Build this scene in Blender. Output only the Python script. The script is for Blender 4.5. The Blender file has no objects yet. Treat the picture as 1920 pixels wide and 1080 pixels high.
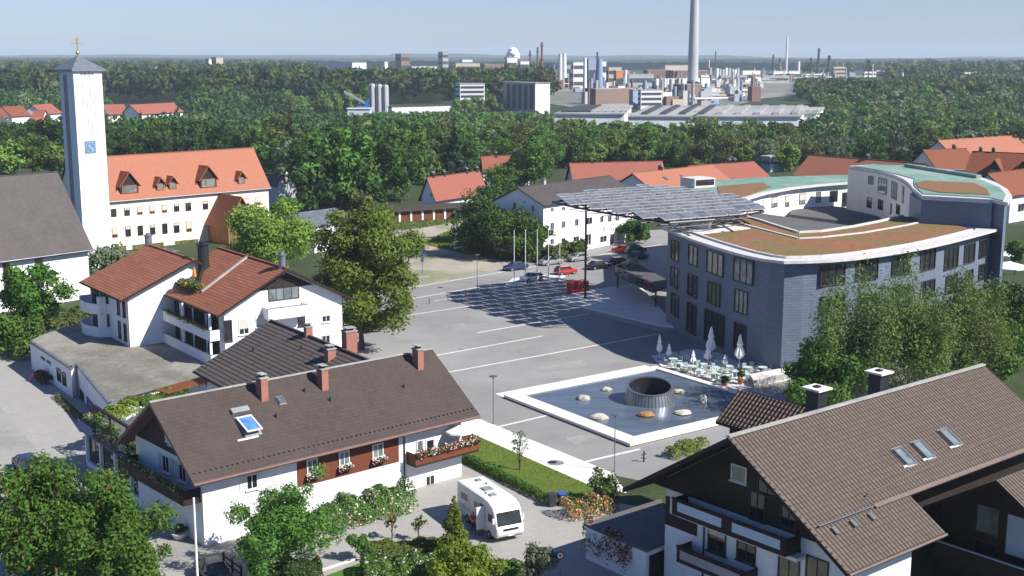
import bpy, math, random
import numpy as np
from mathutils import Vector, Matrix
SC = bpy.context.scene
COL = SC.collection
# ------------------------------------------------------------------ camera, sky, sun, exposure
CAMH = 36.0; FOC = 2350.0
PITCH = math.atan(435 / FOC)
cp_, sp_ = math.cos(PITCH), math.sin(PITCH)
cam = bpy.data.cameras.new('camera'); camo = bpy.data.objects.new('camera', cam); COL.objects.link(camo)
cam.sensor_width = 36; cam.lens = FOC * 36 / 1920; cam.clip_start = 1; cam.clip_end = 40000
camo.location = (0, 0, CAMH); camo.rotation_euler = (math.pi / 2 - PITCH, 0, 0)
SC.camera = camo
SUN_EL = math.radians(41); SUN_DIR = math.radians(-24.8)      # direction towards the sun, measured from +X
w = bpy.data.worlds.new('World'); SC.world = w; w.use_nodes = True
nt = w.node_tree; bg = nt.nodes['Background']
sky = nt.nodes.new('ShaderNodeTexSky'); sky.sky_type = 'NISHITA'; sky.sun_disc = False
sky.sun_elevation = SUN_EL; sky.sun_rotation = math.pi / 2 - SUN_DIR
sky.altitude = 300; sky.air_density = 1.0; sky.dust_density = 0.3; sky.ozone_density = 4.0
tint = nt.nodes.new('ShaderNodeMix'); tint.data_type = 'RGBA'; tint.blend_type = 'MULTIPLY'; tint.inputs[0].default_value = 1; tint.inputs[7].default_value = (.84, .92, 1.22, 1)
nt.links.new(sky.outputs[0], tint.inputs[6]); nt.links.new(tint.outputs[2], bg.inputs[0]); bg.inputs[1].default_value = 0.066
sl = bpy.data.lights.new('sun', 'SUN'); sl.energy = 5.0; sl.angle = math.radians(0.5); sl.color = (1, 0.95, 0.87)
so = bpy.data.objects.new('sun', sl); COL.objects.link(so)
sd = Vector((math.cos(SUN_EL) * math.cos(SUN_DIR), math.cos(SUN_EL) * math.sin(SUN_DIR), math.sin(SUN_EL)))
so.rotation_euler = sd.to_track_quat('Z', 'Y').to_euler()
SC.view_settings.view_transform = 'Standard'; SC.view_settings.look = 'None'
SC.view_settings.exposure = 0.68; SC.view_settings.gamma = 1.0
SC.cycles.max_bounces = 6; SC.cycles.transparent_max_bounces = 6; SC.cycles.volume_bounces = 0
# ------------------------------------------------------------------ surveying helpers (photo measurements -> metres)
C0 = np.array([0, 0, CAMH])
def ray(u, v): return np.array([u - 960, FOC * cp_ + (540 - v) * sp_, -FOC * sp_ + (540 - v) * cp_])
def G(u, v, z=0.0):
    d = ray(u, v); return C0 + d * ((z - CAMH) / d[2])
def AT(u, v, Y):
    d = ray(u, v); return C0 + d * (Y / d[1])
def proj(q):
    q = np.array(q, float) - C0; F = q[1] * cp_ - q[2] * sp_
    return 960 + FOC * q[0] / F, 540 - FOC * (q[1] * sp_ + q[2] * cp_) / F
def D(a):
    a = math.radians(a); return np.array([math.cos(a), math.sin(a), 0])
def RP(u, v, P, n):
    d = ray(u, v); return C0 + d * (np.dot(np.array(P) - C0, n) / np.dot(d, n))
def SX(A, u, px):
    """distance along u from A at which the point projects to column px"""
    k = (px - 960) / FOC; A = np.array(A, float) - C0
    return (k * (A[1] * cp_ - A[2] * sp_) - A[0]) / (u[0] - k * (u[1] * cp_ - u[2] * sp_))
def unit(a): a = np.array(a, float); return a / np.linalg.norm(a)
Z = np.array([0, 0, 1.0])
# ------------------------------------------------------------------ materials
MATS = {}
def newmat(name):
    m = bpy.data.materials.new(name); m.use_nodes = True; MATS[name] = m
    return m, m.node_tree, m.node_tree.nodes['Principled BSDF']
def noise(nt, scale, src, det=4, rough=.55):
    n = nt.nodes.new('ShaderNodeTexNoise'); n.inputs['Scale'].default_value = scale
    n.inputs['Detail'].default_value = det; n.inputs['Roughness'].default_value = rough
    nt.links.new(src, n.inputs['Vector']); return n.outputs['Fac']
def mixc(nt, fac, a, b):
    m = nt.nodes.new('ShaderNodeMix'); m.data_type = 'RGBA'
    for i, x in ((0, fac), (6, a), (7, b)):
        if hasattr(x, 'is_linked') or hasattr(x, 'links'): nt.links.new(x, m.inputs[i])
        else: m.inputs[i].default_value = x if i == 0 else (*x, 1)
    return m.outputs[2]
def ramp(nt, src, lo, hi):
    r = nt.nodes.new('ShaderNodeMapRange'); r.inputs[1].default_value = lo; r.inputs[2].default_value = hi
    nt.links.new(src, r.inputs[0]); return r.outputs[0]
def bumpn(nt, src, p, st, dist=.05):
    b = nt.nodes.new('ShaderNodeBump'); b.inputs['Strength'].default_value = st; b.inputs['Distance'].default_value = dist
    nt.links.new(src, b.inputs['Height']); nt.links.new(b.outputs[0], p.inputs['Normal'])
def pos(nt): return nt.nodes.new('ShaderNodeNewGeometry').outputs['Position']
def uvn(nt): return nt.nodes.new('ShaderNodeUVMap').outputs[0]
def M(name, c1, c2=None, scale=.6, rough=.8, metal=0, spec=.3, fine=0, bump=0, c3=None, scale3=.07, fc=(.80, 1.12)):
    if name.startswith('plaster'): fc = (.95, 1.02)
    m, nt, p = newmat(name)
    p.inputs['Roughness'].default_value = rough; p.inputs['Metallic'].default_value = metal
    p.inputs['Specular IOR Level'].default_value = spec
    if c2 is None: c2 = tuple(x * .86 for x in c1)
    P = pos(nt)
    col = mixc(nt, ramp(nt, noise(nt, scale, P, 5, .6), .35, .65), c1, c2)
    if c3 is not None: col = mixc(nt, ramp(nt, noise(nt, scale3, P, 4, .6), .48, .62), col, c3)
    if fine:
        f = noise(nt, fine, P, 2, .6); col2 = mixc(nt, ramp(nt, f, .3, .7), (fc[0],) * 3, (fc[1],) * 3)
        mm = nt.nodes.new('ShaderNodeMix'); mm.data_type = 'RGBA'; mm.blend_type = 'MULTIPLY'; mm.inputs[0].default_value = 1
        nt.links.new(col, mm.inputs[6]); nt.links.new(col2, mm.inputs[7]); col = mm.outputs[2]
        if bump: bumpn(nt, f, p, bump)
    nt.links.new(col, p.inputs['Base Color'])
    return m
def TILE(name, c1, c2, mortar, bw=.3, rh=.36, msize=.02, rough=.75, bump=.6, wave=None, c3=None, off=.5, spec=.25):
    """tiles, boards or slabs laid in rows over the surface's own metres"""
    m, nt, p = newmat(name)
    p.inputs['Roughness'].default_value = rough; p.inputs['Specular IOR Level'].default_value = spec
    U = uvn(nt)
    b = nt.nodes.new('ShaderNodeTexBrick'); nt.links.new(U, b.inputs['Vector'])
    b.offset = off; b.inputs['Scale'].default_value = 1; b.inputs['Brick Width'].default_value = bw; b.inputs['Row Height'].default_value = rh
    b.inputs['Mortar Size'].default_value = msize; b.inputs['Mortar Smooth'].default_value = .3; b.inputs['Bias'].default_value = 0
    b.inputs['Color1'].default_value = (*c1, 1); b.inputs['Color2'].default_value = (*c2, 1); b.inputs['Mortar'].default_value = (*mortar, 1)
    n = noise(nt, .35, pos(nt), 5, .65)
    col = mixc(nt, ramp(nt, n, .42, .7), b.outputs['Color'], c3 if c3 else tuple(x * .8 for x in c1))
    mx = nt.nodes.new('ShaderNodeMix'); mx.data_type = 'RGBA'; mx.inputs[0].default_value = .45
    nt.links.new(b.outputs['Color'], mx.inputs[6]); nt.links.new(col, mx.inputs[7])
    nt.links.new(mx.outputs[2], p.inputs['Base Color'])
    # each row laps over the next: saw-tooth height down the slope, plus optional rolls
    sx = nt.nodes.new('ShaderNodeSeparateXYZ'); nt.links.new(U, sx.inputs[0])
    dv = nt.nodes.new('ShaderNodeMath'); dv.operation = 'DIVIDE'; nt.links.new(sx.outputs[1], dv.inputs[0]); dv.inputs[1].default_value = rh
    fr = nt.nodes.new('ShaderNodeMath'); fr.operation = 'FRACT'; nt.links.new(dv.outputs[0], fr.inputs[0])
    h = nt.nodes.new('ShaderNodeMath'); h.operation = 'SUBTRACT'; h.inputs[0].default_value = 1; nt.links.new(fr.outputs[0], h.inputs[1])
    out = h.outputs[0]
    if wave:
        m1 = nt.nodes.new('ShaderNodeMath'); m1.operation = 'MULTIPLY'; nt.links.new(sx.outputs[0], m1.inputs[0]); m1.inputs[1].default_value = 2 * math.pi / wave
        s1 = nt.nodes.new('ShaderNodeMath'); s1.operation = 'SINE'; nt.links.new(m1.outputs[0], s1.inputs[0])
        nt.links.new(mixc(nt, ramp(nt, s1.outputs[0], -.1, -.75), mx.outputs[2], mortar), p.inputs['Base Color'])   # dark joint between the rolls
        a1 = nt.nodes.new('ShaderNodeMath'); a1.operation = 'ADD'; nt.links.new(out, a1.inputs[0]); nt.links.new(s1.outputs[0], a1.inputs[1]); out = a1.outputs[0]
    bumpn(nt, out, p, bump, .04)
    return m
def FOL(name, c1, c2, trans=.25):
    m, nt, p = newmat(name)
    g = nt.nodes.new('ShaderNodeNewGeometry'); oi = nt.nodes.new('ShaderNodeObjectInfo')
    col = mixc(nt, g.outputs['Random Per Island'], c1, c2)
    n = noise(nt, .35, g.outputs['Position'], 3, .6)
    col = mixc(nt, ramp(nt, n, .4, .7), col, tuple(x * .75 for x in c1))
    hsv = nt.nodes.new('ShaderNodeHueSaturation'); nt.links.new(col, hsv.inputs['Color'])
    r = nt.nodes.new('ShaderNodeMapRange'); nt.links.new(oi.outputs['Random'], r.inputs[0]); r.inputs[3].default_value = .82; r.inputs[4].default_value = 1.42
    nt.links.new(r.outputs[0], hsv.inputs['Value'])
    r2 = nt.nodes.new('ShaderNodeMapRange'); nt.links.new(oi.outputs['Random'], r2.inputs[0]); r2.inputs[3].default_value = .485; r2.inputs[4].default_value = .515
    nt.links.new(r2.outputs[0], hsv.inputs['Hue'])
    nt.links.new(hsv.outputs[0], p.inputs['Base Color']); p.inputs['Roughness'].default_value = .65; p.inputs['Specular IOR Level'].default_value = .25
    t = nt.nodes.new('ShaderNodeBsdfTranslucent'); nt.links.new(hsv.outputs[0], t.inputs[0])
    mx = nt.nodes.new('ShaderNodeMixShader'); mx.inputs[0].default_value = trans
    nt.links.new(p.outputs[0], mx.inputs[1]); nt.links.new(t.outputs[0], mx.inputs[2])
    nt.links.new(mx.outputs[0], nt.nodes['Material Output'].inputs[0])
    return m
M('plaster_white', (.80, .80, .80), (.72, .73, .74), .4, .85, fine=3)
M('plaster_cream', (.78, .72, .60), (.72, .66, .55), .4, .85, fine=3)
M('plaster_grey', (.42, .43, .44), (.36, .37, .39), .4, .85, fine=3)
M('plaster_blue', (.50, .60, .68), (.45, .54, .62), .4, .85, fine=3)
M('concrete', (.40, .39, .37), (.30, .30, .29), .5, .85, fine=4, bump=.2)
M('concrete_light', (.72, .70, .66), (.62, .60, .56), .8, .8, fine=5)
M('asphalt', (.262, .257, .248), (.228, .224, .217), .22, .85, fine=6, bump=.1, c3=(.295, .29, .28), scale3=.045)
M('works_ground', (.20, .20, .19), (.12, .14, .09), .02, .9, c3=(.28, .27, .25), scale3=.01)
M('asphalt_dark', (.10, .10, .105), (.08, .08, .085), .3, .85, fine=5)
M('street_grey', (.33, .325, .30), (.29, .285, .265), .2, .85, fine=5, c3=(.25, .245, .235), scale3=.1)
M('gravel', (.40, .36, .29), (.32, .29, .23), .25, .95, fine=3, bump=.4, c3=(.22, .23, .14), scale3=.09)
M('dry_grass', (.11, .15, .04), (.20, .19, .09), .3, .95, fine=2, bump=.4)
M('lawn', (.085, .135, .018), (.11, .15, .028), .4, .95, fine=7, bump=.5)
M('lawn_bright', (.05, .14, .01), (.07, .16, .02), .4, .95, fine=7, bump=.5)
M('soil_green', (.03, .05, .015), (.05, .065, .025), .2, .95, fine=1.5, bump=.5)
TILE('paving', (.36, .35, .325), (.32, .31, .29), (.22, .215, .195), .5, .25, .012, .85, .1)
TILE('pale_slabs', (.72, .70, .66), (.66, .64, .60), (.5, .48, .45), 1.2, .6, .012, .8, .05)
TILE('tile_brown', (.072, .055, .048), (.060, .046, .040), (.030, .022, .02), .33, .36, .012, .8, .5, c3=(.085, .066, .058))
TILE('tile_grey', (.12, .10, .088), (.10, .085, .075), (.022, .018, .016), 6, .46, .085, .75, .9, c3=(.10, .08, .07))
TILE('tile_red', (.33, .125, .07), (.27, .10, .055), (.13, .045, .028), 2.5, .42, .045, .75, .9, c3=(.24, .095, .06))
TILE('tile_orange', (.37, .15, .092), (.33, .13, .08), (.24, .09, .05), .25, .35, .015, .8, .5, c3=(.34, .14, .09))
TILE('tile_redfar', (.30, .105, .072), (.26, .09, .062), (.2, .06, .04), .3, .4, .015, .8, .5, c3=(.26, .09, .065))
TILE('tile_rust', (.24, .075, .035), (.20, .065, .03), (.1, .04, .02), .3, .4, .02, .8, .6, c3=(.18, .065, .04))
TILE('pantile', (.155, .118, .095), (.118, .09, .073), (.055, .042, .036), .34, .40, .022, .8, .8, wave=.34, c3=(.14, .115, .09), off=0)
TILE('pantile_bold', (.23, .155, .12), (.20, .135, .11), (.028, .018, .016), .36, .42, .09, .7, 1.0, wave=.36, off=0)
TILE('slate_shingle', (.08, .07, .067), (.065, .057, .056), (.04, .035, .035), .35, .3, .012, .8, .4, c3=(.095, .085, .08))
TILE('church_roof', (.10, .085, .082), (.085, .072, .07), (.07, .06, .058), .4, .35, .012, .85, .4, c3=(.12, .10, .095))
TILE('blue_slate', (.15, .182, .245), (.128, .158, .215), (.06, .075, .105), .95, .33, .018, .55, .25, c3=(.125, .152, .20), spec=.3)
TILE('wood_boards', (.16, .048, .022), (.13, .038, .018), (.05, .016, .01), 4, .16, .012, .6, .5)
TILE('brick', (.34, .11, .075), (.27, .085, .06), (.30, .26, .22), .25, .085, .012, .85, .4)
M('wood_dark', (.030, .020, .015), (.018, .012, .010), 2, .7)
M('gutter_brown', (.17, .125, .11), (.14, .105, .09), 2, .7)
M('wood_orange', (.42, .17, .06), (.34, .13, .05), 2, .6)
M('wood_mauve', (.20, .115, .10), (.17, .10, .09), 2, .7)
M('sedum', (.27, .105, .055), (.20, .115, .05), .5, .95, fine=1.6, bump=.6, c3=(.17, .13, .05), scale3=.12)
M('copper_green', (.15, .29, .20), (.20, .33, .27), .25, .5, fine=.6, c3=(.28, .36, .30), scale3=.1)
M('felt_grey', (.13, .13, .125), (.105, .105, .10), .3, .9, fine=3)
M('felt_stained', (.215, .205, .175), (.15, .145, .12), .25, .9, fine=2.2, c3=(.27, .26, .225), scale3=.15)
M('fascia', (.60, .58, .56), (.50, .48, .46), 1.5, .7)
M('white_metal', (.8, .8, .8), (.74, .74, .75), 1, .4, spec=.5)
M('window_frame_white', (.78, .78, .76), None, 1, .5)
M('window_frame_dark', (.05, .045, .04), None, 1, .5)
M('window_frame_gold', (.25, .22, .12), None, 1, .5)
M('roller_blind', (.55, .53, .46), (.5, .48, .42), 1, .7)
M('dark_metal', (.05, .055, .065), (.04, .045, .05), 1, .45, .6)
M('grey_metal', (.24, .26, .28), (.20, .22, .24), 1, .4, .7)
M('zinc', (.26, .28, .31), (.20, .22, .25), .8, .45, .5, fine=2)
M('gold', (.75, .55, .18), None, 1, .35, .9)
M('clock_blue', (.12, .24, .36), (.10, .2, .32), 1, .5)
M('clock_white', (.7, .74, .78), None, 1, .5)
M('shutter_white', (.74, .73, .71), None, 1, .6)
M('shutter_blue', (.45, .55, .62), None, 1, .6)
M('rock_pale', (.58, .54, .47), (.38, .35, .30), 1.5, .9, fine=6, bump=.6)
M('steam', (.86, .87, .88), (.80, .81, .83), .05, 1)
M('rock_brown', (.36, .20, .07), (.25, .14, .06), 1.5, .9, fine=6, bump=.6)
M('canvas_white', (.88, .87, .85), (.84, .83, .81), 2, .8)
M('table_teal', (.50, .66, .62), (.45, .6, .57), 2, .5)
M('chair_dark', (.30, .32, .33), None, 2, .5)
M('terracotta', (.36, .13, .06), None, 2, .8)
M('bark', (.09, .07, .05), (.05, .04, .03), 3, .95, fine=12)
M('bark_pale', (.40, .38, .34), (.12, .11, .10), 3, .9)
M('rust_orange', (.42, .24, .12), (.5, .42, .33), .8, .8)
M('car_white', (.72, .72, .70), None, 1, .25, spec=.6)
M('car_silver', (.40, .42, .43), None, 1, .28, .5, spec=.6)
M('car_red', (.50, .025, .02), None, 1, .25, spec=.6)
M('car_blue', (.02, .035, .12), None, 1, .25, spec=.6)
M('car_black', (.012, .013, .018), None, 1, .2, spec=.6)
M('rubber', (.02, .02, .02), None, 1, .8)
M('lamp_clear', (.65, .66, .66), None, 1, .15, spec=.8)
M('lamp_red', (.4, .01, .01), None, 1, .2, spec=.8)
M('plate_white', (.7, .7, .68), None, 1, .5)
M('vent_grey', (.25, .26, .27), None, 1, .6)
M('sign_red', (.55, .02, .03), None, 1, .5)
M('sign_white', (.7, .7, .7), None, 1, .5)
M('sign_blue', (.02, .05, .25), None, 1, .4)
M('bin_blue', (.04, .10, .42), None, 1, .45)
M('bin_grey', (.04, .045, .05), None, 1, .6)
M('skin', (.50, .30, .22), None, 3, .6)
M('hair_brown', (.06, .035, .02), None, 3, .8)
M('cloth_red', (.45, .02, .02), None, 3, .85)
M('cloth_navy', (.02, .03, .07), None, 3, .85)
M('flower_red', (.55, .03, .03), (.6, .12, .10), 4, .7)
M('flower_pink', (.68, .30, .30), (.7, .5, .48), 4, .7)
M('flower_white', (.75, .72, .70), None, 4, .7)
M('flower_orange', (.7, .25, .05), None, 4, .7)
M('factory_white', (.72, .72, .72), (.62, .63, .64), .05, .8)
M('factory_grey', (.34, .35, .37), (.28, .29, .31), .05, .8)
M('factory_blue', (.26, .34, .44), (.22, .28, .38), .05, .7)
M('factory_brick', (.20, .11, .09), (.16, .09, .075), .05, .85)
M('factory_brown', (.24, .17, .13), (.2, .14, .11), .05, .85)
M('factory_dark', (.06, .065, .075), (.045, .05, .055), .05, .6)
M('factory_tan', (.50, .42, .33), (.42, .36, .28), .05, .8)
M('factory_roof', (.33, .33, .325), (.26, .26, .26), .02, .85, c3=(.38, .38, .37), scale3=.03)
M('factory_orange', (.55, .22, .06), None, .05, .7)
M('plate_blue', (.02, .16, .5), None, .05, .6)
M('stack_grey', (.46, .46, .46), (.38, .38, .39), .03, .85)
M('field', (.028, .048, .018), (.04, .06, .022), .01, .95)
M('far_canopy', (.035, .06, .02), (.02, .04, .018), .012, .95, fine=.05)
FOL('leaf_maple', (.085, .17, .02), (.045, .10, .014), .33)
FOL('leaf_plane', (.20, .31, .05), (.115, .195, .035), .36)
FOL('leaf_green', (.10, .19, .03), (.055, .12, .02), .32)
FOL('leaf_dark', (.055, .11, .024), (.034, .075, .018), .28)
FOL('leaf_olive', (.14, .175, .045), (.085, .12, .03), .32)
FOL('leaf_birch', (.155, .225, .055), (.095, .15, .038), .36)
FOL('leaf_lime', (.18, .24, .025), (.11, .17, .018), .35)
FOL('leaf_silver', (.155, .195, .105), (.10, .135, .07), .25)
FOL('leaf_bluegreen', (.03, .06, .028), (.02, .042, .02), .2)
FOL('leaf_rust', (.12, .06, .03), (.07, .05, .02), .2)
def glass(name, col, rough=.05):
    m, nt, p = newmat(name); p.inputs['Base Color'].default_value = (*col, 1); p.inputs['Roughness'].default_value = rough
    p.inputs['Specular IOR Level'].default_value = .7
    n = noise(nt, .8, pos(nt), 3); c = mixc(nt, ramp(nt, n, .4, .65), col, tuple(x * .5 for x in col)); nt.links.new(c, p.inputs['Base Color']); return m
glass('glass_dark', (.022, .026, .032)); glass('glass_pale', (.20, .24, .25)); glass('glass_blue', (.10, .24, .60), .15)
glass('glass_green', (.12, .15, .06)); glass('glass_car', (.035, .045, .05)); glass('solar_glass', (.16, .175, .20), .4)
m, nt_, p = newmat('pond_water')
p.inputs['Roughness'].default_value = .18; p.inputs['Specular IOR Level'].default_value = .5
P_ = pos(nt_); mp = nt_.nodes.new('ShaderNodeMapping'); mp.inputs['Rotation'].default_value = (0, 0, math.radians(-36)); mp.inputs['Scale'].default_value = (.25, 1.3, 1)
nt_.links.new(P_, mp.inputs[0])
c = mixc(nt_, ramp(nt_, noise(nt_, .45, mp.outputs[0], 6, .7), .4, .62), (.075, .10, .135), (.11, .14, .185))
c = mixc(nt_, ramp(nt_, noise(nt_, 1.6, mp.outputs[0], 6, .75), .66, .74), c, (.28, .34, .42))
nt_.links.new(c, p.inputs['Base Color']); bumpn(nt_, noise(nt_, 2.2, P_, 4), p, .12)
def mt(n): return MATS[n]
# ------------------------------------------------------------------ mesh building
WO = {}                                   # world origin of every parent
class MB:
    def __init__(s): s.v = []; s.f = []; s.m = []
    def face(s, pts, m=0):
        b = len(s.v); s.v += [tuple(map(float, p)) for p in pts]; s.f.append(tuple(range(b, b + len(pts)))); s.m.append(m); return s
    def prism(s, poly, z0, z1, m=0, top=None, bottom=True):
        """poly: xy points anticlockwise"""
        n = len(poly)
        a = sum(poly[i][0] * poly[(i + 1) % n][1] - poly[(i + 1) % n][0] * poly[i][1] for i in range(n))
        if a < 0: poly = poly[::-1]
        z0l = z0 if hasattr(z0, '__len__') else [z0] * n; z1l = z1 if hasattr(z1, '__len__') else [z1] * n
        s.face([(poly[i][0], poly[i][1], z1l[i]) for i in range(n)], m if top is None else top)
        if bottom: s.face([(poly[i][0], poly[i][1], z0l[i]) for i in reversed(range(n))], m)
        for i in range(n):
            j = (i + 1) % n
            s.face([(poly[i][0], poly[i][1], z0l[i]), (poly[j][0], poly[j][1], z0l[j]), (poly[j][0], poly[j][1], z1l[j]), (poly[i][0], poly[i][1], z1l[i])], m)
        return s
    def obox(s, O, ux, uy, uz, m=0):
        """box from corner O along three vectors"""
        O, ux, uy, uz = [np.array(a, float) for a in (O, ux, uy, uz)]
        if np.dot(np.cross(ux, uy), uz) < 0: ux, uy = uy, ux
        p = [O, O + ux, O + ux + uy, O + uy]; q = [a + uz for a in p]
        s.face(p[::-1], m); s.face(q, m)
        for i in range(4): s.face([p[i], p[(i + 1) % 4], q[(i + 1) % 4], q[i]], m)
        return s
    def cbox(s, c, sx, sy, sz, th=0, m=0):
        u, v = D(th), D(th + 90); c = np.array(c, float)
        return s.obox(c - u * sx / 2 - v * sy / 2, u * sx, v * sy, Z * sz, m)
    def lathe(s, c, prof, n=16, m=0, sx=1, sy=1, close=True):
        c = np.array(c, float); rings = []
        for r, z in prof: rings.append([c + np.array([r * sx * math.cos(2 * math.pi * i / n), r * sy * math.sin(2 * math.pi * i / n), z]) for i in range(n)])
        for a, b in zip(rings, rings[1:]):
            for i in range(n): s.face([a[i], a[(i + 1) % n], b[(i + 1) % n], b[i]], m)
        if close:
            if prof[0][0] > 1e-3: s.face(rings[0][::-1], m)
            if prof[-1][0] > 1e-3: s.face(rings[-1], m)
        return s
    def tube(s, a, b, r, n=8, m=0, r2=None):
        a, b = np.array(a, float), np.array(b, float); d = unit(b - a); r2 = r if r2 is None else r2
        x = np.cross(d, Z if abs(d[2]) < .9 else np.array([1., 0, 0])); x = unit(x); y = np.cross(d, x)
        A = [a + r * (x * math.cos(t) + y * math.sin(t)) for t in np.linspace(0, 2 * math.pi, n, endpoint=False)]
        B = [b + r2 * (x * math.cos(t) + y * math.sin(t)) for t in np.linspace(0, 2 * math.pi, n, endpoint=False)]
        for i in range(n): s.face([A[i], A[(i + 1) % n], B[(i + 1) % n], B[i]], m)
        s.face(A[::-1], m); s.face(B, m); return s
    def mesh(s, name, mats, O=(0, 0, 0), smooth=False):
        me = bpy.data.meshes.new(name); V = np.array(s.v, float) - np.array(O, float)
        me.from_pydata(V.tolist(), [], s.f)
        for x in ([mats] if isinstance(mats, str) else mats): me.materials.append(mt(x))
        me.polygons.foreach_set('material_index', s.m)
        uvl = me.uv_layers.new(name='UVMap'); uv = []
        for f in s.f:
            p = np.array([s.v[i] for i in f]); q = np.roll(p, -1, 0)
            n = np.cross(p, q).sum(0); l = np.linalg.norm(n); n = n / l if l > 1e-9 else Z
            u = np.array([1., 0, 0]) if abs(n[2]) > .999 else unit(np.cross(Z, n)); v = np.cross(n, u)
            uv += [c for a in p for c in (a @ u, a @ v)]
        uvl.data.foreach_set('uv', uv)
        if smooth: me.polygons.foreach_set('use_smooth', [True] * len(s.f))
        me.update(); return me
    def build(s, name, mats, parent=None, smooth=False, O=None):
        if parent is not None: O = WO[parent.name]
        elif O is None: O = (0, 0, 0)
        o = bpy.data.objects.new(name, s.mesh(name, mats, O, smooth)); COL.objects.link(o)
        if parent is not None: o.parent = parent
        else: o.location = O
        WO[o.name] = np.array(O, float); return o
def tag(o, label=None, cat=None, group=None, kind=None):
    for k, v in (('label', label), ('category', cat), ('group', group), ('kind', kind)):
        if v: o[k] = v
    return o
def thing(name, label, cat, loc, group=None):
    o = bpy.data.objects.new(name, None); o.empty_display_size = .5; COL.objects.link(o); o.location = tuple(map(float, loc))
    WO[o.name] = np.array(loc, float); return tag(o, label, cat, group)
def place(me, name, parent, P, rz=0.0):
    o = bpy.data.objects.new(name, me); COL.objects.link(o); o.parent = parent
    o.location = tuple(np.array(P, float) - WO[parent.name]); o.rotation_euler.z = rz; WO[o.name] = np.array(P, float); return o
def sheet(name, poly, z, mat, kind='structure'):
    mb = MB(); P = [tuple(p[:2]) for p in poly]
    a = sum(P[i][0] * P[(i + 1) % len(P)][1] - P[(i + 1) % len(P)][0] * P[i][1] for i in range(len(P)))
    if a < 0: P = P[::-1]
    mb.face([(x, y, z) for x, y in P]); return tag(mb.build(name, mat), kind=kind)
def gp(*pts, z=0): return [G(u, v, z)[:2] for u, v in pts]
def copytree(o, parent=None):
    c = o.copy(); COL.objects.link(c)
    if parent is not None: c.parent = parent
    for ch in o.children: copytree(ch, c)
    return c
# ------------------------------------------------------------------ windows and gabled houses
WC = {}
def wmesh(key, fn):
    if key not in WC: WC[key] = fn()
    return WC[key]
def window(root, P, th, w, h, frame='window_frame_white', gl='glass_dark', blind=0, shutters=None, nx=2, ny=1, box=None, name='window', fw=.09, deep=.07, sill=True):
    """window centred at P on a wall running along angle th, outside on the right of that direction"""
    w, h = round(w, 1), round(h, 1)
    def fr():
        mb = MB()
        mb.obox((-w / 2, -deep, -h / 2), (fw, 0, 0), (0, deep, 0), (0, 0, h)); mb.obox((w / 2 - fw, -deep, -h / 2), (fw, 0, 0), (0, deep, 0), (0, 0, h))
        mb.obox((-w / 2 + fw, -deep, h / 2 - fw), (w - 2 * fw, 0, 0), (0, deep, 0), (0, 0, fw)); mb.obox((-w / 2 + fw, -deep, -h / 2), (w - 2 * fw, 0, 0), (0, deep, 0), (0, 0, fw))
        for i in range(1, nx): mb.obox((-w / 2 + w * i / nx - .03, -deep * .8, -h / 2 + fw), (.06, 0, 0), (0, deep * .8, 0), (0, 0, h - 2 * fw))
        for i in range(1, ny):
            for k in range(nx):
                a = -w / 2 + w * k / nx + .035 + (fw - .03 if k == 0 else 0); b = -w / 2 + w * (k + 1) / nx - .035 - (fw - .03 if k == nx - 1 else 0)
                mb.obox((a, -deep * .8, -h / 2 + h * i / ny - .025), (b - a, 0, 0), (0, deep * .8, 0), (0, 0, .05))
        return mb.mesh(name, frame)
    o = place(wmesh(('f', w, h, frame, nx, ny, fw, deep, name), fr), name, root, P, math.radians(th))
    def sub(nm, key, fn):
        me = wmesh((nm, w, h) + key, fn); c = bpy.data.objects.new(nm, me); COL.objects.link(c); c.parent = o; return c
    sub('pane', (gl,), lambda: MB().obox((-w / 2 + .02, -.022, -h / 2 + .02), (w - .04, 0, 0), (0, .02, 0), (0, 0, h - .04)).mesh('pane', gl))
    if blind: sub('roller_blind', (blind,), lambda: MB().obox((-w / 2 + fw, -deep * .95, h / 2 - fw - (h - 2 * fw) * blind), (w - 2 * fw, 0, 0), (0, .03, 0), (0, 0, (h - 2 * fw) * blind - .003)).mesh('roller_blind', 'roller_blind'))
    if sill: sub('sill', (frame,), lambda: MB().obox((-w / 2 - .08, -.17, -h / 2 - .07), (w + .16, 0, 0), (0, .168, 0), (0, 0, .065)).mesh('sill', 'window_frame_white' if 'dark' not in frame else frame))
    if shutters:
        for s in (-1, 1):
            def sh():
                mb = MB(); x0 = s * (w / 2 + .05) + (0 if s > 0 else -w * .5)
                mb.obox((x0, -.05, -h / 2), (w * .5, 0, 0), (0, .048, 0), (0, 0, h))
                for k in range(7): mb.obox((x0 + .05, -.065, -h / 2 + .1 + k * (h - .2) / 7), (w * .5 - .1, 0, 0), (0, .013, 0), (0, 0, (h - .2) / 7 * .55))
                return mb.mesh('shutter', shutters)
            sub('shutter', (shutters, s), sh)
    if box: # planted window box
        b = sub('window_box', (1,), lambda: MB().obox((-w / 2 - .1, -.45, -h / 2 - .32), (w + .2, 0, 0), (0, .26, 0), (0, 0, .22)).mesh('window_box', 'wood_dark'))
        sub('flowers', (box,), lambda: flower_mesh('flowers', (-w / 2 - .15, -.5, -h / 2 - .35), (w + .3, .4, .5), 160, box))
    return o
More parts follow.
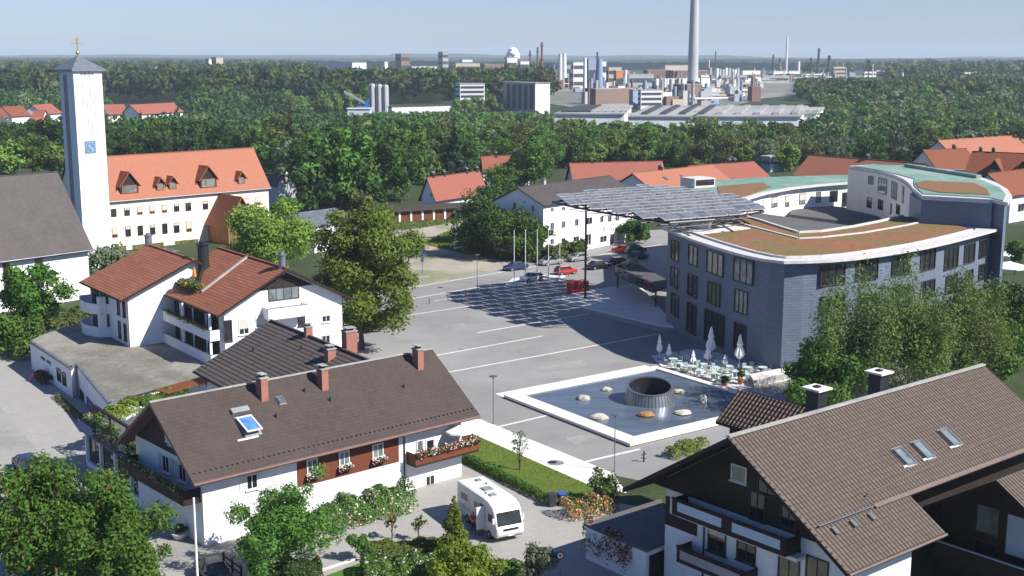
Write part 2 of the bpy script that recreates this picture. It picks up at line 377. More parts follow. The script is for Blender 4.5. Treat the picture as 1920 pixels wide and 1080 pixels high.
def pw(root, A, B, cx, cy, wpx, hpx, **k):
    """window placed on the wall A-B where it appears in the photograph"""
    A = np.array(A, float); B = np.array(B, float); u = unit((B - A) * [1, 1, 0]); n = np.cross(Z, u)
    P = RP(cx, cy, A, n); s0, s1 = (SX(P, u, cx - wpx / 2), SX(P, u, cx + wpx / 2))
    z0, z1 = RP(cx, cy + hpx / 2, A, n)[2], RP(cx, cy - hpx / 2, A, n)[2]
    return window(root, P - n * .003, math.degrees(math.atan2(u[1], u[0])), abs(s1 - s0), abs(z1 - z0), **k)
def chimney(root_roof, P, h, sx, sy, th, mat='brick', cap='concrete', below=.8, name='chimney'):
    """P: point on the roof surface"""
    mb = MB(); P = np.array(P, float)
    mb.cbox(P - Z * below, sx, sy, below + h, th); mb.cbox(P + Z * (h + .002), sx + .14, sy + .14, .1, th, 1)
    mb.cbox(P + Z * (h + .105), sx * .55, sy * .55, .22, th, 2); mb.cbox(P + Z * (h + .33), sx * .95, sy * .95, .05, th, 1)
    return mb.build(name, [mat, cap, 'dark_metal'], root_roof)
class House:
    """gabled house; x axis along the ridge, y across; E0/E1 eave corners, roof given by eave height, half span and ridge height"""
    def __init__(s, name, label, cat, e0, e1, ze, half, rz, roof, wall='plaster_white', over=1.0, verge=1.0, group=None, thick=.28, left=0, right=0, back=None, fascia='wood_dark', ridge=True, gutter=True, z0=0, soffit='wood_dark', side=1):
        e0 = np.array([*e0[:2], ze]); e1 = np.array([*e1[:2], ze]); s.L = unit(e1 - e0); s.P = np.cross(Z, s.L) * side
        e0 = e0 - s.L * left; e1 = e1 + s.L * right; s.e0, s.e1, s.ze, s.half, s.rz = e0, e1, ze, half, rz
        back = half if back is None else back; s.back = back
        s.len = np.linalg.norm(e1 - e0); s.sl = (rz - ze) / half; s.n = unit(np.cross(s.L, s.P * half + Z * (rz - ze)) * side)
        s.th = math.degrees(math.atan2(s.L[1], s.L[0])); s.o = over; s.vg = verge
        base = e0 + s.L * verge + s.P * over; base[2] = z0
        s.root = thing(name, label, cat, base, group)
        r0 = e0 + s.P * half; r0[2] = rz; r1 = r0 + s.L * s.len; zb = rz - back * s.sl
        b0 = e0 + s.P * (half + back); b0[2] = zb; b1 = b0 + s.L * s.len
        s.r0, s.r1, s.b0, s.b1 = r0, r1, b0, b1
        # walls: pentagon extruded along the ridge
        w0 = e0 + s.L * verge + s.P * over; w1 = e0 + s.L * verge + s.P * (half + back - over)
        wl = s.len - 2 * verge; tz = lambda y: (ze + s.sl * y if y < half else rz - s.sl * (y - half)) - thick - .02
        ys = [over, half, half + back - over]
        prof = [(over, z0), (half + back - over, z0), (ys[2], tz(ys[2])), (half, rz - thick - .02), (over, tz(over))]
        mb = MB(); a = [e0 * [1, 1, 0] + s.L * verge + s.P * y + Z * z for y, z in prof]; b = [q + s.L * wl for q in a]
        mb.face(a[::-1] if side > 0 else a); mb.face(b if side > 0 else b[::-1])
        for i in range(5):
            j = (i + 1) % 5; q = [a[i], a[j], b[j], b[i]]; mb.face(q if side > 0 else q[::-1])
        s.wall = mb.build('wall', wall, s.root)
        s.A = w0 * [1, 1, 0] + Z * z0; s.B = s.A + s.L * wl; s.Cc = s.B + s.P * (half + back - 2 * over); s.Dd = s.A + s.P * (half + back - 2 * over)
        # roof: two slabs
        mb = MB(); T = Z * thick
        def slab(p0, p1, q1, q0):
            fs = [[p0, p1, q1, q0], [q0 - T, q1 - T, p1 - T, p0 - T], [p0, p0 - T, p1 - T, p1], [p1, p1 - T, q1 - T, q1], [q0, q0 - T, p0 - T, p0]]
            for k, f in enumerate(fs): mb.face(f if side > 0 else f[::-1], 0 if k == 0 else (2 if k == 1 else 1))
        slab(e0, e1, r1, r0); slab(b1, b0, r0, r1)
        if ridge:
            mb.obox(r0 - s.P * .14 + Z * .0, s.L * s.len, s.P * .28, Z * .09, 3)
        s.roof = mb.build('roof', [roof, fascia, soffit, 'concrete' if ridge == 'pale' else roof], s.root)
        if gutter:
            g = MB(); g.tube(e0 - s.P * .08 - Z * .12, e1 - s.P * .08 - Z * .12, .09, 6); g.build('gutter', fascia if gutter is True else gutter, s.root)
    def front(s, px, py): return RP(px, py, s.e0, s.n)      # point on the visible roof slope
def solve(e0, e1, r, ze, at1=False):
    a = G(*e0, ze); b = G(*e1, ze); L = unit(b - a); P = np.cross(Z, L); q = RP(*r, b if at1 else a, L)
    return a, b, float(np.dot(q - (b if at1 else a), P)), float(q[2])
# ------------------------------------------------------------------ foliage
def rot_basis(n, rng):
    n = n / np.linalg.norm(n, axis=1, keepdims=True); r = rng.normal(size=n.shape); t = np.cross(n, r); t /= np.linalg.norm(t, axis=1, keepdims=True)
    return t, np.cross(n, t)
def quads(Pt, N, size, rng, aspect=.75, jit=.35):
    t, b = rot_basis(N, rng); k = len(Pt); sz = (size * rng.uniform(1 - jit, 1 + jit, k))[:, None]
    t = t * sz; b = b * sz * aspect
    V = np.stack([Pt - t, Pt - b * .55 + t * .25, Pt + t, Pt + b * .8 - t * .2], 1)
    return V.reshape(-1, 3)
def qmesh(name, V, mats, mi=None, extra=None):
    me = bpy.data.meshes.new(name); n = len(V) // 4
    nv = len(V); ev = ef = None
    me.vertices.add(nv); me.vertices.foreach_set('co', np.asarray(V, np.float32).ravel())
    me.loops.add(nv); me.loops.foreach_set('vertex_index', np.arange(nv, dtype=np.int32))
    me.polygons.add(n); me.polygons.foreach_set('loop_start', np.arange(0, nv, 4, dtype=np.int32))
    try: me.polygons.foreach_set('loop_total', np.full(n, 4, np.int32))
    except Exception: pass
    for x in ([mats] if isinstance(mats, str) else mats): me.materials.append(mt(x))
    if mi is not None: me.polygons.foreach_set('material_index', np.asarray(mi, np.int32))
    me.update(calc_edges=True); me.validate(); return me
def flower_mesh(name, lo, size, n, flow, leaf='leaf_green', s=.09):
    rng = np.random.default_rng(n); P = rng.uniform(0, 1, (n, 3)) * size + lo
    P[:, 2] = lo[2] + size[2] * (rng.beta(2, 2, n))
    N = rng.normal(size=(n, 3)) + [0, -.4, .8]; V = quads(P, N, s, rng, .9)
    ml = [leaf] + (list(flow) if isinstance(flow, (list, tuple)) else [flow]); mi = np.where(rng.random(n) < .45, rng.integers(1, len(ml), n), 0)
    return qmesh(name, V, ml, mi)
def crown_points(rng, blobs, n, up=.25):
    """points on the outer surfaces of overlapping leaf clumps"""
    C = np.array([b[:3] for b in blobs]); R = np.array([b[3] for b in blobs]); pr = R ** 2 / (R ** 2).sum(); k = rng.choice(len(R), n, p=pr)
    d = rng.normal(size=(n, 3)); d[:, 2] += up; d /= np.linalg.norm(d, axis=1, keepdims=True)
    rr = R[k] * (1 - .5 * rng.random(n) ** 1.5) * (1 + .2 * rng.normal(size=n)); P = C[k] + d * rr[:, None] * [1, 1, .85]
    return P, d
def blobset(rng, kind, h, r):
    B = []
    if kind == 'conifer':
        for i in range(16):
            t = i / 15; rr = r * (1 - t) * .85 + .15
            for j in range(3):
                a = rng.uniform(0, 6.28); B.append((rr * .5 * math.cos(a), rr * .5 * math.sin(a), h * (.1 + .88 * t), rr * .6))
        return B
    if kind == 'poplar':
        for i in range(16):
            t = i / 15; rr = r * math.sin(math.pi * (.12 + .82 * t)) ; a = rng.uniform(0, 6.28); B.append((rr * .4 * math.cos(a), rr * .4 * math.sin(a), h * (.1 + .86 * t), rr * .75))
        return B
    nb = {'broad': 46, 'tall': 56, 'round': 24, 'bush': 26, 'fine': 14, 'wood': 34, 'ragged': 60, 'column': 64}[kind]
    zc, zr = {'broad': (.62, .36), 'tall': (.56, .42), 'round': (.6, .38), 'bush': (.48, .42), 'fine': (.6, .35), 'wood': (.50, .46), 'ragged': (.56, .42), 'column': (.535, .45)}[kind]
    ang = rng.uniform(0, 6.28); ex = rng.uniform(.85, 1.15)
    for i in range(nb):
        d = rng.normal(size=3); d /= np.linalg.norm(d); q = (rng.uniform(.5, 1.0) * (rng.uniform(.8, 1.35) if kind == 'ragged' else 1)) if i > nb // 6 else rng.uniform(.1, .4)
        a = (1 + .18 * math.sin(2 * math.atan2(d[1], d[0]) + ang))
        B.append((d[0] * r * q * a * ex, d[1] * r * q * a, h * (zc + zr * d[2] * q), r * (rng.uniform(.12 if kind == 'ragged' else .16, .26 if kind == 'ragged' else .36) if i > nb // 6 else .40)))
    return B
def trunk_mb(rng, h, r, kind, mb, m=0, bl=None):
    tr = max(.06, h * .018); segs = 6; p = np.array([0., 0, 0]); top = .93 if kind in ('conifer', 'poplar') else .72
    pts = [p.copy()]
    for i in range(segs):
        p = p + np.array([rng.normal() * h * .008, rng.normal() * h * .008, h * top / segs]); pts.append(p.copy())
    for i in range(segs): mb.tube(pts[i] - Z * (.3 if i == 0 else 0), pts[i + 1], tr * (1 - .8 * i / segs) * (1.25 if i == 0 else 1), 7, m, r2=tr * (1 - .8 * (i + 1) / segs))
    if kind not in ('conifer', 'poplar') and bl is not None:
        for b in bl[::2]:
            z = b[2] * rng.uniform(.45, .7); k = min(segs, max(1, int(z / (h * top) * segs))); s = pts[k] if k < len(pts) else pts[-1]
            e = np.array(b[:3]); mid = (s + e) / 2 + [0, 0, -.04 * h]
            mb.tube(s, mid, tr * .42, 5, m, r2=tr * .28); mb.tube(mid, e, tr * .28, 5, m, r2=tr * .1)
def tree_meshes(kind, h, r, leaf, n, size, seed, bark='bark', drape=False, second=None):
    rng = np.random.default_rng(seed); bl = blobset(rng, kind, h, r)
    P, d = crown_points(rng, bl, n, .3)
    if drape:   # hanging twigs
        k = len(P); ln = rng.uniform(0, 1, k) ** .8 * h * .20; P = P + np.stack([rng.normal(size=k) * .12, rng.normal(size=k) * .12, -ln], 1)
    N = d * .9 + rng.normal(size=d.shape) * .6 + [0, 0, .25]
    V = quads(P, N, size, rng, .55 if drape else .75)
    ms = [leaf] + ([second] if second else []); mi = None
    if second: mi = (rng.random(len(P)) < .06).astype(int)
    crown = qmesh('crown', V, ms, mi); mb = MB(); trunk_mb(rng, h, r, kind, mb, 0, bl)
    return crown, mb.mesh('trunk', bark, smooth=True)
def tree(name, label, cat, P, h, r, leaf, kind='broad', n=5000, size=.22, seed=1, group=None, bark='bark', drape=False, second=None):
    P = np.array([P[0], P[1], P[2] if len(P) > 2 else 0]); t = thing(name, label, cat, P, group); c, k = tree_meshes(kind, h, r, leaf, n, size, seed, bark, drape, second)
    place(c, 'crown', t, P); place(k, 'trunk', t, P); return t
def shrub_row(name, label, cat, a, b, w, h, n, leaf, size=.12, flow=None, seed=3, base=0.0, lump=.35, group=None, fl=.2):
    """a hedge or flower bed that is one planting between a and b"""
    rng = np.random.default_rng(seed); a = np.array([*a[:2], base]); b = np.array([*b[:2], base]); u = unit(b - a); v = np.cross(Z, u); L = np.linalg.norm(b - a)
    s = rng.uniform(0, L, n); q = rng.uniform(-1, 1, n); hh = h * (1 + lump * np.sin(s * 2.1 + seed) * .5 + lump * np.sin(s * 5.3) * .3)
    zt = hh * np.sqrt(np.clip(1 - (np.abs(q)) ** 3, 0, 1)); z = zt * (1 - .6 * rng.random(n) ** 2)
    P = a + u * s[:, None] + v * (q * w / 2)[:, None] + Z * z[:, None]; N = v * q[:, None] + Z * .8 + rng.normal(size=(n, 3)) * .6
    ml = [leaf] + (list(flow) if flow else []); mi = np.where(rng.random(n) < (fl if flow else 0), rng.integers(1, max(2, len(ml)), n), 0)
    o = bpy.data.objects.new(name, qmesh(name, quads(P - a, N, size, rng), ml, mi)); COL.objects.link(o); o.location = tuple(a); return tag(o, label, cat, group)
# ------------------------------------------------------------------ ground, streets, markings
def sm(a, b, x): t = min(1, max(0, (x - a) / (b - a))); return t * t * (3 - 2 * t)
def gz(y): return -9.0 * sm(400, 520, y) * (1 - sm(770, 865, y))      # wooded river valley behind the town
ysg = [-60, 100, 250] + list(range(395, 900, 15)) + [1000, 1500, 2500, 4000, 7000, 11000, 16000]; g = MB()
for y0, y1 in zip(ysg, ysg[1:]): g.face([(-9000, y0, gz(y0) - .03), (9000, y0, gz(y0) - .03), (9000, y1, gz(y1) - .03), (-9000, y1, gz(y1) - .03)])
tag(g.build('ground', 'field'), kind='structure')
sheet('town_ground', [(-140, 20), (160, 20), (190, 394), (-200, 394)], -.012, 'soil_green')
sheet('works_yard', [AT(1085, 105, 880)[:2], AT(1360, 105, 880)[:2], AT(1440, 105, 1100)[:2], AT(1680, 105, 1450)[:2], AT(1680, 105, 2400)[:2], AT(880, 105, 2400)[:2], AT(900, 105, 1250)[:2]], .3, 'works_ground')
sheet('street', gp((-700, 1250), (-350, 640), (60, 630), (330, 640), (470, 800), (560, 1300)), 0, 'street_grey')
sheet('pavement', gp((0, 655), (130, 655), (290, 850), (400, 1000), (330, 1010), (112, 905), (75, 850), (0, 764), (-60, 700)), .004, 'paving')
sheet('courtyard', gp((380, 1300), (450, 1000), (860, 862), (1032, 942), (1090, 960), (1140, 940), (1500, 1000), (1500, 1300)), .004, 'paving')
sheet('plaza', gp((560, 560), (760, 470), (1240, 430), (1650, 520), (1900, 760), (1700, 1000), (1155, 892), (868, 790), (620, 720)), 0, 'asphalt')
sheet('gravel_lot', gp((600, 560), (700, 420), (740, 418), (890, 405), (905, 425), (830, 452), (862, 475), (945, 490), (960, 500), (766, 540)), .006, 'gravel')
sheet('grass_verge', gp((690, 425), (716, 419), (905, 403), (890, 410), (790, 428), (700, 436)), .010, 'dry_grass')
sheet('weedy_ground', gp((795, 458), (835, 436), (880, 430), (1000, 480), (950, 489), (862, 474)), .012, 'dry_grass')
road_u = unit(np.append(G(956, 508)[:2] - G(766, 541)[:2], 0)); road_v = np.cross(Z, road_u)
def strip(a, b, w, z=.008, mat='concrete_light', name='road_marking', h=None):
    A = G(*a); B = G(*b); u = unit((B - A) * [1, 1, 0]); v = np.cross(Z, u) * w / 2
    if h: return tag(MB().prism([tuple((A - v)[:2]), tuple((B - v)[:2]), tuple((B + v)[:2]), tuple((A + v)[:2])], 0, h).build(name, mat), kind='structure')
    return sheet(name, [(A - v)[:2], (B - v)[:2], (B + v)[:2], (A + v)[:2]], z, mat)
strip((560, 575), (966, 506), .35); strip((966, 506), (1240, 458), .35)
strip((600, 590), (985, 523), .3); strip((761, 523), (805, 518), .3)
strip((815, 564), (868, 557), .3); strip((700, 601), (912, 569), .3); strip((912, 569), (1060, 543), .3)
strip((895, 624), (1105, 588), .35); strip((760, 677), (1017, 630), .35); strip((840, 698), (1236, 626), .35)
strip((931, 801), (1030, 778), .35); strip((1093, 867), (1200, 842), .4)
sheet('parking_bay', gp((945, 536), (962, 521), (1050, 513), (1062, 519), (1040, 527)), .012, 'concrete_light')
sheet('entrance_paving', gp((1100, 545), (1196, 534), (1268, 618), (1240, 622), (1029, 568), (1034, 561)), .012, 'concrete')
MB_ = MB().prism([tuple(p) for p in gp((1034, 563), (1110, 546), (1196, 534), (1268, 616), (1234, 612), (1150, 592))], 0, .30); tag(MB_.build('entrance_platform', 'pale_slabs'), kind='structure')
sheet('footpath', gp((820, 770), (903, 787), (1150, 887), (1175, 925), (1107, 911), (865, 804), (800, 780)), .012, 'pale_slabs')
tag(MB().face([(x, y, .03) for x, y in gp((1107, 911), (1140, 926), (1062, 952), (1030, 942), (862, 868), (866, 805))]).build('lawn', 'lawn'), kind='structure')
tag(MB().face([(x, y, .02) for x, y in gp((570, 1095), (686, 1052), (760, 1060), (780, 1120))][::1]).build('garden_lawn', 'lawn_bright'), kind='structure')
rngg = np.random.default_rng(7)
def grass(name, poly, n, size, leaf, z=0.03):
    P = np.array(poly); lo, hi = P.min(0), P.max(0); Q = rngg.uniform(lo, hi, (n * 4, 2)); ins = np.zeros(len(Q), bool); j = len(P) - 1
    for i in range(len(P)):
        c = ((P[i, 1] > Q[:, 1]) != (P[j, 1] > Q[:, 1])) & (Q[:, 0] < (P[j, 0] - P[i, 0]) * (Q[:, 1] - P[i, 1]) / (P[j, 1] - P[i, 1] + 1e-9) + P[i, 0]); ins ^= c; j = i
    Q = Q[ins][:n]; k = len(Q); N = rngg.normal(size=(k, 3)) * [1, 1, .5]; pts = np.column_stack([Q, np.full(k, z + size * .5)])
    o = bpy.data.objects.new(name, qmesh(name, quads(pts, N, size, rngg, .4), leaf)); COL.objects.link(o); return tag(o, kind='stuff', label='short grass on the %s' % ('strip beside the white path' if leaf == 'leaf_lime' else 'rough ground'), cat='grass')
grass('grass', gp((1107, 911), (1130, 926), (1062, 950), (1030, 942), (862, 866), (866, 806)), 5000, .07, 'leaf_lime')
grass('weeds', gp((795, 458), (835, 436), (880, 430), (1000, 480), (950, 489), (862, 474)), 5000, .28, 'leaf_lime', .1)
grass('weeds', gp((690, 425), (716, 419), (905, 403), (890, 410), (790, 428), (700, 436)), 3500, .25, 'leaf_olive', .05)
for i, pts in enumerate([((1000, 690), (1090, 675), (1110, 684), (1020, 700)), ((820, 615), (868, 606), (876, 612), (828, 622)), ((1060, 822), (1120, 808), (1138, 818), (1078, 833)), ((955, 652), (985, 647), (990, 651), (960, 656))]): sheet('asphalt_patch', gp(*pts), .004, 'asphalt_dark' if i == 9 else 'street_grey')
for i, (x, y, lb) in enumerate([(1010, 744, 'small square drain grate left of the fountain corner'), (865, 655, 'small drain grate between the two lower plaza lines'), (985, 605, 'small drain grate beside the middle plaza line'), (1066, 672, 'small drain grate below the long plaza line')]):
    P = G(x, y); tag(MB().cbox(P + Z * .005, .6, .6, .02, 36).build('drain', 'vent_grey', O=P), lb, 'drain')
# ------------------------------------------------------------------ fountain
F0 = G(948, 740, .35); fa = D(36); fb = D(-55.3); FL, FW = 20.8, 20.9     # rim square
F0 = F0 * [1, 1, 0]
ft = thing('fountain', 'square dark blue fountain basin with white stone rim in the plaza', 'fountain', F0)
def fp(a, b, z=0): return F0 + fa * a + fb * b + Z * z
def fbox(name, a0, a1, b0, b1, z0, z1, mat): return MB().obox(fp(a0, b0, z0), fa * (a1 - a0), fb * (b1 - b0), Z * (z1 - z0)).build(name, mat, ft)
fbox('basin_floor', .3, FL - .3, .3, FW - .3, -.4, .14, 'blue_slate')
fbox('rim', 0, FL + 10, 0 - .0, 1.9, .0, .36, 'pale_slabs') if False else None
fbox('rim', -.2, 1.6, 0, FW, .1, .36, 'pale_slabs'); fbox('rim', 1.602, FL, 0, 1.0, .1, .36, 'pale_slabs')
fbox('rim', 1.602, FL, FW - 1.6, FW, .1, .36, 'pale_slabs'); fbox('rim', FL + .002, FL + .9, 0, FW, .1, .36, 'pale_slabs')
fbox('base_course', -.12, FL + .8, .08, FW - .08, -.2, .098, 'wood_mauve')
sheet('fountain_apron', [fp(0, -2.0)[:2], fp(FL + .9, -2.0)[:2], fp(FL + .9, .07)[:2], fp(-.1, .07)[:2]], .014, 'pale_slabs')
MB().obox(fp(1.604, 1.004, .145), fa * (FL - 1.61), fb * (FW - 2.61), Z * .06).build('water', 'pond_water', ft)
# funnel
Fc = G(1218, 752, .2); Fc[2] = .15
fn = thing('funnel', 'grey slatted open cone standing in the fountain', 'sculpture', Fc)
mb = MB(); n = 44; tilt = lambda a: 1.62 + .42 * math.sin(a)
for i in range(n):
    a0 = 2 * math.pi * i / n; a1 = a0 + 2 * math.pi / n * .84
    pts = []
    for r, k in ((2.75, 0), (2.40, 1), (2.24, 1), (2.56, 0)):
        for a in (a0, a1): pts.append(Fc + np.array([r * math.cos(a), r * math.sin(a), tilt(a) if k else 0]))
    b0, b1, t0, t1, u0, u1, c0, c1 = pts
    for f in ([b0, b1, t1, t0], [t0, t1, u1, u0], [u0, u1, c1, c0], [b1, c1, u1, t1], [c0, b0, t0, u0]): mb.face(f)
mb.build('staves', 'grey_metal', fn)
mb = MB()
for i in range(48):
    a, b = 2 * math.pi * i / 48, 2 * math.pi * (i + 1) / 48
    q = lambda r, t, z: Fc + np.array([r * math.cos(t), r * math.sin(t), tilt(t) + z])
    for f in ([q(2.46, a, .12), q(2.46, b, .12), q(2.20, b, .12), q(2.20, a, .12)], [q(2.46, a, 0), q(2.46, b, 0), q(2.46, b, .12), q(2.46, a, .12)], [q(2.20, b, 0), q(2.20, a, 0), q(2.20, a, .12), q(2.20, b, .12)]): mb.face(f)
mb.build('top_ring', 'grey_metal', fn)
mb = MB()
for i in range(48):
    a, b = 2 * math.pi * i / 48, 2 * math.pi * (i + 1) / 48; q = lambda r, t, z: Fc + np.array([r * math.cos(t), r * math.sin(t), z]); mb.face([q(2.5, a, .02), q(2.5, b, .02), q(2.18, b, tilt(b) - .04), q(2.18, a, tilt(a) - .04)])
mb.build('inner_shade', 'dark_metal', fn)  # dark skin added inside the staves, painting the interior's shade
def rock(label, px, py, wpx, asp, seed, mat='rock_pale', hgt=.5):
    P = G(px, py, .2); wv = wpx / 2350 * P[1] * 1.02 / 2; rng = np.random.default_rng(seed); mb = MB(); R = []
    sh = rng.uniform(.75, 1.2, 9)
    for j, (rr, z) in enumerate([(.9, 0), (1, .3), (.86, .65), (.5, .92), (.01, 1)]):
        R.append([P + np.array([wv * rr * math.cos(t) * (1 + .18 * math.sin(3 * t + seed) + .08 * rng.normal()), wv * asp * rr * math.sin(t) * (1 + .15 * math.cos(2 * t + seed) + .08 * rng.normal()), hgt * z]) for t in np.linspace(0, 2 * math.pi, 14, endpoint=False)])
    for a, b in zip(R, R[1:]):
        for i in range(14): mb.face([a[i], a[(i + 1) % 14], b[(i + 1) % 14], b[i]])
    return tag(mb.build('rock', mat, O=P, smooth=True), label, 'rock', 'rocks lying in the fountain')
rock('pale rock at the left corner of the fountain water', 1093, 749, 26, .8, 1); rock('small pale rock at the back left of the fountain, nearest the plaza lines', 1137, 732, 19, .8, 2, hgt=.4)
rock('long pale rock near the front left edge of the fountain', 1123, 785, 34, .7, 3, hgt=.55); rock('brown orange rock in front of the cone', 1212, 780, 34, .7, 4, 'rock_brown')
rock('large flat pale rock right of the brown rock', 1281, 776, 36, .8, 5, hgt=.4); rock('upright pale rock near the right edge of the fountain', 1317, 754, 18, .8, 6, hgt=.8); rock('pale rock just behind the cone on its right', 1272, 737, 22, .7, 7, hgt=.45)
# ------------------------------------------------------------------ street furniture
def post(name, label, cat, px, py, ztop_px, r, mat, group=None, extra=None):
    P = G(px, py); h = RP(px, ztop_px, P, np.array([0, 1., 0]))[2]; t = thing(name, label, cat, P, group)
    MB().tube(P - Z * .1, P + Z * h, r, 8, r2=r * .75).build('pole', mat, t); MB().lathe(P, [(r * 2.6, 0), (r * 2.6, .06), (r * 1.3, .12)], 10).build('foot', mat, t)
    if extra: extra(t, P, h)
    return t
def disc(t, P, h):
    MB().lathe(P + Z * h, [(.06, -.25), (.10, -.05), (.42, 0), (.42, .05), (.1, .11), (0.0, .12)], 16).build('lamp_head', 'grey_metal', t)
post('street_lamp', 'grey lamp post with disc head beside the right front corner of the fountain', 'street lamp', 1152, 884, 778, .05, 'grey_metal', 'disc head lamp posts on the plaza', disc)
post('street_lamp', 'grey lamp post standing on the plaza left of the fountain corner', 'street lamp', 925, 794, 706, .05, 'grey_metal', 'disc head lamp posts on the plaza', disc)
post('street_lamp', 'grey lamp post on the plaza edge in front of the gravel lot', 'street lamp', 895, 545, 478, .05, 'grey_metal', 'disc head lamp posts on the plaza', disc)
def panel(t, P, h): MB().cbox(P + Z * h * .45, .5, .12, h * .42, 36).build('panel', 'sign_blue', t)
post('information_post', 'tall thin post with narrow dark blue panel beside the gravel lot', 'post', 792, 514, 462, .05, 'grey_metal', None, panel)
for i, (x, y0, y1) in enumerate([(964, 537, 434), (985, 533, 433), (1007, 529, 432), (1028, 527, 432), (1049, 526, 431)]):
    post('flagpole', ['leftmost', 'second', 'middle', 'fourth', 'rightmost'][i] + ' of five bare white flagpoles by the parking bay', 'flagpole', x, y0, y1, .07, 'white_metal', 'white flagpoles by the parking bay',
         lambda t, P, h: MB().lathe(P + Z * h, [(.05, 0), (.11, .06), (.05, .14), (0, .16)], 8).build('finial', 'white_metal', t))
A, B = G(963, 541), G(1066, 520); t = thing('handrail', 'grey metal handrail beside the parking bay under the flagpoles', 'railing', A); u = unit(B - A); L_ = np.linalg.norm(B - A)
MB().tube(A + Z * 1, B + Z * 1, .04).build('rail', 'grey_metal', t)
for k in range(6): MB().tube(A + u * L_ * k / 5 - Z * .05, A + u * L_ * k / 5 + Z * 1, .04).build('post', 'grey_metal', t)
# bollards along the plaza edge
for i, (x, y) in enumerate([(805, 570), (840, 563), (873, 556), (912, 549)]):
    P = G(x, y); tag(MB().lathe(P, [(.08, 0), (.08, .95), (.05, 1.0), (0, 1.02)], 10).build('bollard', 'grey_metal', O=P), ['leftmost slim bollard on the plaza edge', 'second slim bollard from the left on the plaza edge', 'slim bollard just left of the far lamp post', 'slim bollard just right of the far lamp post'][i], 'bollard', 'slim bollards on the plaza edge')
P = G(1207, 866); t = thing('hydrant', 'small dark standpipe on the asphalt in front of the fountain', 'hydrant', P); MB().tube(P, P + Z * 1.0, .07).build('pipe', 'dark_metal', t); MB().tube(P + Z * .7 - D(36) * .3, P + Z * .7 + D(36) * .3, .05).build('outlet', 'dark_metal', t); MB().tube(P + Z * .35 - D(-20) * .25, P + Z * .35 + D(-20) * .25, .04).build('valve', 'dark_metal', t)
P = G(1042, 868); tag(MB().lathe(P + Z * .013, [(.75, 0), (.75, .02), (0, .021)], 20).build('lamp_shadow_disc', 'vent_grey', O=P), 'round grey disc painted as the lamp head shadow on the white footpath', 'painted shadow')  # flat grey disc paints the lamp head's cast shadow on the path
# round no-entry style sign (bottom centre), pole leaning out of frame
P = G(1050, 1100); t = thing('traffic_sign', 'round sign with red border on a pole at the bottom of the drive', 'sign', P)
h = RP(1050, 1034, P, np.array([0, 1., 0]))[2]; MB().tube(P, P + Z * h, .035).build('pole', 'grey_metal', t)
c = P + Z * (h - .28) - np.array([0, .06, 0]); mb = MB(); n_ = np.array([0, -1., 0]); X_ = np.array([1., 0, 0])
def discf(c, r, y, m, mb): mb.face([c + np.array([r * math.cos(a), -y, r * math.sin(a)]) for a in np.linspace(0, 2 * math.pi, 24, endpoint=False)], m)
discf(c, .30, .0, 0, mb); mb.tube(c, c + np.array([0, .03, 0]), .30, 24); mb.build('sign_plate', 'sign_red', t); mb = MB(); discf(c, .22, .006, 0, mb); mb.build('sign_face', 'sign_white', t)
mb = MB(); mb.face([c + np.array([-.03, -.012, -.14]), c + np.array([.04, -.012, -.14]), c + np.array([.04, -.012, .12]), c + np.array([-.03, -.012, .12])]); mb.face([c + np.array([-.10, -.013, -.02]), c + np.array([.10, -.013, -.02]), c + np.array([.10, -.013, .05]), c + np.array([-.10, -.013, .05])]); mb.build('sign_symbol', 'sign_red', t)
P = G(372, 1120); h = RP(371, 935, P, np.array([0, 1., 0]))[2]; t = thing('signpost', 'pale pole rising beside the black car at the bottom left', 'pole', P); MB().tube(P, P + Z * h, .09, 10, r2=.07).build('pole', 'white_metal', t); MB().lathe(P + Z * h, [(.08, 0), (.08, .05), (0, .09)], 10).build('cap', 'white_metal', t)
# red slatted stand by the canopy mast
P = G(1083, 551); t = thing('rack', 'red slatted metal stand beside the canopy mast', 'rack', P); mb = MB(); u, v = D(36), D(126)
for s in (0, 1):
    for k in range(9): mb.obox(P - u * 1.6 - v * .6 + v * 1.2 * s + u * k * .4, u * .08, v * .06, Z * 2.0)
    for k in range(4): mb.obox(P - u * 1.6 - v * .66 + v * 1.32 * s + Z * (.2 + k * .55), u * 3.3, v * .05, Z * .16)
mb.build('slats', 'sign_red', t)
for k in range(2): MB().obox(P - u * 1.6 - v * .55 + u * 3.1 * k, u * .1, v * 1.1, Z * 1.9).build('end_frame', 'sign_red', t)
# ------------------------------------------------------------------ terrace with closed parasols
TA = [tuple(p) for p in gp((1222, 668), (1240, 688), (1300, 702), (1383, 733), (1480, 712), (1475, 690), (1400, 672), (1300, 655))]
tag(MB().prism(TA, 0, .10).build('terrace', 'pale_slabs'), kind='structure')
def parasol(label, px, pb, pt, rr, big):
    P = G(px, pb, .1); h = RP(px, pt, P, np.array([0, 1., 0]))[2] - .1; t = thing('parasol', label, 'parasol', P, 'closed white parasols on the terrace')
    MB().tube(P, P + Z * h, .035).build('pole', 'white_metal', t); MB().lathe(P, [(.35, 0), (.35, .08), (.12, .14)], 14).build('base', 'concrete', t)
    mb = MB(); n = 16; prof = [(.10, .28), (.62, .34), (1, .42), (.8, .55), (.45, .66), (.62, .70), (.42, .80), (.25, .93), (.05, 1.0)]
    R = [[P + np.array([rr * 1.25 * r * (1 + .2 * (-1) ** i) * math.cos(2 * math.pi * i / n), rr * 1.25 * r * (1 + .2 * (-1) ** i) * math.sin(2 * math.pi * i / n), h * z]) for i in range(n)] for r, z in prof]
    for a, b in zip(R, R[1:]):
        for i in range(n): mb.face([a[i], a[(i + 1) % n], b[(i + 1) % n], b[i]])
    mb.build('canopy', 'canvas_white', t)
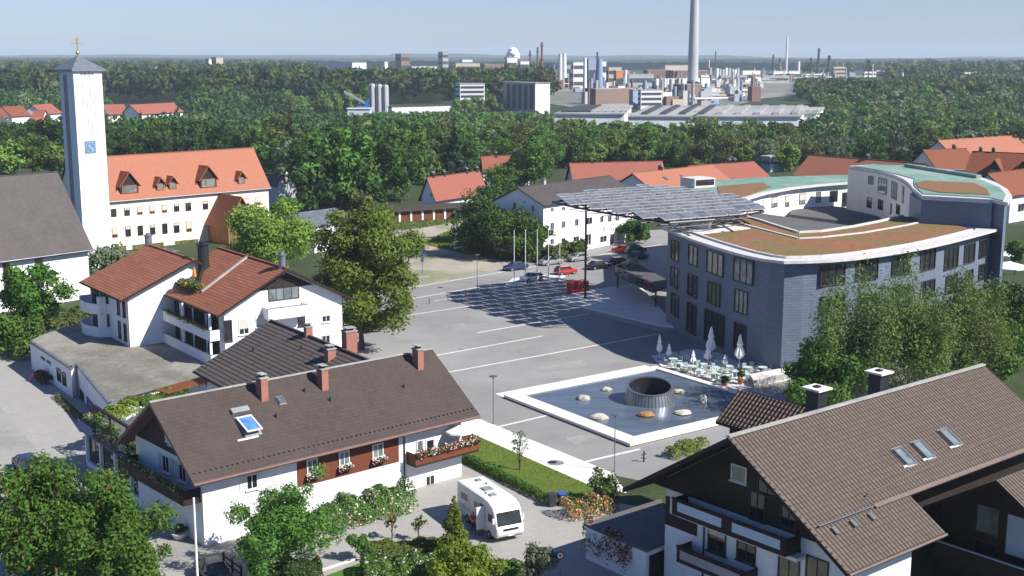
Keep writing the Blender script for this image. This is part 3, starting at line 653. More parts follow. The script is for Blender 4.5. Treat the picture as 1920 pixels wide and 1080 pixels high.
parasol('closed small white parasol farthest left, at the back of the terrace', 1236, 674, 627, .26, 0)
parasol('closed small white parasol second from the left, beside the leftmost', 1254, 676, 644, .26, 0)
parasol('closed small white parasol standing alone left of the two tall ones', 1299, 690, 657, .26, 0)
parasol('tallest closed white parasol by the dark doorway', 1332, 678, 612, .42, 1)
parasol('closed white parasol just left of and in front of the tallest one', 1327, 683, 650, .36, 0)
parasol('closed small white parasol between the two tall ones', 1359, 690, 664, .26, 0)
parasol('tall closed white parasol in the middle front of the terrace', 1386, 692, 626, .42, 1)
parasol('closed small white parasol farthest right near the building corner', 1453, 694, 653, .26, 0)
def table_proto():
    t = thing('cafe_table', 'round pale teal cafe table on the terrace', 'table', (0, 0, 0), 'cafe tables on the terrace')
    MB().lathe((0, 0, .72), [(.52, 0), (.52, .04), (0, .041)], 16).build('table_top', 'table_teal', t); MB().tube((0, 0, 0), (0, 0, .72), .04).build('stem', 'white_metal', t); MB().lathe((0, 0, 0), [(.28, 0), (.28, .03), (.05, .06)], 10).build('foot', 'white_metal', t); return t
def chair_proto():
    t = thing('cafe_chair', 'cafe chair on the terrace', 'chair', (0, 0, 0), 'cafe chairs on the terrace')
    MB().obox((-.25, -.25, .44), (.5, 0, 0), (0, .48, 0), (0, 0, .04)).build('seat', 'table_teal', t); MB().obox((-.25, .22, .5), (.5, 0, 0), (0, .04, .04), (0, 0, .42)).build('backrest', 'chair_dark', t)
    for x in (-.22, .19):
        for y in (-.23, .2): MB().obox((x, y, 0), (.035, 0, 0), (0, .035, 0), (0, 0, .438)).build('leg', 'chair_dark', t)
    return t
tp, cp0 = table_proto(), chair_proto(); ft_, fc_ = True, True
tabs = [(1262, 684), (1283, 676), (1296, 698), (1318, 694), (1312, 706), (1343, 700), (1340, 712), (1366, 698), (1380, 708), (1402, 700), (1412, 690), (1430, 700), (1437, 690), (1345, 686), (1275, 693), (1362, 716), (1400, 714)]
rr_ = random.Random(5)
for i, (x, y) in enumerate(tabs):
    P = G(x, y, .1); o = tp if i == 0 else copytree(tp); o.location = tuple(P)
    for k in range(3 + i % 2):
        a = rr_.uniform(0, .6) + k * 2 * math.pi / (3 + i % 2); c = cp0 if fc_ else copytree(cp0); fc_ = False
        c.location = (P[0] + .85 * math.cos(a), P[1] + .85 * math.sin(a), P[2]); c.rotation_euler.z = a - math.pi / 2 + rr_.uniform(-.3, .3)
for i, (x, y, h, lab) in enumerate([(1358, 726, .9, 'low round potted shrub at the front edge of the terrace'), (1388, 720, 1.6, 'taller potted shrub at the front edge of the terrace')]):
    P = G(x, y, .1); t = thing('potted_plant', lab, 'potted plant', P, 'potted shrubs on the terrace'); MB().lathe(P, [(.25, 0), (.36, .5), (.40, .5), (.40, .58), (.33, .58), (.3, .5)], 14).build('pot', 'terracotta', t)
    c, k = tree_meshes('bush', h, .55 if i == 0 else .5, 'leaf_dark', 700, .11, 40 + i); place(c, 'foliage', t, P + Z * .5)
wl = [tuple(p) for p in gp((1405, 716), (1478, 702), (1482, 711), (1412, 727))]; P = np.array([*wl[0], 0]); t = thing('low_wall', 'low grey stone block wall at the terrace corner', 'wall', P); MB().prism(wl, 0, .8).build('blocks', 'concrete', t); MB().prism([tuple(np.array(w_) + 0) for w_ in wl], .802, .9).build('coping', 'pale_slabs', t)
# ------------------------------------------------------------------ near house with the skylight
def balcony(root, A, u, L, depth, z, h=1.0, mat='wood_dark', floor='wood_dark', flow=None, n=None, name='balcony', rail=None, solid=True, seed=1):
    """balcony along wall from A in direction u, standing out on the right-hand side of u"""
    out = np.cross(u, Z); A = np.array(A, float) * [1, 1, 0] + Z * z
    b = MB().obox(A + out * .004, u * L, out * depth, Z * .16).build(name, floor, root)
    mb = MB(); t = .07
    mb.obox(A + out * depth + Z * .16, u * L, -out * t, Z * h); mb.obox(A + out * .01 + Z * .16, u * t, out * (depth - t - .012), Z * h); mb.obox(A + out * .01 + u * (L - t) + Z * .16, u * t, out * (depth - t - .012), Z * h)
    mb.build('parapet', mat, b)
    MB().obox(A + out * (depth - .12) + Z * (.163 + h) - u * .04, u * (L + .08), out * .18, Z * .06).build('handrail', rail or mat, b)
    if flow:
        V = MB().obox(A + out * (depth + .002) + Z * (.16 + h - .25), u * L, out * .24, Z * .22).build('flower_box', 'wood_dark', b)
        rng = np.random.default_rng(seed); k = int(L * 130); P = A + u * rng.uniform(0, L, k)[:, None] + out * (depth + .12 + rng.normal(size=k) * .14)[:, None] + Z * (.16 + h + .05 + rng.normal(size=k) * .16)[:, None]
        N = rng.normal(size=(k, 3)) + out + Z * .5; ml = ['leaf_green'] + list(flow)
        o = bpy.data.objects.new('flowers', qmesh('flowers', quads(P - WO[root.name], N, .09, rng, .9), ml, np.where(rng.random(k) < .5, rng.integers(1, len(ml), k), 0))); COL.objects.link(o); o.parent = b
    return b
a, b, hf, rz = solve((363, 907), (900, 778), (280, 755), 5.5)
HA = House('house', 'white house with dark brown roof, skylight and three brick chimneys beside the motorhome', 'house', a, b, 5.5, hf, rz, 'tile_brown', over=1.1, verge=1.2, fascia='wood_mauve', soffit='wood_mauve', ridge='pale')
print('HouseA half', hf, rz, proj(HA.A), proj(HA.B), proj(HA.b0), proj(HA.r1))
r = HA.root
K = dict(frame='window_frame_white')
cl0, cl1 = SX(HA.A + Z * 4, HA.L, 557), SX(HA.A + Z * 4, HA.L, 747)
zc0 = RP(650, 890, HA.A, np.cross(Z, HA.L))[2]; zt = 5.5 - .28 + HA.sl * 1.1 - .05
MB().obox(HA.A + HA.L * cl0 + Z * zc0, HA.L * (cl1 - cl0), -HA.P * .06, Z * (zt - zc0)).build('cladding', 'wood_boards', r)
sh = HA.P * -.062
for cx, cy in ((585, 874), (645, 859), (708, 845)): pw(r, HA.A + sh, HA.B + sh, cx, cy, 20, 27, frame='window_frame_white', gl='glass_pale', box=('flower_pink', 'flower_white'), nx=2)
pw(r, HA.A, HA.B, 472, 903, 22, 28, shutters='shutter_white', gl='glass_dark'); pw(r, HA.A, HA.B, 458, 962, 24, 26, gl='glass_dark', shutters='shutter_white')
for cx, cy in ((648, 934), (706, 918)): pw(r, HA.A, HA.B, cx, cy, 20, 24, shutters='shutter_white', gl='glass_pale')
pw(r, HA.A, HA.B, 806, 905, 17, 30, gl='glass_dark', box=('flower_red', 'flower_white')); pw(r, HA.A, HA.B, 805, 947, 19, 13, gl='glass_dark', nx=3); pw(r, HA.A, HA.B, 836, 941, 14, 13, gl='glass_dark')
pw(r, HA.A, HA.B, 806, 838, 15, 30, gl='glass_dark', name='balcony_door', nx=1, sill=False); pw(r, HA.A, HA.B, 787, 842, 12, 34, gl='glass_pale', name='balcony_door', nx=1, sill=False)
s0 = SX(HA.A + Z * 3, HA.L, 762); LB = np.linalg.norm(HA.B - HA.A)
balcony(r, HA.A + HA.L * s0, HA.L, LB - s0 + .9, 1.3, 2.35, .95, 'wood_boards', 'wood_dark', ('flower_red', 'flower_pink', 'flower_white'), seed=3)
balcony(r, HA.B + HA.L * 0 - HA.P * 0, HA.P, 6, 1.0, 2.35, .95, 'wood_boards', 'wood_dark', ('flower_red', 'flower_pink', 'flower_white'), seed=4)
q = HA.A + HA.L * (s0 - .25) - HA.P * .08; MB().tube(q, q + Z * 5.2, .06).build('downpipe', 'dark_metal', r)
# parasol on the balcony
P = HA.B - HA.L * .9 - HA.P * .8 + Z * 2.52; t = thing('parasol', 'open cream parasol on the flower balcony of the brown roofed house', 'parasol', P)
MB().tube(P, P + Z * 2.2, .03).build('pole', 'white_metal', t); mb = MB(); n = 8; top = P + Z * 2.45; E_ = [P + np.array([1.25 * math.cos(a), 1.25 * math.sin(a), 1.95 + .0]) for a in np.linspace(.2, .2 + 2 * math.pi, n, endpoint=False)]
for i in range(n): mb.face([E_[i], E_[(i + 1) % n], top]); mb.face([E_[i] - Z * .15, E_[(i + 1) % n] - Z * .15, E_[(i + 1) % n], E_[i]]); mb.face([E_[(i + 1) % n] - Z * .01, E_[i] - Z * .01, top - Z * .03])
mb.build('canopy', 'canvas_white', t)
for (px, py, h) in ((492, 744, 1.55), (605, 724, 1.45), (784, 686, 1.5)): chimney(HA.roof, HA.front(px, py), h, .62, .85, HA.th)
def skylight(hs, px, py, w, h, gl='glass_blue', fr='window_frame_white', lift=.12, open_=0, label=None):
    P = hs.front(px, py); D_ = unit(hs.P * hs.half + Z * (hs.rz - hs.ze)); n = unit(np.cross(hs.L, D_)); n = n if n[2] > 0 else -n; f = .12
    D2 = unit(D_ + n * -open_) if open_ else D_; n2 = unit(np.cross(hs.L, D2)); n2 = n2 if n2[2] > 0 else -n2
    O = P - hs.L * w / 2 - D_ * h / 2 + n * (lift if not open_ else lift + open_ * h)
    mb = MB(); mb.obox(O, hs.L * w, D2 * f, n2 * .1); mb.obox(O + D2 * (h - f), hs.L * w, D2 * f, n2 * .1); mb.obox(O + D2 * f, hs.L * f, D2 * (h - 2 * f), n2 * .1); mb.obox(O + D2 * f + hs.L * (w - f), hs.L * f, D2 * (h - 2 * f), n2 * .1)
    o = mb.build('skylight', fr, hs.roof); MB().obox(O + D2 * f + hs.L * f + n2 * .03, hs.L * (w - 2 * f), D2 * (h - 2 * f), n2 * .02).build('pane', gl, o)
    MB().obox(P - hs.L * (w / 2 + .05) - D_ * (h / 2 + .1) - n * .05, hs.L * (w + .1), D_ * (h + .2), n * (.05 + lift - .01)).build('kerb', 'vent_grey', o)
    return o
skylight(HA, 465, 800, 1.35, 1.9, open_=.22); skylight(HA, 526, 752, .55, .7, 'glass_pale', 'grey_metal')
MB().obox(HA.front(466, 824) - HA.L * .9, HA.L * 1.8, unit(HA.P * HA.half + Z * (HA.rz - HA.ze)) * .16, HA.n * .05).build('flashing', 'concrete_light', HA.roof)
D_ = unit(HA.P * HA.half + Z * (HA.rz - HA.ze))
for s, pp in ((0, (455, 775)),): MB().obox(HA.front(*pp) - HA.L * .9 + HA.n * .01, HA.L * 1.5, D_ * .5, HA.n * .25).build('shutter_box', 'vent_grey', HA.roof)
for px, py in ((571, 735), (619, 752), (757, 727), (518, 783)): q = HA.front(px, py); MB().tube(q - Z * .1, q + Z * .35, .07).build('vent_pipe', 'dark_metal', HA.roof)
mb = MB()
for k in range(60):
    q = HA.e0 + HA.L * (.4 + k * (HA.len - .8) / 59) + D_ * .75 + HA.n * .01; mb.obox(q, HA.L * .06, D_ * .12, HA.n * .12)
mb.build('snow_guard', 'tile_brown', HA.roof)
# gable side: grey upper wall windows, dark verandas, shop front extension
Gd, Ga = HA.Dd, HA.A; gu = -HA.P
for z, s in ((5.0, 5.4), (5.0, 8.2), (7.5, 6.8)): window(r, Gd + gu * s + Z * z + gu * 0 - HA.L * (.003 if z < 6 else .036), math.degrees(math.atan2(gu[1], gu[0])), 1.2, 1.4, gl='glass_dark', shutters='shutter_blue')
balcony(r, Gd + gu * .3, gu, LBg := (2 * HA.half - 2.2 - .6), 1.4, 3.4, 1.0, 'wood_dark', 'wood_dark', ('leaf_dark', 'leaf_olive', 'flower_pink'), seed=7)
balcony(r, Gd + gu * 3.0, gu, 2 * HA.half - 2.2 - 3.3, 1.1, 5.3, 1.0, 'wood_dark', 'wood_dark', seed=7) if False else None
_g = HA.L * -.004
mb = MB(); zz_ = lambda o: HA.ze + HA.sl * o - .34; o3 = 2 * HA.half - 1.1
dq = (zz_(HA.half) - 6.1) / HA.sl
_F = [HA.A * [1, 1, 0] + HA.P * (o - 1.1) + _g * 8 + Z * z for o, z in ((HA.half + dq, 6.1), (HA.half - dq, 6.1), (HA.half, zz_(HA.half)))]
mb.face(_F); mb.build('gable_boards', 'wood_dark', r)
# shop front (single storey glazed extension)
sa, sb = G(190, 868), G(288, 938); su = unit(sb - sa); sn = np.cross(Z, su)
sa = sa - sn * 1.3; sl_ = np.linalg.norm(sb - sa) + 5.5; t = thing('shop', 'low glazed shop front with white piers under the dark veranda', 'shop', sa)
dep = 6; MB().obox(sa + sn * .3, su * sl_, sn * dep, Z * 3.1).build('wall', 'plaster_grey', t); MB().obox(sa - sn * .15 + Z * 3.103 - su * .1, su * (sl_ + .2), sn * (dep + .5), Z * .18).build('roof', 'felt_grey', t)
for k in range(6): MB().obox(sa + su * (sl_ * k / 5 - .15), su * .3, sn * .28, Z * 3.1).build('pier', 'plaster_white', t)
MB().obox(sa + su * .16, su * (sl_ - .3), sn * .25, Z * .5).build('plinth', 'plaster_white', t)
for k in range(5):
    c = sa + su * (sl_ * (k + .5) / 5) + sn * .295 + Z * 1.7; window(t, c, math.degrees(math.atan2(su[1], su[0])), sl_ / 5 - .5, 2.3, frame='window_frame_dark', gl='glass_dark', sill=False, name='shop_window')
mb = MB(); q = sa - su * 3.5 + sn * .4
MB().obox(sa - su * 1.2 + Z * 3.3 - sn * .2, su * 3.4, sn * .08, Z * .8).build('shop_board', 'sign_blue', t)
# dark timber frame below the veranda, potted plants hanging on it
t = thing('veranda', 'dark timber veranda posts with greenery above the shop front', 'veranda', sa + su * 1)
for k in range(5): MB().obox(sa + su * (1 + k * (sl_ - 2) / 4) + sn * .5 + Z * 3.29, su * .16, sn * .16, Z * 2.3).build('post', 'wood_dark', t)
MB().obox(sa + su * .9 + sn * .45 + Z * 5.6, su * (sl_ - 1.7), sn * .25, Z * .2).build('beam', 'wood_dark', t)
MB().obox(sa + su * .9 + sn * .40 + Z * 4.2, su * (sl_ - 1.7), sn * .08, Z * .1).build('rail', 'wood_dark', t)
shrub_row('creeper', 'creeper and hanging plants along the veranda above the shop', 'plant', sa + su * .6 + sn * .7, sa + su * (sl_ - .5) + sn * .7, .9, 1.2, 3200, 'leaf_dark', .12, ('leaf_olive', 'leaf_olive'), 5, 3.3, fl=.2)
# ------------------------------------------------------------------ ribbed dark roof house behind it
zB = 5.0; rB = G(507, 600, 9.2); uB = D(-55); eB0 = RP(363, 695, rB, uB); print('B', eB0)
halfB = float(np.linalg.norm((eB0 - rB)[:2])); r1 = rB + uB * SX(rB, uB, 704); e1B = eB0 + uB * np.linalg.norm((r1 - rB))
HB = House('house', 'house with dark grey ribbed tile roof between the brown roof and the red roofs', 'house', eB0, e1B, eB0[2], halfB, 9.2, 'tile_grey', wall='plaster_white', over=1.0, verge=.9, side=1, left=0, right=0)
print('B half', halfB, eB0[2], HB.len)
chimney(HB.roof, HB.front(619, 672), .9, .8, .8, HB.th); chimney(HB.roof, HB.front(578, 628), .8, .6, .7, HB.th)
P = G(642, 668, 6); chimney(HB.roof, HB.r0 + HB.L * (SX(HB.r0, HB.L, 641)) + HB.P * .8 - Z * .3, 1.9, 1.0, 1.1, HB.th)
for px, py in ((565, 655), (475, 658)): q = HB.front(px, py); MB().tube(q - Z * .1, q + Z * .4, .08).build('vent_pipe', 'dark_metal', HB.roof)
# ------------------------------------------------------------------ flat roofed workshop in front of the red roofed house
zf = 3.3; poly = [tuple(G(u, v, zf)[:2]) for u, v in ((56, 640), (133, 690), (143, 683), (205, 757), (250, 742), (370, 712), (460, 690), (420, 640), (140, 608), (78, 628))]
P = np.array([*poly[0], 0]); t = thing('workshop', 'flat roofed white workshop with stained grey roof along the street', 'building', P)
MB().prism(poly, 0, zf - .25).build('wall', 'plaster_white', t); MB().prism(poly, zf - .248, zf).build('roof', 'felt_stained', t)
cen = np.mean(np.array(poly), 0)
mb = MB()
for i in range(4):
    a_, b_ = np.array([*poly[i], zf]), np.array([*poly[i + 1], zf]); u = unit(b_ - a_); n = np.cross(Z, u); mb.obox(a_ - n * .06 - Z * .22 , u * np.linalg.norm(b_ - a_), n * .3, Z * .30)
mb.build('roof_edge', 'zinc', t)
A_ = np.array([*poly[0], 0]); B_ = np.array([*poly[1], 0])
for cx, cy, w_, h_ in ((81, 672, 7, 5), (92, 679, 7, 5), (111, 703, 7, 24), (121, 711, 7, 24)): pw(t, A_, B_, cx, cy, w_, h_, frame='window_frame_dark', sill=False, nx=1)
A_ = np.array([*poly[2], 0]); B_ = np.array([*poly[3], 0])
for cx, cy in ((132, 725), (143, 732), (154, 739)): pw(t, A_, B_, cx, cy, 7, 12, frame='window_frame_dark', nx=1)
pw(t, A_, B_, 175, 772, 22, 30, frame='window_frame_dark', gl='glass_pale', sill=False, name='garage_door', nx=1)
# roof garden with pergola and vines
ra, rb_ = G(232, 765, 3.3), G(385, 722, 3.3)
t = thing('pergola', 'orange timber lattice pergola at the edge of the grey flat roof', 'pergola', ra); u = unit((rb_ - ra) * [1, 1, 0]); v = -np.cross(Z, u); L_ = np.linalg.norm(rb_ - ra)
for k in range(5): MB().obox(ra + u * L_ * k / 4, u * .12, v * .12, Z * .8).build('post', 'wood_dark', t)
MB().obox(ra + Z * .8, u * L_, v * .1, Z * .12).build('rail', 'wood_dark', t)
mb = MB()
for k in range(26): mb.obox(ra + u * (L_ * .35 + k * L_ * .65 / 26) + Z * (.93), u * .10, v * 2.2, Z * .08)
mb.build('slats', 'wood_orange', t); mb = MB()
for k in range(40): mb.obox(ra + u * (k * L_ / 40) + Z * .05, u * .04 + Z * 0, v * .04, Z * .75)
mb.build('lattice', 'rust_orange', t)
for i, (x0, y0, x1, y1, w_, lf, lb) in enumerate([(195, 790, 262, 755, 2.2, 'leaf_lime', 'bright green climbing plants at the left end of the roof garden'), (262, 765, 345, 735, 1.6, 'leaf_green', 'green climbing plants beside the pergola lattice')]):
    shrub_row('climbing_plant', lb, 'plant', G(x0, y0, 3.3), G(x1, y1, 3.3), w_, 1.1, 2600, lf, .15, ('leaf_lime',), 11 + i, 3.0)
shrub_row('roof_planting', 'plants on the awning corner above the shop', 'plant', G(165, 785, 3.2), G(215, 812, 3.2), 1.1, .6, 700, 'leaf_olive', .12, ('rust_orange',), 16, 3.2)
# ------------------------------------------------------------------ red roofed twin house
WS = dict(frame='window_frame_dark')
ze = 9.0
def red_house(name, label, e0, e1, rr, over=1.0, verge=.9):
    a, b, hf, rz = solve(e1, e0, rr, ze, at1=True)     # run the eave away from the camera first
    return a, b, hf, rz
a = G(128, 530, ze); b = G(227, 563, ze); L = D(-54); q = RP(363, 487, b, L); P_ = np.cross(Z, L); print('Cleft', np.dot(q - b, P_), q[2])
lenL = 14.8; HC1 = House('house', 'left wing of the white twin house, red tile roof with rounded corner balconies', 'house', b - L * lenL, b, ze, float(np.dot(q - b, P_)), float(q[2]), 'tile_red', over=1.0, verge=.8)
b2 = G(408, 592, ze); q2 = RP(538, 503, b2, L); print('Cmain', np.dot(q2 - b2, P_), q2[2], 'len1', HC1.len)
HC2 = House('house', 'right wing of the white twin house, red tile roof with roof terrace and gable balcony', 'house', b2 - L * 18.6, b2, ze, float(np.dot(q2 - b2, P_)), float(q2[2]), 'tile_red', over=1.1, verge=.9)
for H_ in (HC1, HC2): print('px', proj(H_.e0), proj(H_.e1), proj(H_.r0), proj(H_.r1), proj(H_.b1))
# gable of right wing
r = HC2.root; GA, GB = HC2.B, HC2.Cc
for cx, cy, w_, h_, kw in ((427, 620, 17, 40, dict(gl='glass_dark')), (457, 612, 20, 30, dict(gl='glass_dark', blind=.65, frame='window_frame_white')), (490, 600, 20, 26, dict(gl='glass_dark', blind=.9, frame='window_frame_white')), (565, 598, 14, 26, dict(gl='glass_dark')), (611, 590, 17, 28, dict(blind=.6, frame='window_frame_white')), (611, 640, 16, 24, dict(frame='window_frame_white'))):
    pw(r, GA, GB, cx, cy, w_, h_, **{**dict(frame='window_frame_dark'), **kw})
pw(r, GA, GB, 532, 547, 58, 30, frame='window_frame_dark', gl='glass_pale', nx=4, name='gable_window', sill=False); 
gu = unit(GB - GA); n_ = np.cross(Z, gu); s = SX(GA + Z * 9, gu, 492); s1 = SX(GA + Z * 9, gu, 566); zz = RP(530, 592, GA, n_)[2]
balcony(r, GA + gu * s, gu, s1 - s, 1.5, zz, 1.1, 'plaster_white', 'plaster_white', rail='vent_grey')
mb = MB(); c = HC2.r1 * 1.0; c = GA + gu * (HC2.half - 1.1) + n_ * -.03; tz = HC2.rz - .45
mb.face([c - gu * 3.6 + Z * (tz - 3.6 * HC2.sl - .0), c + gu * 3.6 + Z * (tz - 3.6 * HC2.sl), c + Z * (tz)]); mb.build('gable_boards', 'wood_dark', r)
# loggia side of right wing: dark bands with white parapets
A0, B0 = HC2.A, HC2.B; lu = HC2.L; LL = np.linalg.norm(B0 - A0)
for z, flow in ((6.0, ('flower_red', 'leaf_olive')), (3.32, None)):
    b_ = balcony(r, A0 + lu * .6, lu, LL - 1.0, 1.5, z, 1.0, 'plaster_white', 'plaster_white', None, rail='zinc')
    for k in range(4): window(r, A0 + lu * (2.4 + k * (LL - 4) / 3.4) - HC2.P * .003 + Z * (z + 1.45), HC2.th, (LL - 4) / 3.4 - .7, 2.2, frame='window_frame_dark', gl='glass_dark', sill=False, name='terrace_window', nx=3)
    for k in range(3): MB().obox(A0 + lu * (.7 + k * (LL - 1.6) / 2) - HC2.P * 1.45 + Z * (z + 1.17), lu * .25, HC2.P * .25, Z * (1.75 if z > 5 else 1.50)).build('pillar', 'plaster_white', r)
    if flow:
        shrub_row('balcony_flowers', 'red and green balcony flowers on the upper terrace of the right wing', 'flowers', A0 + lu * 4 - HC2.P * 1.5, B0 - lu * 1 - HC2.P * 1.5, .5, .55, 1400, 'leaf_green', .1, ('flower_red', 'leaf_olive'), 21, 6.9, fl=.35)
# roof terrace cut into right wing (dark well with plants) and pale coping strip
Dn = unit(HC2.P * HC2.half + Z * (HC2.rz - HC2.ze)); nn = HC2.n
def on2(px, py, up=0): return HC2.front(px, py) + nn * up
mb = MB(); c4 = [on2(*p, .03) for p in ((333, 545), (382, 548), (392, 530), (368, 520), (388, 497), (340, 508))]
A1, A2 = on2(377, 547, .0), on2(462, 482, .0); w_ = HC2.L * .42
mb = MB(); mb.obox(A1, A2 - A1, w_, nn * .16); mb.build('coping', 'concrete', HC2.roof)
t0 = HC2.front(355, 532); mb = MB(); u0 = HC2.L; v0 = Dn
O = on2(335, 535); wdt = float(np.dot(on2(380, 548) - O, u0)); hgt = float(np.linalg.norm(on2(370, 498) - on2(352, 540)))
cq = [on2(*p, .03) for p in ((313, 531), (371, 547), (384, 506), (338, 493))]; MB().face(cq if np.cross(cq[1] - cq[0], cq[2] - cq[1])[2] > 0 else cq[::-1]).build('terrace_floor', 'felt_grey', HC2.roof)
mb = MB()
for k in (0, 1, 2, 3): p_, q_ = cq[k], cq[(k + 1) % 4]; d_ = unit(q_ - p_); mb.obox(p_ + d_ * .08 + nn * .02, (q_ - p_) * .97, np.cross(nn, d_) * .15, nn * (.45 if k != 2 else 1.2))
mb.build('terrace_parapet', 'wood_dark', HC2.roof)
for i, (ax, ay, bx, by, lf, sd, lb) in enumerate([(338, 540, 378, 546, 'leaf_olive', 31, 'row of plants along the lower edge of the roof terrace'), (345, 515, 368, 497, 'leaf_dark', 32, 'dark shrubs at the back of the roof terrace')]):
    a_, b_ = HC2.front(ax, ay), HC2.front(bx, by); shrub_row('terrace_plants', lb, 'plants', a_, b_, 1.0 + i, 1.0, 500, lf, .17, ('leaf_lime', 'flower_orange'), sd, min(a_[2], b_[2]) + .1, fl=.15)
P = HC2.front(365, 528); t = thing('parasol', 'small folded orange parasol on the roof terrace', 'parasol', P); MB().tube(P, P + Z * 1.7, .03).build('pole', 'white_metal', t); MB().lathe(P, [(.1, .4), (.25, .6), (.2, 1.2), (.05, 1.7)], 10).build('canopy', 'flower_orange', t)
def metal_stack(hs, P, h, r_=.35, mat='grey_metal'):
    o = MB().lathe(P, [(r_, -.8), (r_, h), (r_ * 1.25, h), (r_ * 1.25, h + .12), (r_ * .6, h + .12), (r_ * .6, h + .35), (0, h + .4)], 12).build('chimney', mat, hs.roof); return o
metal_stack(HC2, HC2.r1 - HC2.L * 1.2, 1.3, .4, 'zinc'); metal_stack(HC1, HC1.r0 + HC1.L * .2 - Z * .3, 1.4, .45, 'zinc'); metal_stack(HC1, HC1.r1 - HC1.L * .5 + HC1.P * 1.4 - Z * .6, 2.2, .65, 'dark_metal')
# left wing: rounded corner balconies, paired windows, tall white gable
r = HC1.root; A0, B0 = HC1.A, HC1.B; LL = np.linalg.norm(B0 - A0)
for z in (6.1, 3.32):
    c = A0 + lu * 3.6; pts = [c - lu * 4.4 + HC1.P * 1.0, c - lu * 4.4 - HC1.P * 1.2] + [c + lu * (-3.6 + 6.2 * k / 6) - HC1.P * (1.3 + .8 * math.sin(math.pi * k / 6)) for k in range(7)] + [c + lu * 3.2, c + lu * 3.2 + HC1.P * .2]
    pl = [tuple(p[:2]) for p in pts]; b_ = MB().prism(pl, z, z + .2).build('balcony', 'plaster_white', r)
    mb = MB()
    for p, q in zip(pts[:-2], pts[1:-1]):
        u = unit((q - p) * [1, 1, 0]); mb.obox(p * [1, 1, 0] + Z * (z + .202), (q - p) * [1, 1, 0], np.cross(Z, u) * .12, Z * 1.0)
    mb.build('parapet', 'plaster_white', b_)
    for k in range(2): window(r, A0 + lu * (1.8 + 3.2 * k) - HC1.P * .003 + Z * (z + 1.5), HC1.th, 2.6, 2.2, frame='window_frame_dark', gl='glass_dark', sill=False, name='terrace_window')
    MB().obox(A0 + lu * 5.9 - HC1.P * 1.2 + Z * (z + 1.204 if z < 4 else z + .2), lu * .8, HC1.P * .8, Z * (1.57 if z < 4 else 1.9)).build('pillar', 'plaster_white', r)
    for k in range(2): window(r, A0 + lu * (LL - 3.2 + 1.9 * k) - HC1.P * .003 + Z * (z + 1.5), HC1.th, .9, 2.0, frame='window_frame_dark', gl='glass_dark', nx=1)
q = HC1.B - HC1.P * .06 + HC1.L * .06; MB().tube(q, q + Z * 8.9, .06).build('downpipe', 'wood_mauve', r)
# ------------------------------------------------------------------ parish office with the long orange roof
ze = 9.5; a, b = G(203, 378, ze), G(508, 352, ze); L = unit(b - a); q = RP(475, 277, b, L); P_ = np.cross(Z, L); ext = -SX(a, L, 118) ; print('office', np.dot(q - b, P_), q[2], ext)
HO = House('office_building', 'long cream office building with orange tile roof and timber dormers', 'building', a, b, ze, float(np.dot(q - b, P_)), float(q[2]), 'tile_orange', wall='plaster_cream', left=abs(ext) - 4, over=.5, verge=.3, fascia='wood_mauve', thick=.2, gutter='zinc')
r = HO.root
for row, (y0, y1, st) in enumerate([(397, 381, 'dddbbbdd.ddbbb'), (434, 415, 'bdddddd')]):
    xs = [213, 238, 262, 285, 308, 331, 353, 385, 409, 441, 462, 483] if row == 0 else [215, 240, 263, 286, 309, 331, 354]
    for i, x in enumerate(xs):
        t_ = (x - 213) / 270; y = (399 + (377 - 399) * t_) if row == 0 else (436 - 11 * (x - 215) / 139)
        bl = .7 if (row == 0 and i in (2, 3, 4, 9, 10, 11)) or (row == 1 and i in (0, 6)) else (.25 if i % 2 else 0)
        pw(r, HO.A, HO.B, x, y, 10, 15 if row == 0 else 19, frame='wood_orange' if bl > .5 else 'window_frame_dark', gl='glass_dark', blind=bl, sill=False)
for x in (225, 260, 295, 340, 360): pw(r, HO.A, HO.B, x, 470 - (x - 215) * .09, 24, 16, frame='window_frame_gold', gl='glass_green', nx=3, name='window', sill=False)
def dormer(hs, px, py, w, h, rh, mat='tile_rust', big=True):
    """gabled timber dormer: px,py = foot of its front on the roof"""
    P = hs.front(px, py); u, v = hs.L, hs.P; dz = hs.sl; dep = (h + rh) / dz + .4
    a_, b_ = P - u * w / 2, P + u * w / 2
    mb = MB(); f = [a_ - Z * .3, b_ - Z * .3, b_ + Z * h, P + Z * (h + rh), a_ + Z * h]; k = [q + v * dep for q in f]
    mb.face(f); mb.face([a_ - Z * .3, a_ + Z * h, k[4], k[0]]); mb.face([b_ + Z * h, b_ - Z * .3, k[1], k[2]]); o = mb.build('dormer', 'wood_dark', hs.roof)
    mb = MB(); ov = .35; t = Z * .12
    for s in (-1, 1):
        e = P + u * s * (w / 2 + ov) + Z * (h - ov * rh / (w / 2)) - v * .5; rg = P + Z * (h + rh) - v * .5; e2, r2 = e + v * (dep + .5), rg + v * (dep + .5)
        f = [e, rg, r2, e2] if s < 0 else [rg, e, e2, r2]; f = f if s > 0 else f
        T = Z * .14; top = [q + T for q in f]; n = np.cross(top[1] - top[0], top[2] - top[1]); top = top if n[2] > 0 else top[::-1]; bot = [q - T for q in top[::-1]]
        mb.face(top, 0); mb.face(bot, 1); mb.face([e, e + T, rg + T, rg] if s < 0 else [rg, rg + T, e + T, e], 1); mb.face([e, e2, e2 + T, e + T] if s > 0 else [e + T, e2 + T, e2, e], 1)
    mb.build('dormer_roof', [mat, 'wood_orange'], o)
    th = hs.th; ww = window(hs.root, P - v * .02 + Z * (h * .5), th, w * .82, h * .85, frame='wood_orange', gl='glass_pale', nx=3 if big else 2, sill=False, name='dormer_window')
    return o
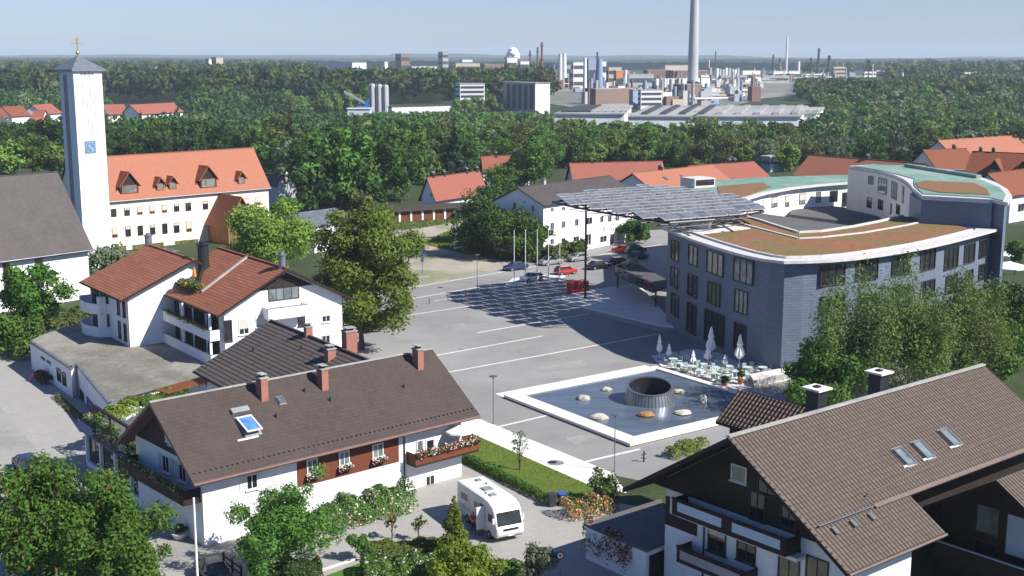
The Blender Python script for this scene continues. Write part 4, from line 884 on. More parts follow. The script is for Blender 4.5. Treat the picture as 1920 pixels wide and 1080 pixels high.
dormer(HO, 243, 363, 3.7, 1.7, 2.3); dormer(HO, 301, 357, 1.6, 1.4, 1.05, big=False); dormer(HO, 324, 355, 1.6, 1.4, 1.05, big=False); dormer(HO, 391, 352, 3.7, 1.9, 2.3); dormer(HO, 453, 345, 1.6, 1.4, 1.05, big=False)
# projecting timber entrance gable
fu = HO.L; s = SX(HO.A + Z * 6, fu, 412); base = HO.A + fu * s - HO.P * 7.5; t = thing('entrance_porch', 'tall timber and glass entrance gable with steep orange roof on the office', 'porch', base)
w_, h_, rh = 5.6, 4.6, 4.4; a_, b_ = base - fu * w_ / 2, base + fu * w_ / 2
MB().face([a_, b_, b_ + Z * h_, base + Z * (h_ + rh), a_ + Z * h_]).build('glazing', 'glass_green', t)
mb = MB()
for k in range(5): mb.obox(a_ + fu * (w_ * k / 4 - .08) - HO.P * .1, fu * .16, HO.P * .09, Z * (h_ + rh * (1 - abs(k - 2) / 2)))
for z in (1.3, 2.8, 4.4): mb.obox(a_ - HO.P * .08 + Z * z, fu * w_, HO.P * .06, Z * .14)
mb.build('timber_frame', 'wood_orange', t); mb = MB(); mb.obox(a_ + HO.P * .1, fu * .1, HO.P * 7.3, Z * h_); mb.obox(b_ + HO.P * .1 - fu * .1, fu * .1, HO.P * 7.3, Z * h_); mb.build('side_wall', 'wood_orange', t)
mb = MB()
for sg in (-1, 1):
    e = base + fu * sg * (w_ / 2 + .8) + Z * (h_ - .8 * rh / (w_ / 2)) - HO.P * .8; rg = base + Z * (h_ + rh) - HO.P * .8; f = [e, rg, rg + HO.P * 9, e + HO.P * 9]; T = Z * .2
    top = [q + T for q in f]; n = np.cross(top[1] - top[0], top[2] - top[1]); top = top if n[2] > 0 else top[::-1]; mb.face(top, 0); mb.face([q - T for q in top[::-1]], 1); fr = [e, rg, rg + T, e + T]; mb.face(fr if sg < 0 else fr[::-1], 1); mb.face([e, e + T, e + T + HO.P * 9, e + HO.P * 9] if sg < 0 else [e, e + HO.P * 9, e + T + HO.P * 9, e + T], 1)
mb.build('roof', ['tile_rust', 'wood_orange'], t)
# glazed canopy between church and office
c = G(200, 480, 4); t = thing('glass_canopy', 'low grey glazed canopy between the church and the office', 'canopy', c * [1, 1, 0])
MB().obox(c, D(47) * 11, D(-43) * 4, Z * .12).build('glazing', 'glass_pale', t); mb = MB()
for k in range(12): mb.obox(c + D(47) * k + Z * .122, D(47) * .1, D(-43) * 4, Z * .1)
mb.build('glazing_bars', 'grey_metal', t)
for k in (0, 1): MB().tube(c * [1, 1, 0] + D(47) * (1 + 9 * k) + D(-43) * 3.5, c + D(47) * (1 + 9 * k) + D(-43) * 3.5, .1).build('post', 'grey_metal', t)
# small grey chapel with rounded gable
cA, cB = G(524, 404), G(557, 402); u = unit(cB - cA); v = np.cross(Z, u); W_ = np.linalg.norm(cB - cA); t = thing('mortuary_chapel', 'small pale chapel with rounded gable and dark roof at the end of the office', 'chapel', cA)
hz_ = RP(540, 331, cA, v)[2]; prof = [(0, 0), (W_, 0), (W_, hz_ * .72), (W_ * .92, hz_ * .84), (W_ * .55, hz_ * .99), (W_ * .45, hz_ * .99), (W_ * .08, hz_ * .84), (0, hz_ * .72)]
mb = MB(); f = [cA + u * x + Z * z for x, z in prof]; k = [q + v * .6 for q in f]; mb.face(f); mb.face(k[::-1])
for i in range(8): mb.face([f[i], k[i], k[(i + 1) % 8], f[(i + 1) % 8]][::-1])
mb.build('gable_wall', 'plaster_grey', t); mb = MB(); mb.obox(cA + v * .6 + u * .3, u * (W_ - .6), v * 12, Z * hz_ * .7); mb.build('nave_wall', 'plaster_grey', t)
mb = MB(); q0 = cA + v * .61 + u * .1 + Z * hz_ * .7; q1 = q0 + u * (W_ - .2); rr = cA + v * .61 + u * W_ / 2 + Z * hz_ * .95
mb.face([q0, rr, rr + v * 12, q0 + v * 12][::-1]); mb.face([rr, q1, q1 + v * 12, rr + v * 12][::-1]); mb.face([q0, q1, rr]); mb.build('roof', 'slate_shingle', t)
MB().lathe(cA + u * W_ / 2 + v * .3 + Z * hz_ * .99, [(.35, 0), (.45, .5), (.2, 1.0), (0, 1.3)], 10).build('finial', 'plaster_white', t)
# ------------------------------------------------------------------ church: nave and bell tower
ze = 7.5; a, b = G(0, 490, ze), G(175, 467, ze); L = unit(b - a); q = RP(108, 322, b, L); P_ = np.cross(Z, L); print('nave', np.dot(q - b, P_), q[2], math.degrees(math.atan2(L[1], L[0])))
HN = House('church', 'white church nave with big grey brown roof and tall dark windows beside the bell tower', 'church', a, b, ze, float(np.dot(q - b, P_)), float(q[2]), 'church_roof', left=14, over=.9, verge=.4, fascia='dark_metal', gutter='zinc')
for cx, cy, hh in ((13, 522, 66), (74, 512, 58), (-50, 530, 70)): pw(HN.root, HN.A, HN.B, cx, cy, 14, hh, frame='wood_mauve', gl='glass_dark', ny=3)
K0 = G(150, 505); thT = 50.0; u, v = D(thT), D(thT + 90)
K0 = G(160.5, 508); W1 = 5.3
Pz = np.array([0, 1., 0]); ztop = RP(145, 134, K0, Pz)[2]; s = 0
t = thing('bell_tower', 'tall white church bell tower with pyramid cap, gold cross and blue clock', 'tower', K0)
print('tower', ztop, proj(K0 + Z * ztop), proj(K0 + u * W1 + Z * ztop), proj(K0 + v * W1 + Z * ztop), proj(K0))
nf = 5; dd = .35; pts = [(0, 0), (1.3, 0)]
m_ = [(0, 0), (1.25, 0)]
for k in range(4): x = 1.25 + k * (W1 - 2.5) / 4; m_ += [(x + .001, dd * .5), (x + (W1 - 2.5) / 4 * .55, dd * .5), (x + (W1 - 2.5) / 4 * .56, 0.001)]
m_ += [(W1, 0), (W1, W1), (0, W1)]
solid = MB(); L2 = lambda x, y: tuple((K0 + u * x + v * y)[:2])
zc = RP(168, 255, K0, v)[2]
solid.prism([L2(0, 0), L2(W1, 0), L2(W1, W1), L2(.6, W1), L2(.6, W1 * .62), L2(.0, W1 * .62)], -.1, zc - 0.0)
solid.build('shaft', 'plaster_white', t)
up = MB(); up.prism([L2(*p) for p in m_[:-1]] + [L2(.6, W1), L2(.6, W1 * .62), L2(0, W1 * .62)], zc + .002, ztop); up.build('belfry', 'plaster_white', t)
rec = MB(); rec.obox(K0 + v * (W1 * .30) - u * .06 , u * .05, v * .25, Z * ztop); rec.obox(K0 + v * (W1 * .62) - u * .06, u * .06, v * .25, Z * ztop); rec.build('pilaster', 'plaster_white', t)
MB().obox(K0 - u * .02 + v * W1 * .38, u * .015, v * (W1 * .22), Z * (ztop - .5)).build('louvre_strip', 'zinc', t)
e = .5; c4 = [K0 + u * x + v * y + Z * (ztop + .02) for x, y in ((-e, -e), (W1 + e, -e), (W1 + e, W1 + e), (-e, W1 + e))]; apex = K0 + (u + v) * W1 / 2 + Z * (ztop + 2.6); mb = MB()
for i in range(4): mb.face([c4[i] + Z * .3, c4[(i + 1) % 4] + Z * .3, apex]); mb.face([c4[i], c4[(i + 1) % 4], c4[(i + 1) % 4] + Z * .3, c4[i] + Z * .3])
mb.face(c4[::-1]); mb.build('cap', 'zinc', t)
cr = MB(); cr.tube(apex - Z * .3, apex + Z * 3.0, .09); cr.lathe(apex + Z * .1, [(0, 0), (.32, .15), (.36, .35), (.2, .6), (0, .65)], 10); o_ = cr.build('cross_shaft', 'gold', t)
MB().obox(apex + Z * 1.9 - u * 1.0, u * 2.0, v * .1, Z * .16).build('cross_arm', 'gold', t); MB().obox(apex + Z * 2.5 - u * .6, u * 1.2, v * .1, Z * .14).build('cross_arm', 'gold', t)
cc = RP(169, 276, K0, v); sq = 2.1; f0 = cc - u * sq / 2 - v * .06 - Z * sq / 2
ck = MB().obox(f0, u * sq, v * .055, Z * sq).build('clock_face', 'clock_blue', t); mb = MB()
for k in range(12):
    a_ = k * math.pi / 6; c = cc - v * .075 + u * .85 * math.sin(a_) + Z * .85 * math.cos(a_); mb.obox(c - u * .05 - Z * .05, u * .1, v * .012, Z * .1)
mb.build('hour_marks', 'clock_white', ck); mb = MB(); A_ = cc - v * .09
for an, ln in ((2.35, .8), (-.6, .5)): d_ = u * math.sin(an) + Z * math.cos(an); e_ = u * math.cos(an) - Z * math.sin(an); mb.obox(A_ - e_ * .05, e_ * .1, v * .012, d_ * ln)
mb.build('hands', 'clock_white', ck)
# ------------------------------------------------------------------ tiled chalet, bottom right
ze = 7.0; L = D(39.1); a = G(1590, 1075, ze); P_ = np.cross(Z, L); q = RP(1365, 820, a, L); hf, rz = float(np.dot(q - a, P_)), float(q[2]); rE = q + L * SX(q, L, 1845); ln = float(np.dot(rE - q, L)); print('D', hf, rz, ln)
cut = 6.2       # the low eave stops after the first bay; beyond it the roof edge sits higher
b = a + L * ln
# upper strip eave: offset of the high eave from the low eave
qh = RP(1645, 945, a, np.cross(L, P_ * hf + Z * (rz - ze)));
nD = unit(np.cross(L, P_ * hf + Z * (rz - ze))); qh = RP(1645, 945, a, nD); oh = float(np.dot(qh - a, P_)); sh_ = float(np.dot(qh - a, L)); print('high eave off', oh, sh_, qh[2])
class Fake: pass
HD = House.__new__(House)
HD.e0 = a; HD.L = L; HD.P = P_; HD.half = hf; HD.rz = rz; HD.ze = ze; HD.sl = (rz - ze) / hf; HD.n = nD; HD.th = 39.1
base = a + P_ * 2 + L * 2; base[2] = 0
HD.root = thing('chalet', 'large white chalet with ribbed brown pantile roof, dark balconies and three skylights', 'house', base)
r0 = a + P_ * hf; r0[2] = rz; r1 = r0 + L * ln; Dn = unit(P_ * hf + Z * (rz - ze)); T = -Z * .32
def on(s, o, up=0): return a + L * s + P_ * o + Z * ((rz - ze) * o / hf + up)
mb = MB(); sx_ = sh_ + 3.2
P6 = [on(0, 0), on(sx_, 0), on(sx_, oh), on(ln, oh), on(ln, hf), on(0, hf)]
mb.face(P6, 0); mb.face([p + T for p in P6[::-1]], 2)
for i in range(6):
    p, q_ = P6[i], P6[(i + 1) % 6]
    if i != 4: mb.face([p + T, q_ + T, q_, p], 1)
bk = [on(0, hf), on(ln, hf)]; e_ = [p + P_ * hf - Z * (rz - ze) for p in bk]; Q4 = [e_[1], e_[0], bk[0], bk[1]]; mb.face(Q4, 0); mb.face([p + T for p in Q4[::-1]], 2)
for i in (0, 1, 3): mb.face([Q4[i] + T, Q4[(i + 1) % 4] + T, Q4[(i + 1) % 4], Q4[i]], 1)
mb.obox(r0 - P_ * .16 + Z * .0, L * ln, P_ * .32, Z * .12, 3); HD.roof = mb.build('roof', ['pantile', 'wood_dark', 'wood_dark', 'concrete'], HD.root)
# verge boards (lighter edge)
mb = MB(); mb.obox(on(0, 0, .01) - L * .1, L * .22, on(0, hf) - on(0, 0), Z * .07); mb.build('verge_tiles', 'tile_grey', HD.roof)
# walls
def wallbox(s0, s1, o0, o1, mat='plaster_white'):
    mb = MB(); f = []
    zt = lambda o: (ze + (rz - ze) * (o if o < hf else 2 * hf - o) / hf) - .36
    prof = [(o0, 0), (o1, 0), (o1, zt(o1))] + ([(hf, zt(hf))] if o0 < hf < o1 else []) + [(o0, zt(o0))]
    A_ = [a * [1, 1, 0] + L * s0 + P_ * o + Z * z for o, z in prof]; B_ = [p + L * (s1 - s0) for p in A_]; mb.face(A_[::-1]); mb.face(B_)
    for i in range(len(prof)): j = (i + 1) % len(prof); mb.face([A_[i], A_[j], B_[j], B_[i]])
    return mb.build('wall', mat, HD.root)
mb = MB(); mb.obox(on(sh_ - .5, oh, .02), L * (ln - sh_ + .5), Dn * (-.28), nD * .14); mb.build('eave_step', 'gutter_brown', HD.roof)
wallbox(2.6, sh_ + 2, 1.5, 2 * hf - 1.6); wallbox(sh_ + 2.002, ln - 1, oh + 1.9, 2 * hf - 1.6, 'wood_dark')
GA = a * [1, 1, 0] + L * 2.6 + P_ * (2 * hf - 1.6); GB = a * [1, 1, 0] + L * 2.6 + P_ * 1.5; gu = unit(GB - GA); thg = math.degrees(math.atan2(gu[1], gu[0])); gL = np.linalg.norm(GB - GA)
print('gable px', proj(GA), proj(GB), proj(GA + Z * 3), proj(GB + Z * 5), gL)
r = HD.root
# dark timber upper gable
zt = lambda o: (ze + (rz - ze) * (o if o < hf else 2 * hf - o) / hf) - .40
mb = MB(); zb = 6.35; o1, o2 = 2 * hf - 1.65, 1.55
dh_ = (zt(hf) - 6.9) / ((rz - ze) / hf)
F_ = [a * [1, 1, 0] + L * 2.54 + P_ * o + Z * z for o, z in ((hf + dh_, 6.9), (hf - dh_, 6.9), (hf, zt(hf)))]
mb.face(F_); mb.build('gable_boards', 'wood_dark', r)
sh = -L * .062
HG = lambda z: GA + Z * z
bx = RP(1386, 888, GA + sh, L); window(r, bx, thg, 1.3, 1.1, gl='roller_blind' if False else 'glass_pale', frame='window_frame_white', name='gable_window', nx=1)
for px, py, w_, h_, kw in ((1440, 905, 1.6, 1.6, dict(frame='window_frame_dark', gl='glass_dark')), (1420, 950, 1.3, 2.0, dict(frame='window_frame_dark', gl='glass_dark', name='balcony_door', sill=False)), (1480, 960, 1.3, 2.0, dict(frame='window_frame_dark', gl='glass_dark'))):
    window(r, RP(px, py, GA + sh, L), thg, w_, h_, **kw)
# balconies of the gable: upper long, lower short
s0, s1 = SX(GA + Z * 5.2, gu, 1288), SX(GA + Z * 5.2, gu, 1500)
o = balcony(r, GA + gu * s0, gu, s1 - s0, 1.5, 5.95, .95, 'wood_dark', 'wood_dark')
out = np.cross(gu, Z)
for k in range(2): MB().obox(GA + gu * (s0 + .5 + k * (s1 - s0) / 2) + out * 1.505 + Z * 6.3, gu * ((s1 - s0) / 2 - .9), out * .02, Z * .62).build('glass_panel', 'plaster_blue', o)
mb = MB(); mb.obox(GA + gu * s0 + out * .1 + Z * 5.65, gu * (s1 - s0 + .5), out * .9, Z * .22); mb.build('awning_box', 'plaster_white', r)
s2, s3 = SX(GA + Z * 2.4, gu, 1295), SX(GA + Z * 2.4, gu, 1420)
o = balcony(r, GA + gu * s2, gu, s3 - s2, 1.4, 2.7, .95, 'wood_dark', 'wood_dark'); MB().obox(GA + gu * (s2 + .3) + out * 1.405 + Z * 3.0, gu * (s3 - s2 - .6), out * .02, Z * .6).build('glass_panel', 'concrete', o)
for px, py, w_, h_, kw in ((1270, 935, 2.6, .1, None), (1345, 1002, 1.6, 2.6, dict(blind=.55, frame='window_frame_dark')), (1400, 1018, 1.6, 2.6, dict(blind=.5, frame='window_frame_dark')), (1480, 1055, 1.7, 2.4, dict(gl='glass_green', frame='window_frame_dark')), (1532, 1078, 1.7, 2.2, dict(gl='glass_green', frame='window_frame_dark'))):
    if kw: window(r, RP(px, py, GA, L) + out * .003, thg, w_, h_, **kw)
# loggia at the outer corner: flat dark plates paint its shaded recess
mb = MB(); c0 = SX(GA + Z * 3.6, gu, 1246); c0 = .05; mb.obox(GA + gu * c0 + out * .004 + Z * 4.3, gu * 2.9, out * .05, Z * .85); mb.obox(GA + gu * c0 + out * .004 + Z * 5.152, gu * .35, out * .05, Z * 1.2); mb.build('loggia', 'wood_dark', r)
mb = MB(); q = GA + gu * (s0 + 1.6) + out * .06; mb.tube(q, q + Z * 5.6, .06); mb.build('downpipe', 'dark_metal', r)
# skylights, snow rail, chimneys
for px, py in ((1694, 858), (1730, 845), (1780, 822)):
    skylight(HD, px, py, .95, 1.5, 'glass_pale', 'grey_metal', lift=.10); q = HD.front(px + 9, py + 18); MB().obox(q - L * .5 + nD * .02, L * 1.0, Dn * .14, nD * .1).build('flashing', 'shutter_white', HD.roof)
q0, q1 = HD.front(1622, 932), HD.front(1925, 795)
mb = MB()
for hh in (.12, .3): mb.tube(q0 + nD * hh, q1 + nD * hh, .03, 6)
for k in range(24): p_ = q0 + (q1 - q0) * k / 23; mb.obox(p_, L * .05, Dn * .05, nD * .33)
mb.build('snow_rail', 'gutter_brown', HD.roof)
q0, q1 = on(.6, 2.6, .25), on(6.0, 2.6, .25); MB().tube(q0, q1, .05).build('snow_pipe', 'grey_metal', HD.roof)
for s_ in (1.5, 3.3, 5.1): MB().obox(on(s_, 2.0, .05), L * .3, Dn * .5, nD * .12).build('bracket', 'grey_metal', HD.roof)
g_ = MB(); g_.tube(on(sh_ - .5, oh) - P_ * .1 - Z * .1, on(ln, oh) - P_ * .1 - Z * .1, .1, 6); g_.build('gutter', 'gutter_brown', r); g_ = MB(); g_.tube(on(0, 0) - P_ * .1 - Z * .1, on(sx_, 0) - P_ * .1 - Z * .1, .1, 6); g_.build('gutter', 'gutter_brown', r)
def slab_chimney(px, py, hpx):
    P = r0 + L * SX(r0, L, px) + P_ * .9 - Z * .4; h = 1.6; o = MB().cbox(P - Z * .8, 1.0, 1.0, .8 + h, 39).build('chimney', 'dark_metal', HD.roof)
    MB().cbox(P + Z * (h + .002), 1.45, 1.45, .14, 39).build('chimney_cap', 'concrete_light', o); MB().cbox(P + Z * (h + .144), .4, .4, .1, 39).build('flue', 'rubber', o)
slab_chimney(1551, 0, 0); slab_chimney(1667, 0, 0)
# small roof of the rear wing peeping over the ridge
zE = 9.0; e0_ = G(1342, 786, zE); Lr = D(-51); P2 = D(39)
# rear dormer: ridge runs away from the main ridge
A_ = G(1385, 731, 10.6); uR = D(-51); R1 = A_ + uR * SX(A_, uR, 1520); hw = 3.0; dz = 1.6
t = thing('rear_wing', 'small wing with bold light and dark pantiles behind the chalet ridge', 'building', (A_ - P2 * 2) * [1, 1, 0]); mb = MB(); lnR = np.linalg.norm(R1 - A_)
eL = RP(1342, 789, A_, uR); hw = float(np.dot(A_ - eL, P2)); dz = float(A_[2] - eL[2]); print('rear wing', hw, dz, lnR)
f = [A_ - P2 * hw - Z * dz, R1 - P2 * hw - Z * dz, R1, A_]; mb.face(f, 0); f2 = [R1 + P2 * hw - Z * dz, A_ + P2 * hw - Z * dz, A_, R1]; mb.face(f2, 0)
for ff in (f, f2): mb.face([p - Z * .25 for p in ff[::-1]], 1); mb.face([ff[0] - Z * .25, ff[1] - Z * .25, ff[1], ff[0]], 1); mb.face([ff[3], ff[3] - Z * .25, ff[0] - Z * .25, ff[0]], 1)
mb.build('roof', ['pantile_bold', 'wood_dark'], t); mb = MB(); o_ = A_ * [1, 1, 0] + uR * .8 - P2 * (hw - .7)
zw = A_[2] - dz - .1
mb.prism([tuple((o_)[:2]), tuple((o_ + uR * (lnR - .9))[:2]), tuple((o_ + uR * (lnR - .9) + P2 * (2 * hw - 1.4))[:2]), tuple((o_ + P2 * (2 * hw - 1.4))[:2])], 0, zw); mb.build('wall', 'wood_dark', t)
# second chalet gable at the right edge
A_ = G(1868, 900, 9.4); L2_ = D(39.1); uG = D(-51); t = thing('chalet', 'part of a second dark chalet gable with big windows at the right edge', 'house', (A_ + L2_ * 3) * [1, 1, 0]); R_ = A_; ln2 = 12; hw, dz = 8.5, 5.4; mb = MB()
for sg in (-1, 1):
    f = [R_ + uG * sg * hw - Z * dz, R_, R_ + L2_ * ln2, R_ + uG * sg * hw - Z * dz + L2_ * ln2]; n = np.cross(f[1] - f[0], f[2] - f[1]); f = f if n[2] > 0 else f[::-1]; mb.face(f, 0); g_ = [p - Z * .3 for p in f[::-1]]; mb.face(g_, 1)
    e_ = [R_ + uG * sg * hw - Z * dz, R_, R_ - Z * .3, R_ + uG * sg * hw - Z * (dz + .3)]; mb.face(e_, 1)
mb.build('roof', ['pantile', 'wood_dark'], t); mb = MB(); c = R_ + L2_ * 2.2; mb.face([(c + uG * 0) * [1, 1, 0] - uG * 7, c * [1, 1, 0] + uG * 7, c + uG * 7 - Z * (7 * dz / hw + .35), c - Z * .35, c - uG * 7 - Z * (7 * dz / hw + .35)]); mb.build('wall', 'wood_dark', t)
th2 = -51; 
for dx, z, w_, h_, gl in ((-1.6, 5.7, 1.7, 2.0, 'glass_pale'), (.6, 5.2, 1.8, 2.9, 'plaster_blue'), (2.8, 5.2, 1.8, 2.9, 'glass_pale'), (-1.6, 3.6, 1.7, 1.2, 'glass_dark')): window(t, c * [1, 1, 0] + uG * dx + Z * z - L2_ * .005, th2, w_, h_, frame='window_frame_dark', gl=gl, sill=False, nx=1)
balcony(t, c * [1, 1, 0] - uG * 4.5, uG, 10, 1.5, 2.6, 1.0, 'wood_dark', 'wood_dark', rail='plaster_blue')
# ------------------------------------------------------------------ town hall clad in blue slate
def offs(P, d):
    """shift a polyline sideways (left of its run) by d"""
    P = [np.array([p[0], p[1], 0.]) for p in P]; out = []
    for i in range(len(P)):
        t = unit(P[min(i + 1, len(P) - 1)] - P[max(i - 1, 0)]); n = np.cross(Z, t); out.append(P[i] + n * d)
    return out
zr = 13.4
lf = [G(u, v, zr) for u, v in ((1238, 424), (1270, 438), (1300, 449), (1330, 459), (1360, 468), (1392, 477), (1430, 485), (1470, 490))]
rt = [G(u, v, zr) for u, v in ((1470, 490), (1515, 489), (1560, 487), (1605, 483), (1650, 477), (1695, 470), (1740, 462), (1780, 453), (1820, 443), (1850, 435), (1880, 427))]
TH = thing('town_hall', 'town hall clad in dark blue slate with curved facades and planted brown roof', 'building', G(1463, 695))
def corner_off(d):
    a_, b_ = offs(lf, d), offs(rt, d); A1, A2, B1, B2 = a_[-2], a_[-1], b_[0], b_[1]
    # meet at the corner
    da, db = A2 - A1, B2 - B1; M_ = np.array([[da[0], -db[0]], [da[1], -db[1]]]); t = np.linalg.solve(M_, (B1 - A1)[:2]); c = A1 + da * t[0]
    return a_[:-1] + [c], [c] + b_[1:]
backs = [G(u, v, zr) for u, v in ((1760, 408), (1692, 407), (1645, 418), (1598, 425), (1419, 400), (1330, 410))]
wl_, wr_ = corner_off(1.1); poly = wl_ + wr_[1:] + backs
MB().prism([tuple(p[:2]) for p in poly], -.1, zr - .5).build('wall', 'blue_slate', TH)
poly = lf + rt[1:] + backs; MB().prism([tuple(p[:2]) for p in poly], zr - .32, zr).build('roof_edge', 'fascia', TH)
sl2, sr2 = corner_off(2.0); sb = [p + 0 for p in backs]
poly = sl2 + sr2[1:-1] + backs; MB().prism([tuple(p[:2]) for p in poly], zr + .002, zr + .08).build('planted_roof', 'sedum', TH)
def curb(pts, w, h, name='kerb', z=zr, mat='fascia', root=TH):
    mb = MB()
    for p, q in zip(pts, pts[1:]):
        u = unit((q - p) * [1, 1, 0]); n = np.cross(Z, u); O = p * [1, 1, 0] + Z * (z + .02); mb.obox(O - n * w / 2 - u * .05, (q - p) * [1, 1, 0] + u * .1, n * w, Z * h)
    return mb.build(name, mat, root)
k_ = [p for p in corner_off(2.0)[0]]; k2 = corner_off(2.0)[1]; curb(k_ + k2[1:-1], .35, .22)
inner = [G(u, v, zr) for u, v in ((1398, 408), (1420, 414), (1460, 427), (1497, 438), (1540, 436), (1600, 427), (1650, 417), (1692, 407))]; curb(inner, .45, .3)
mid = [G(u, v, zr) for u, v in ((1365, 412), (1400, 424), (1450, 437), (1497, 449), (1540, 447), (1620, 438), (1700, 424), (1752, 412))]; curb(mid, .4, .2)
poly = [G(u, v, zr) for u, v in ((1406, 404), (1420, 413), (1460, 425.5), (1497, 437), (1540, 435), (1598, 426), (1420, 401))]; MB().prism([tuple(p[:2]) for p in poly], zr + .085, zr + .16).build('flat_roof', 'felt_grey', TH)
q = G(1340, 432, zr); MB().cbox(q + Z * .085, 9, 4.2, .12, 36).build('roof_slab', 'concrete_light', TH); q = G(1314, 430, zr); o = MB().cbox(q + Z * .21, 2.2, 1.8, .8, 36).build('rooflight', 'concrete_light', TH); MB().cbox(q + Z * 1.02, 2.5, 2.1, .25, 36).build('dome', 'glass_pale', o)
def pwl(root, pts, cx, cy, w, h, **k):
    for p, q in zip(pts, pts[1:]):
        xa, xb = proj([*p[:2], 6])[0], proj([*q[:2], 6])[0]
        if xa <= cx < xb: return pw(root, p * [1, 1, 0], q * [1, 1, 0], cx, cy, w, h, **k)
W_ = [p * [1, 1, 0] for p in wl_]; X_ = [p * [1, 1, 0] for p in wr_]
DK = dict(frame='window_frame_dark', sill=False, deep=.14, fw=.1)
for cx, cy, w, h, kw in ((1237, 452, 15, 34, dict(gl='glass_dark')), (1266, 470, 14, 38, dict(gl='glass_green', nx=2)), (1300, 479, 17, 38, dict(gl='glass_pale')), (1341, 494, 30, 42, dict(gl='glass_pale', nx=3)), (1394, 508, 36, 46, dict(gl='glass_pale', nx=3)),
    (1241, 502, 14, 36, {}), (1265, 520, 13, 38, dict(gl='glass_pale')), (1299, 536, 18, 42, dict(gl='glass_dark')), (1339, 551, 23, 42, dict(gl='glass_green', nx=3)), (1390, 566, 25, 44, dict(gl='glass_pale', nx=3)),
    (1240, 560, 12, 40, {}), (1266, 572, 14, 42, {}), (1297, 597, 17, 58, {}), (1339, 615, 35, 62, dict(nx=3)), (1388, 632, 23, 52, dict(nx=2))):
    pwl(TH, W_, cx, cy, w, h, **{**DK, **dict(gl='glass_dark', nx=2), **kw})
for cx, cy, w, h in ((1561, 516, 46, 38), (1625, 506, 42, 40), (1689, 497, 34, 38), (1739, 487, 28, 38), (1783, 484, 26, 40), (1817, 475, 20, 36), (1842, 466, 14, 34), (1561, 570, 44, 34), (1625, 568, 36, 34), (1689, 552, 32, 34), (1739, 542, 26, 34), (1783, 532, 22, 34), (1816, 522, 14, 32), (1840, 510, 12, 30), (1561, 632, 40, 42), (1640, 620, 36, 42), (1760, 585, 26, 36), (1830, 560, 14, 30)):
    pwl(TH, X_, cx, cy, w, h, **{**DK, 'gl': 'glass_dark', 'nx': 3 if w > 24 else 2})
# rear wing with green copper roof
R2 = thing('rear_wing', 'curved white courtyard wing with pale green copper roof behind the town hall', 'building', G(1500, 430)); z2 = 13.6
fr = [G(u, v, z2) for u, v in ((1330, 388), (1395, 374), (1440, 361), (1490, 352), (1540, 346.5), (1600, 342))]; bk = [G(u, v, z2) for u, v in ((1640, 326), (1590, 328), (1500, 330), (1420, 333), (1345, 338), (1290, 350))]
MB().prism([tuple(p[:2]) for p in offs(fr, 1.0) + bk], -.1, z2 - .35).build('wall', 'plaster_white', R2); MB().prism([tuple(p[:2]) for p in fr + bk], z2 - .3, z2).build('roof', ['fascia', 'copper_green'], R2)
o = MB().face([(p[0], p[1], z2 + .01) for p in offs(fr, 1.2)[:] + bk]).build('copper_roof', 'copper_green', R2)
fw_ = [p * [1, 1, 0] for p in offs(fr, 1.0)]
po = [tuple(G(u, v, z2)[:2]) for u, v in ((1345, 350), (1430, 343), (1445, 352), (1400, 368), (1350, 378))]; MB().prism(po, z2 + .02, z2 + .1).build('planted_roof', 'sedum', R2)
q = G(1308, 350, z2); o = MB().cbox(q + Z * .02, 4.5, 4, 1.6, 30).build('roof_lantern', 'fascia', R2); MB().obox(q + Z * .4 - D(30) * 2 - D(120) * 2.03, D(30) * 4, D(120) * .02, Z * 1).build('pane', 'glass_dark', o)
for cx, cy, w, h in ((1452, 379, 11, 20), (1477, 377, 11, 20), (1504, 373, 12, 20), (1534, 370, 10, 20), (1563, 368, 15, 21), (1584, 374, 11, 27), (1428, 385, 9, 18)): pwl(R2, fw_, cx, cy, w, h, frame='window_frame_dark', gl='glass_pale' if cx < 1540 else 'glass_dark', sill=False, blind=.6 if cx < 1510 else 0)
# courtyard canopy
t = thing('courtyard_canopy', 'low curved grey canopy in the town hall courtyard', 'canopy', G(1560, 450)); zc_ = 9.6
po = [G(u, v, zc_) for u, v in ((1480, 402), (1484, 394), (1510, 389), (1560, 386), (1610, 392), (1648, 402), (1640, 414), (1560, 412))]; MB().prism([tuple(p[:2]) for p in po], zc_ - .8, zc_).build('roof', 'felt_grey', t)
for u_, v_ in ((1490, 402), (1530, 408), (1565, 410), (1600, 411)): q = G(u_, v_, zc_); MB().tube(q * [1, 1, 0], q * [1, 1, 0] + Z * (zc_ - .81), .3).build('column', 'plaster_white', t)
# tall curved block
T3 = thing('council_hall', 'tallest curved block of the town hall with green roof and grey front', 'building', G(1700, 470)); z3 = 17.2
cf = [G(u, v, z3) for u, v in ((1592, 311), (1620, 315), (1650, 320), (1675, 327), (1695, 336), (1707, 346), (1712, 353))]
fr3 = [G(u, v, z3) for u, v in ((1730, 367), (1862, 374))]; rt3 = [G(u, v, z3) for u, v in ((1890, 380), (1898, 368), (1890, 355), (1866, 341), (1830, 329), (1780, 318), (1700, 310), (1640, 308))]
def inset(P, d):
    c = np.mean(P, 0); return [p + unit((c - p) * [1, 1, 0]) * d for p in P]
pl = cf + fr3 + rt3; MB().prism([tuple(p[:2]) for p in inset(cf, .0)] + [tuple((p + D(100) * .4)[:2]) for p in fr3] + [tuple(p[:2]) for p in inset(rt3, 1.8)], -.1, z3 - .5).build('wall', 'blue_slate', T3)
mb = MB()
for p, q in zip(cf, cf[1:]): u_ = unit((q - p) * [1, 1, 0]); n_ = np.cross(Z, u_); mb.obox(p * [1, 1, 0] - n_ * .12 - u_ * .02, (q - p) * [1, 1, 0] + u_ * .04, n_ * .11, Z * (z3 - .5))
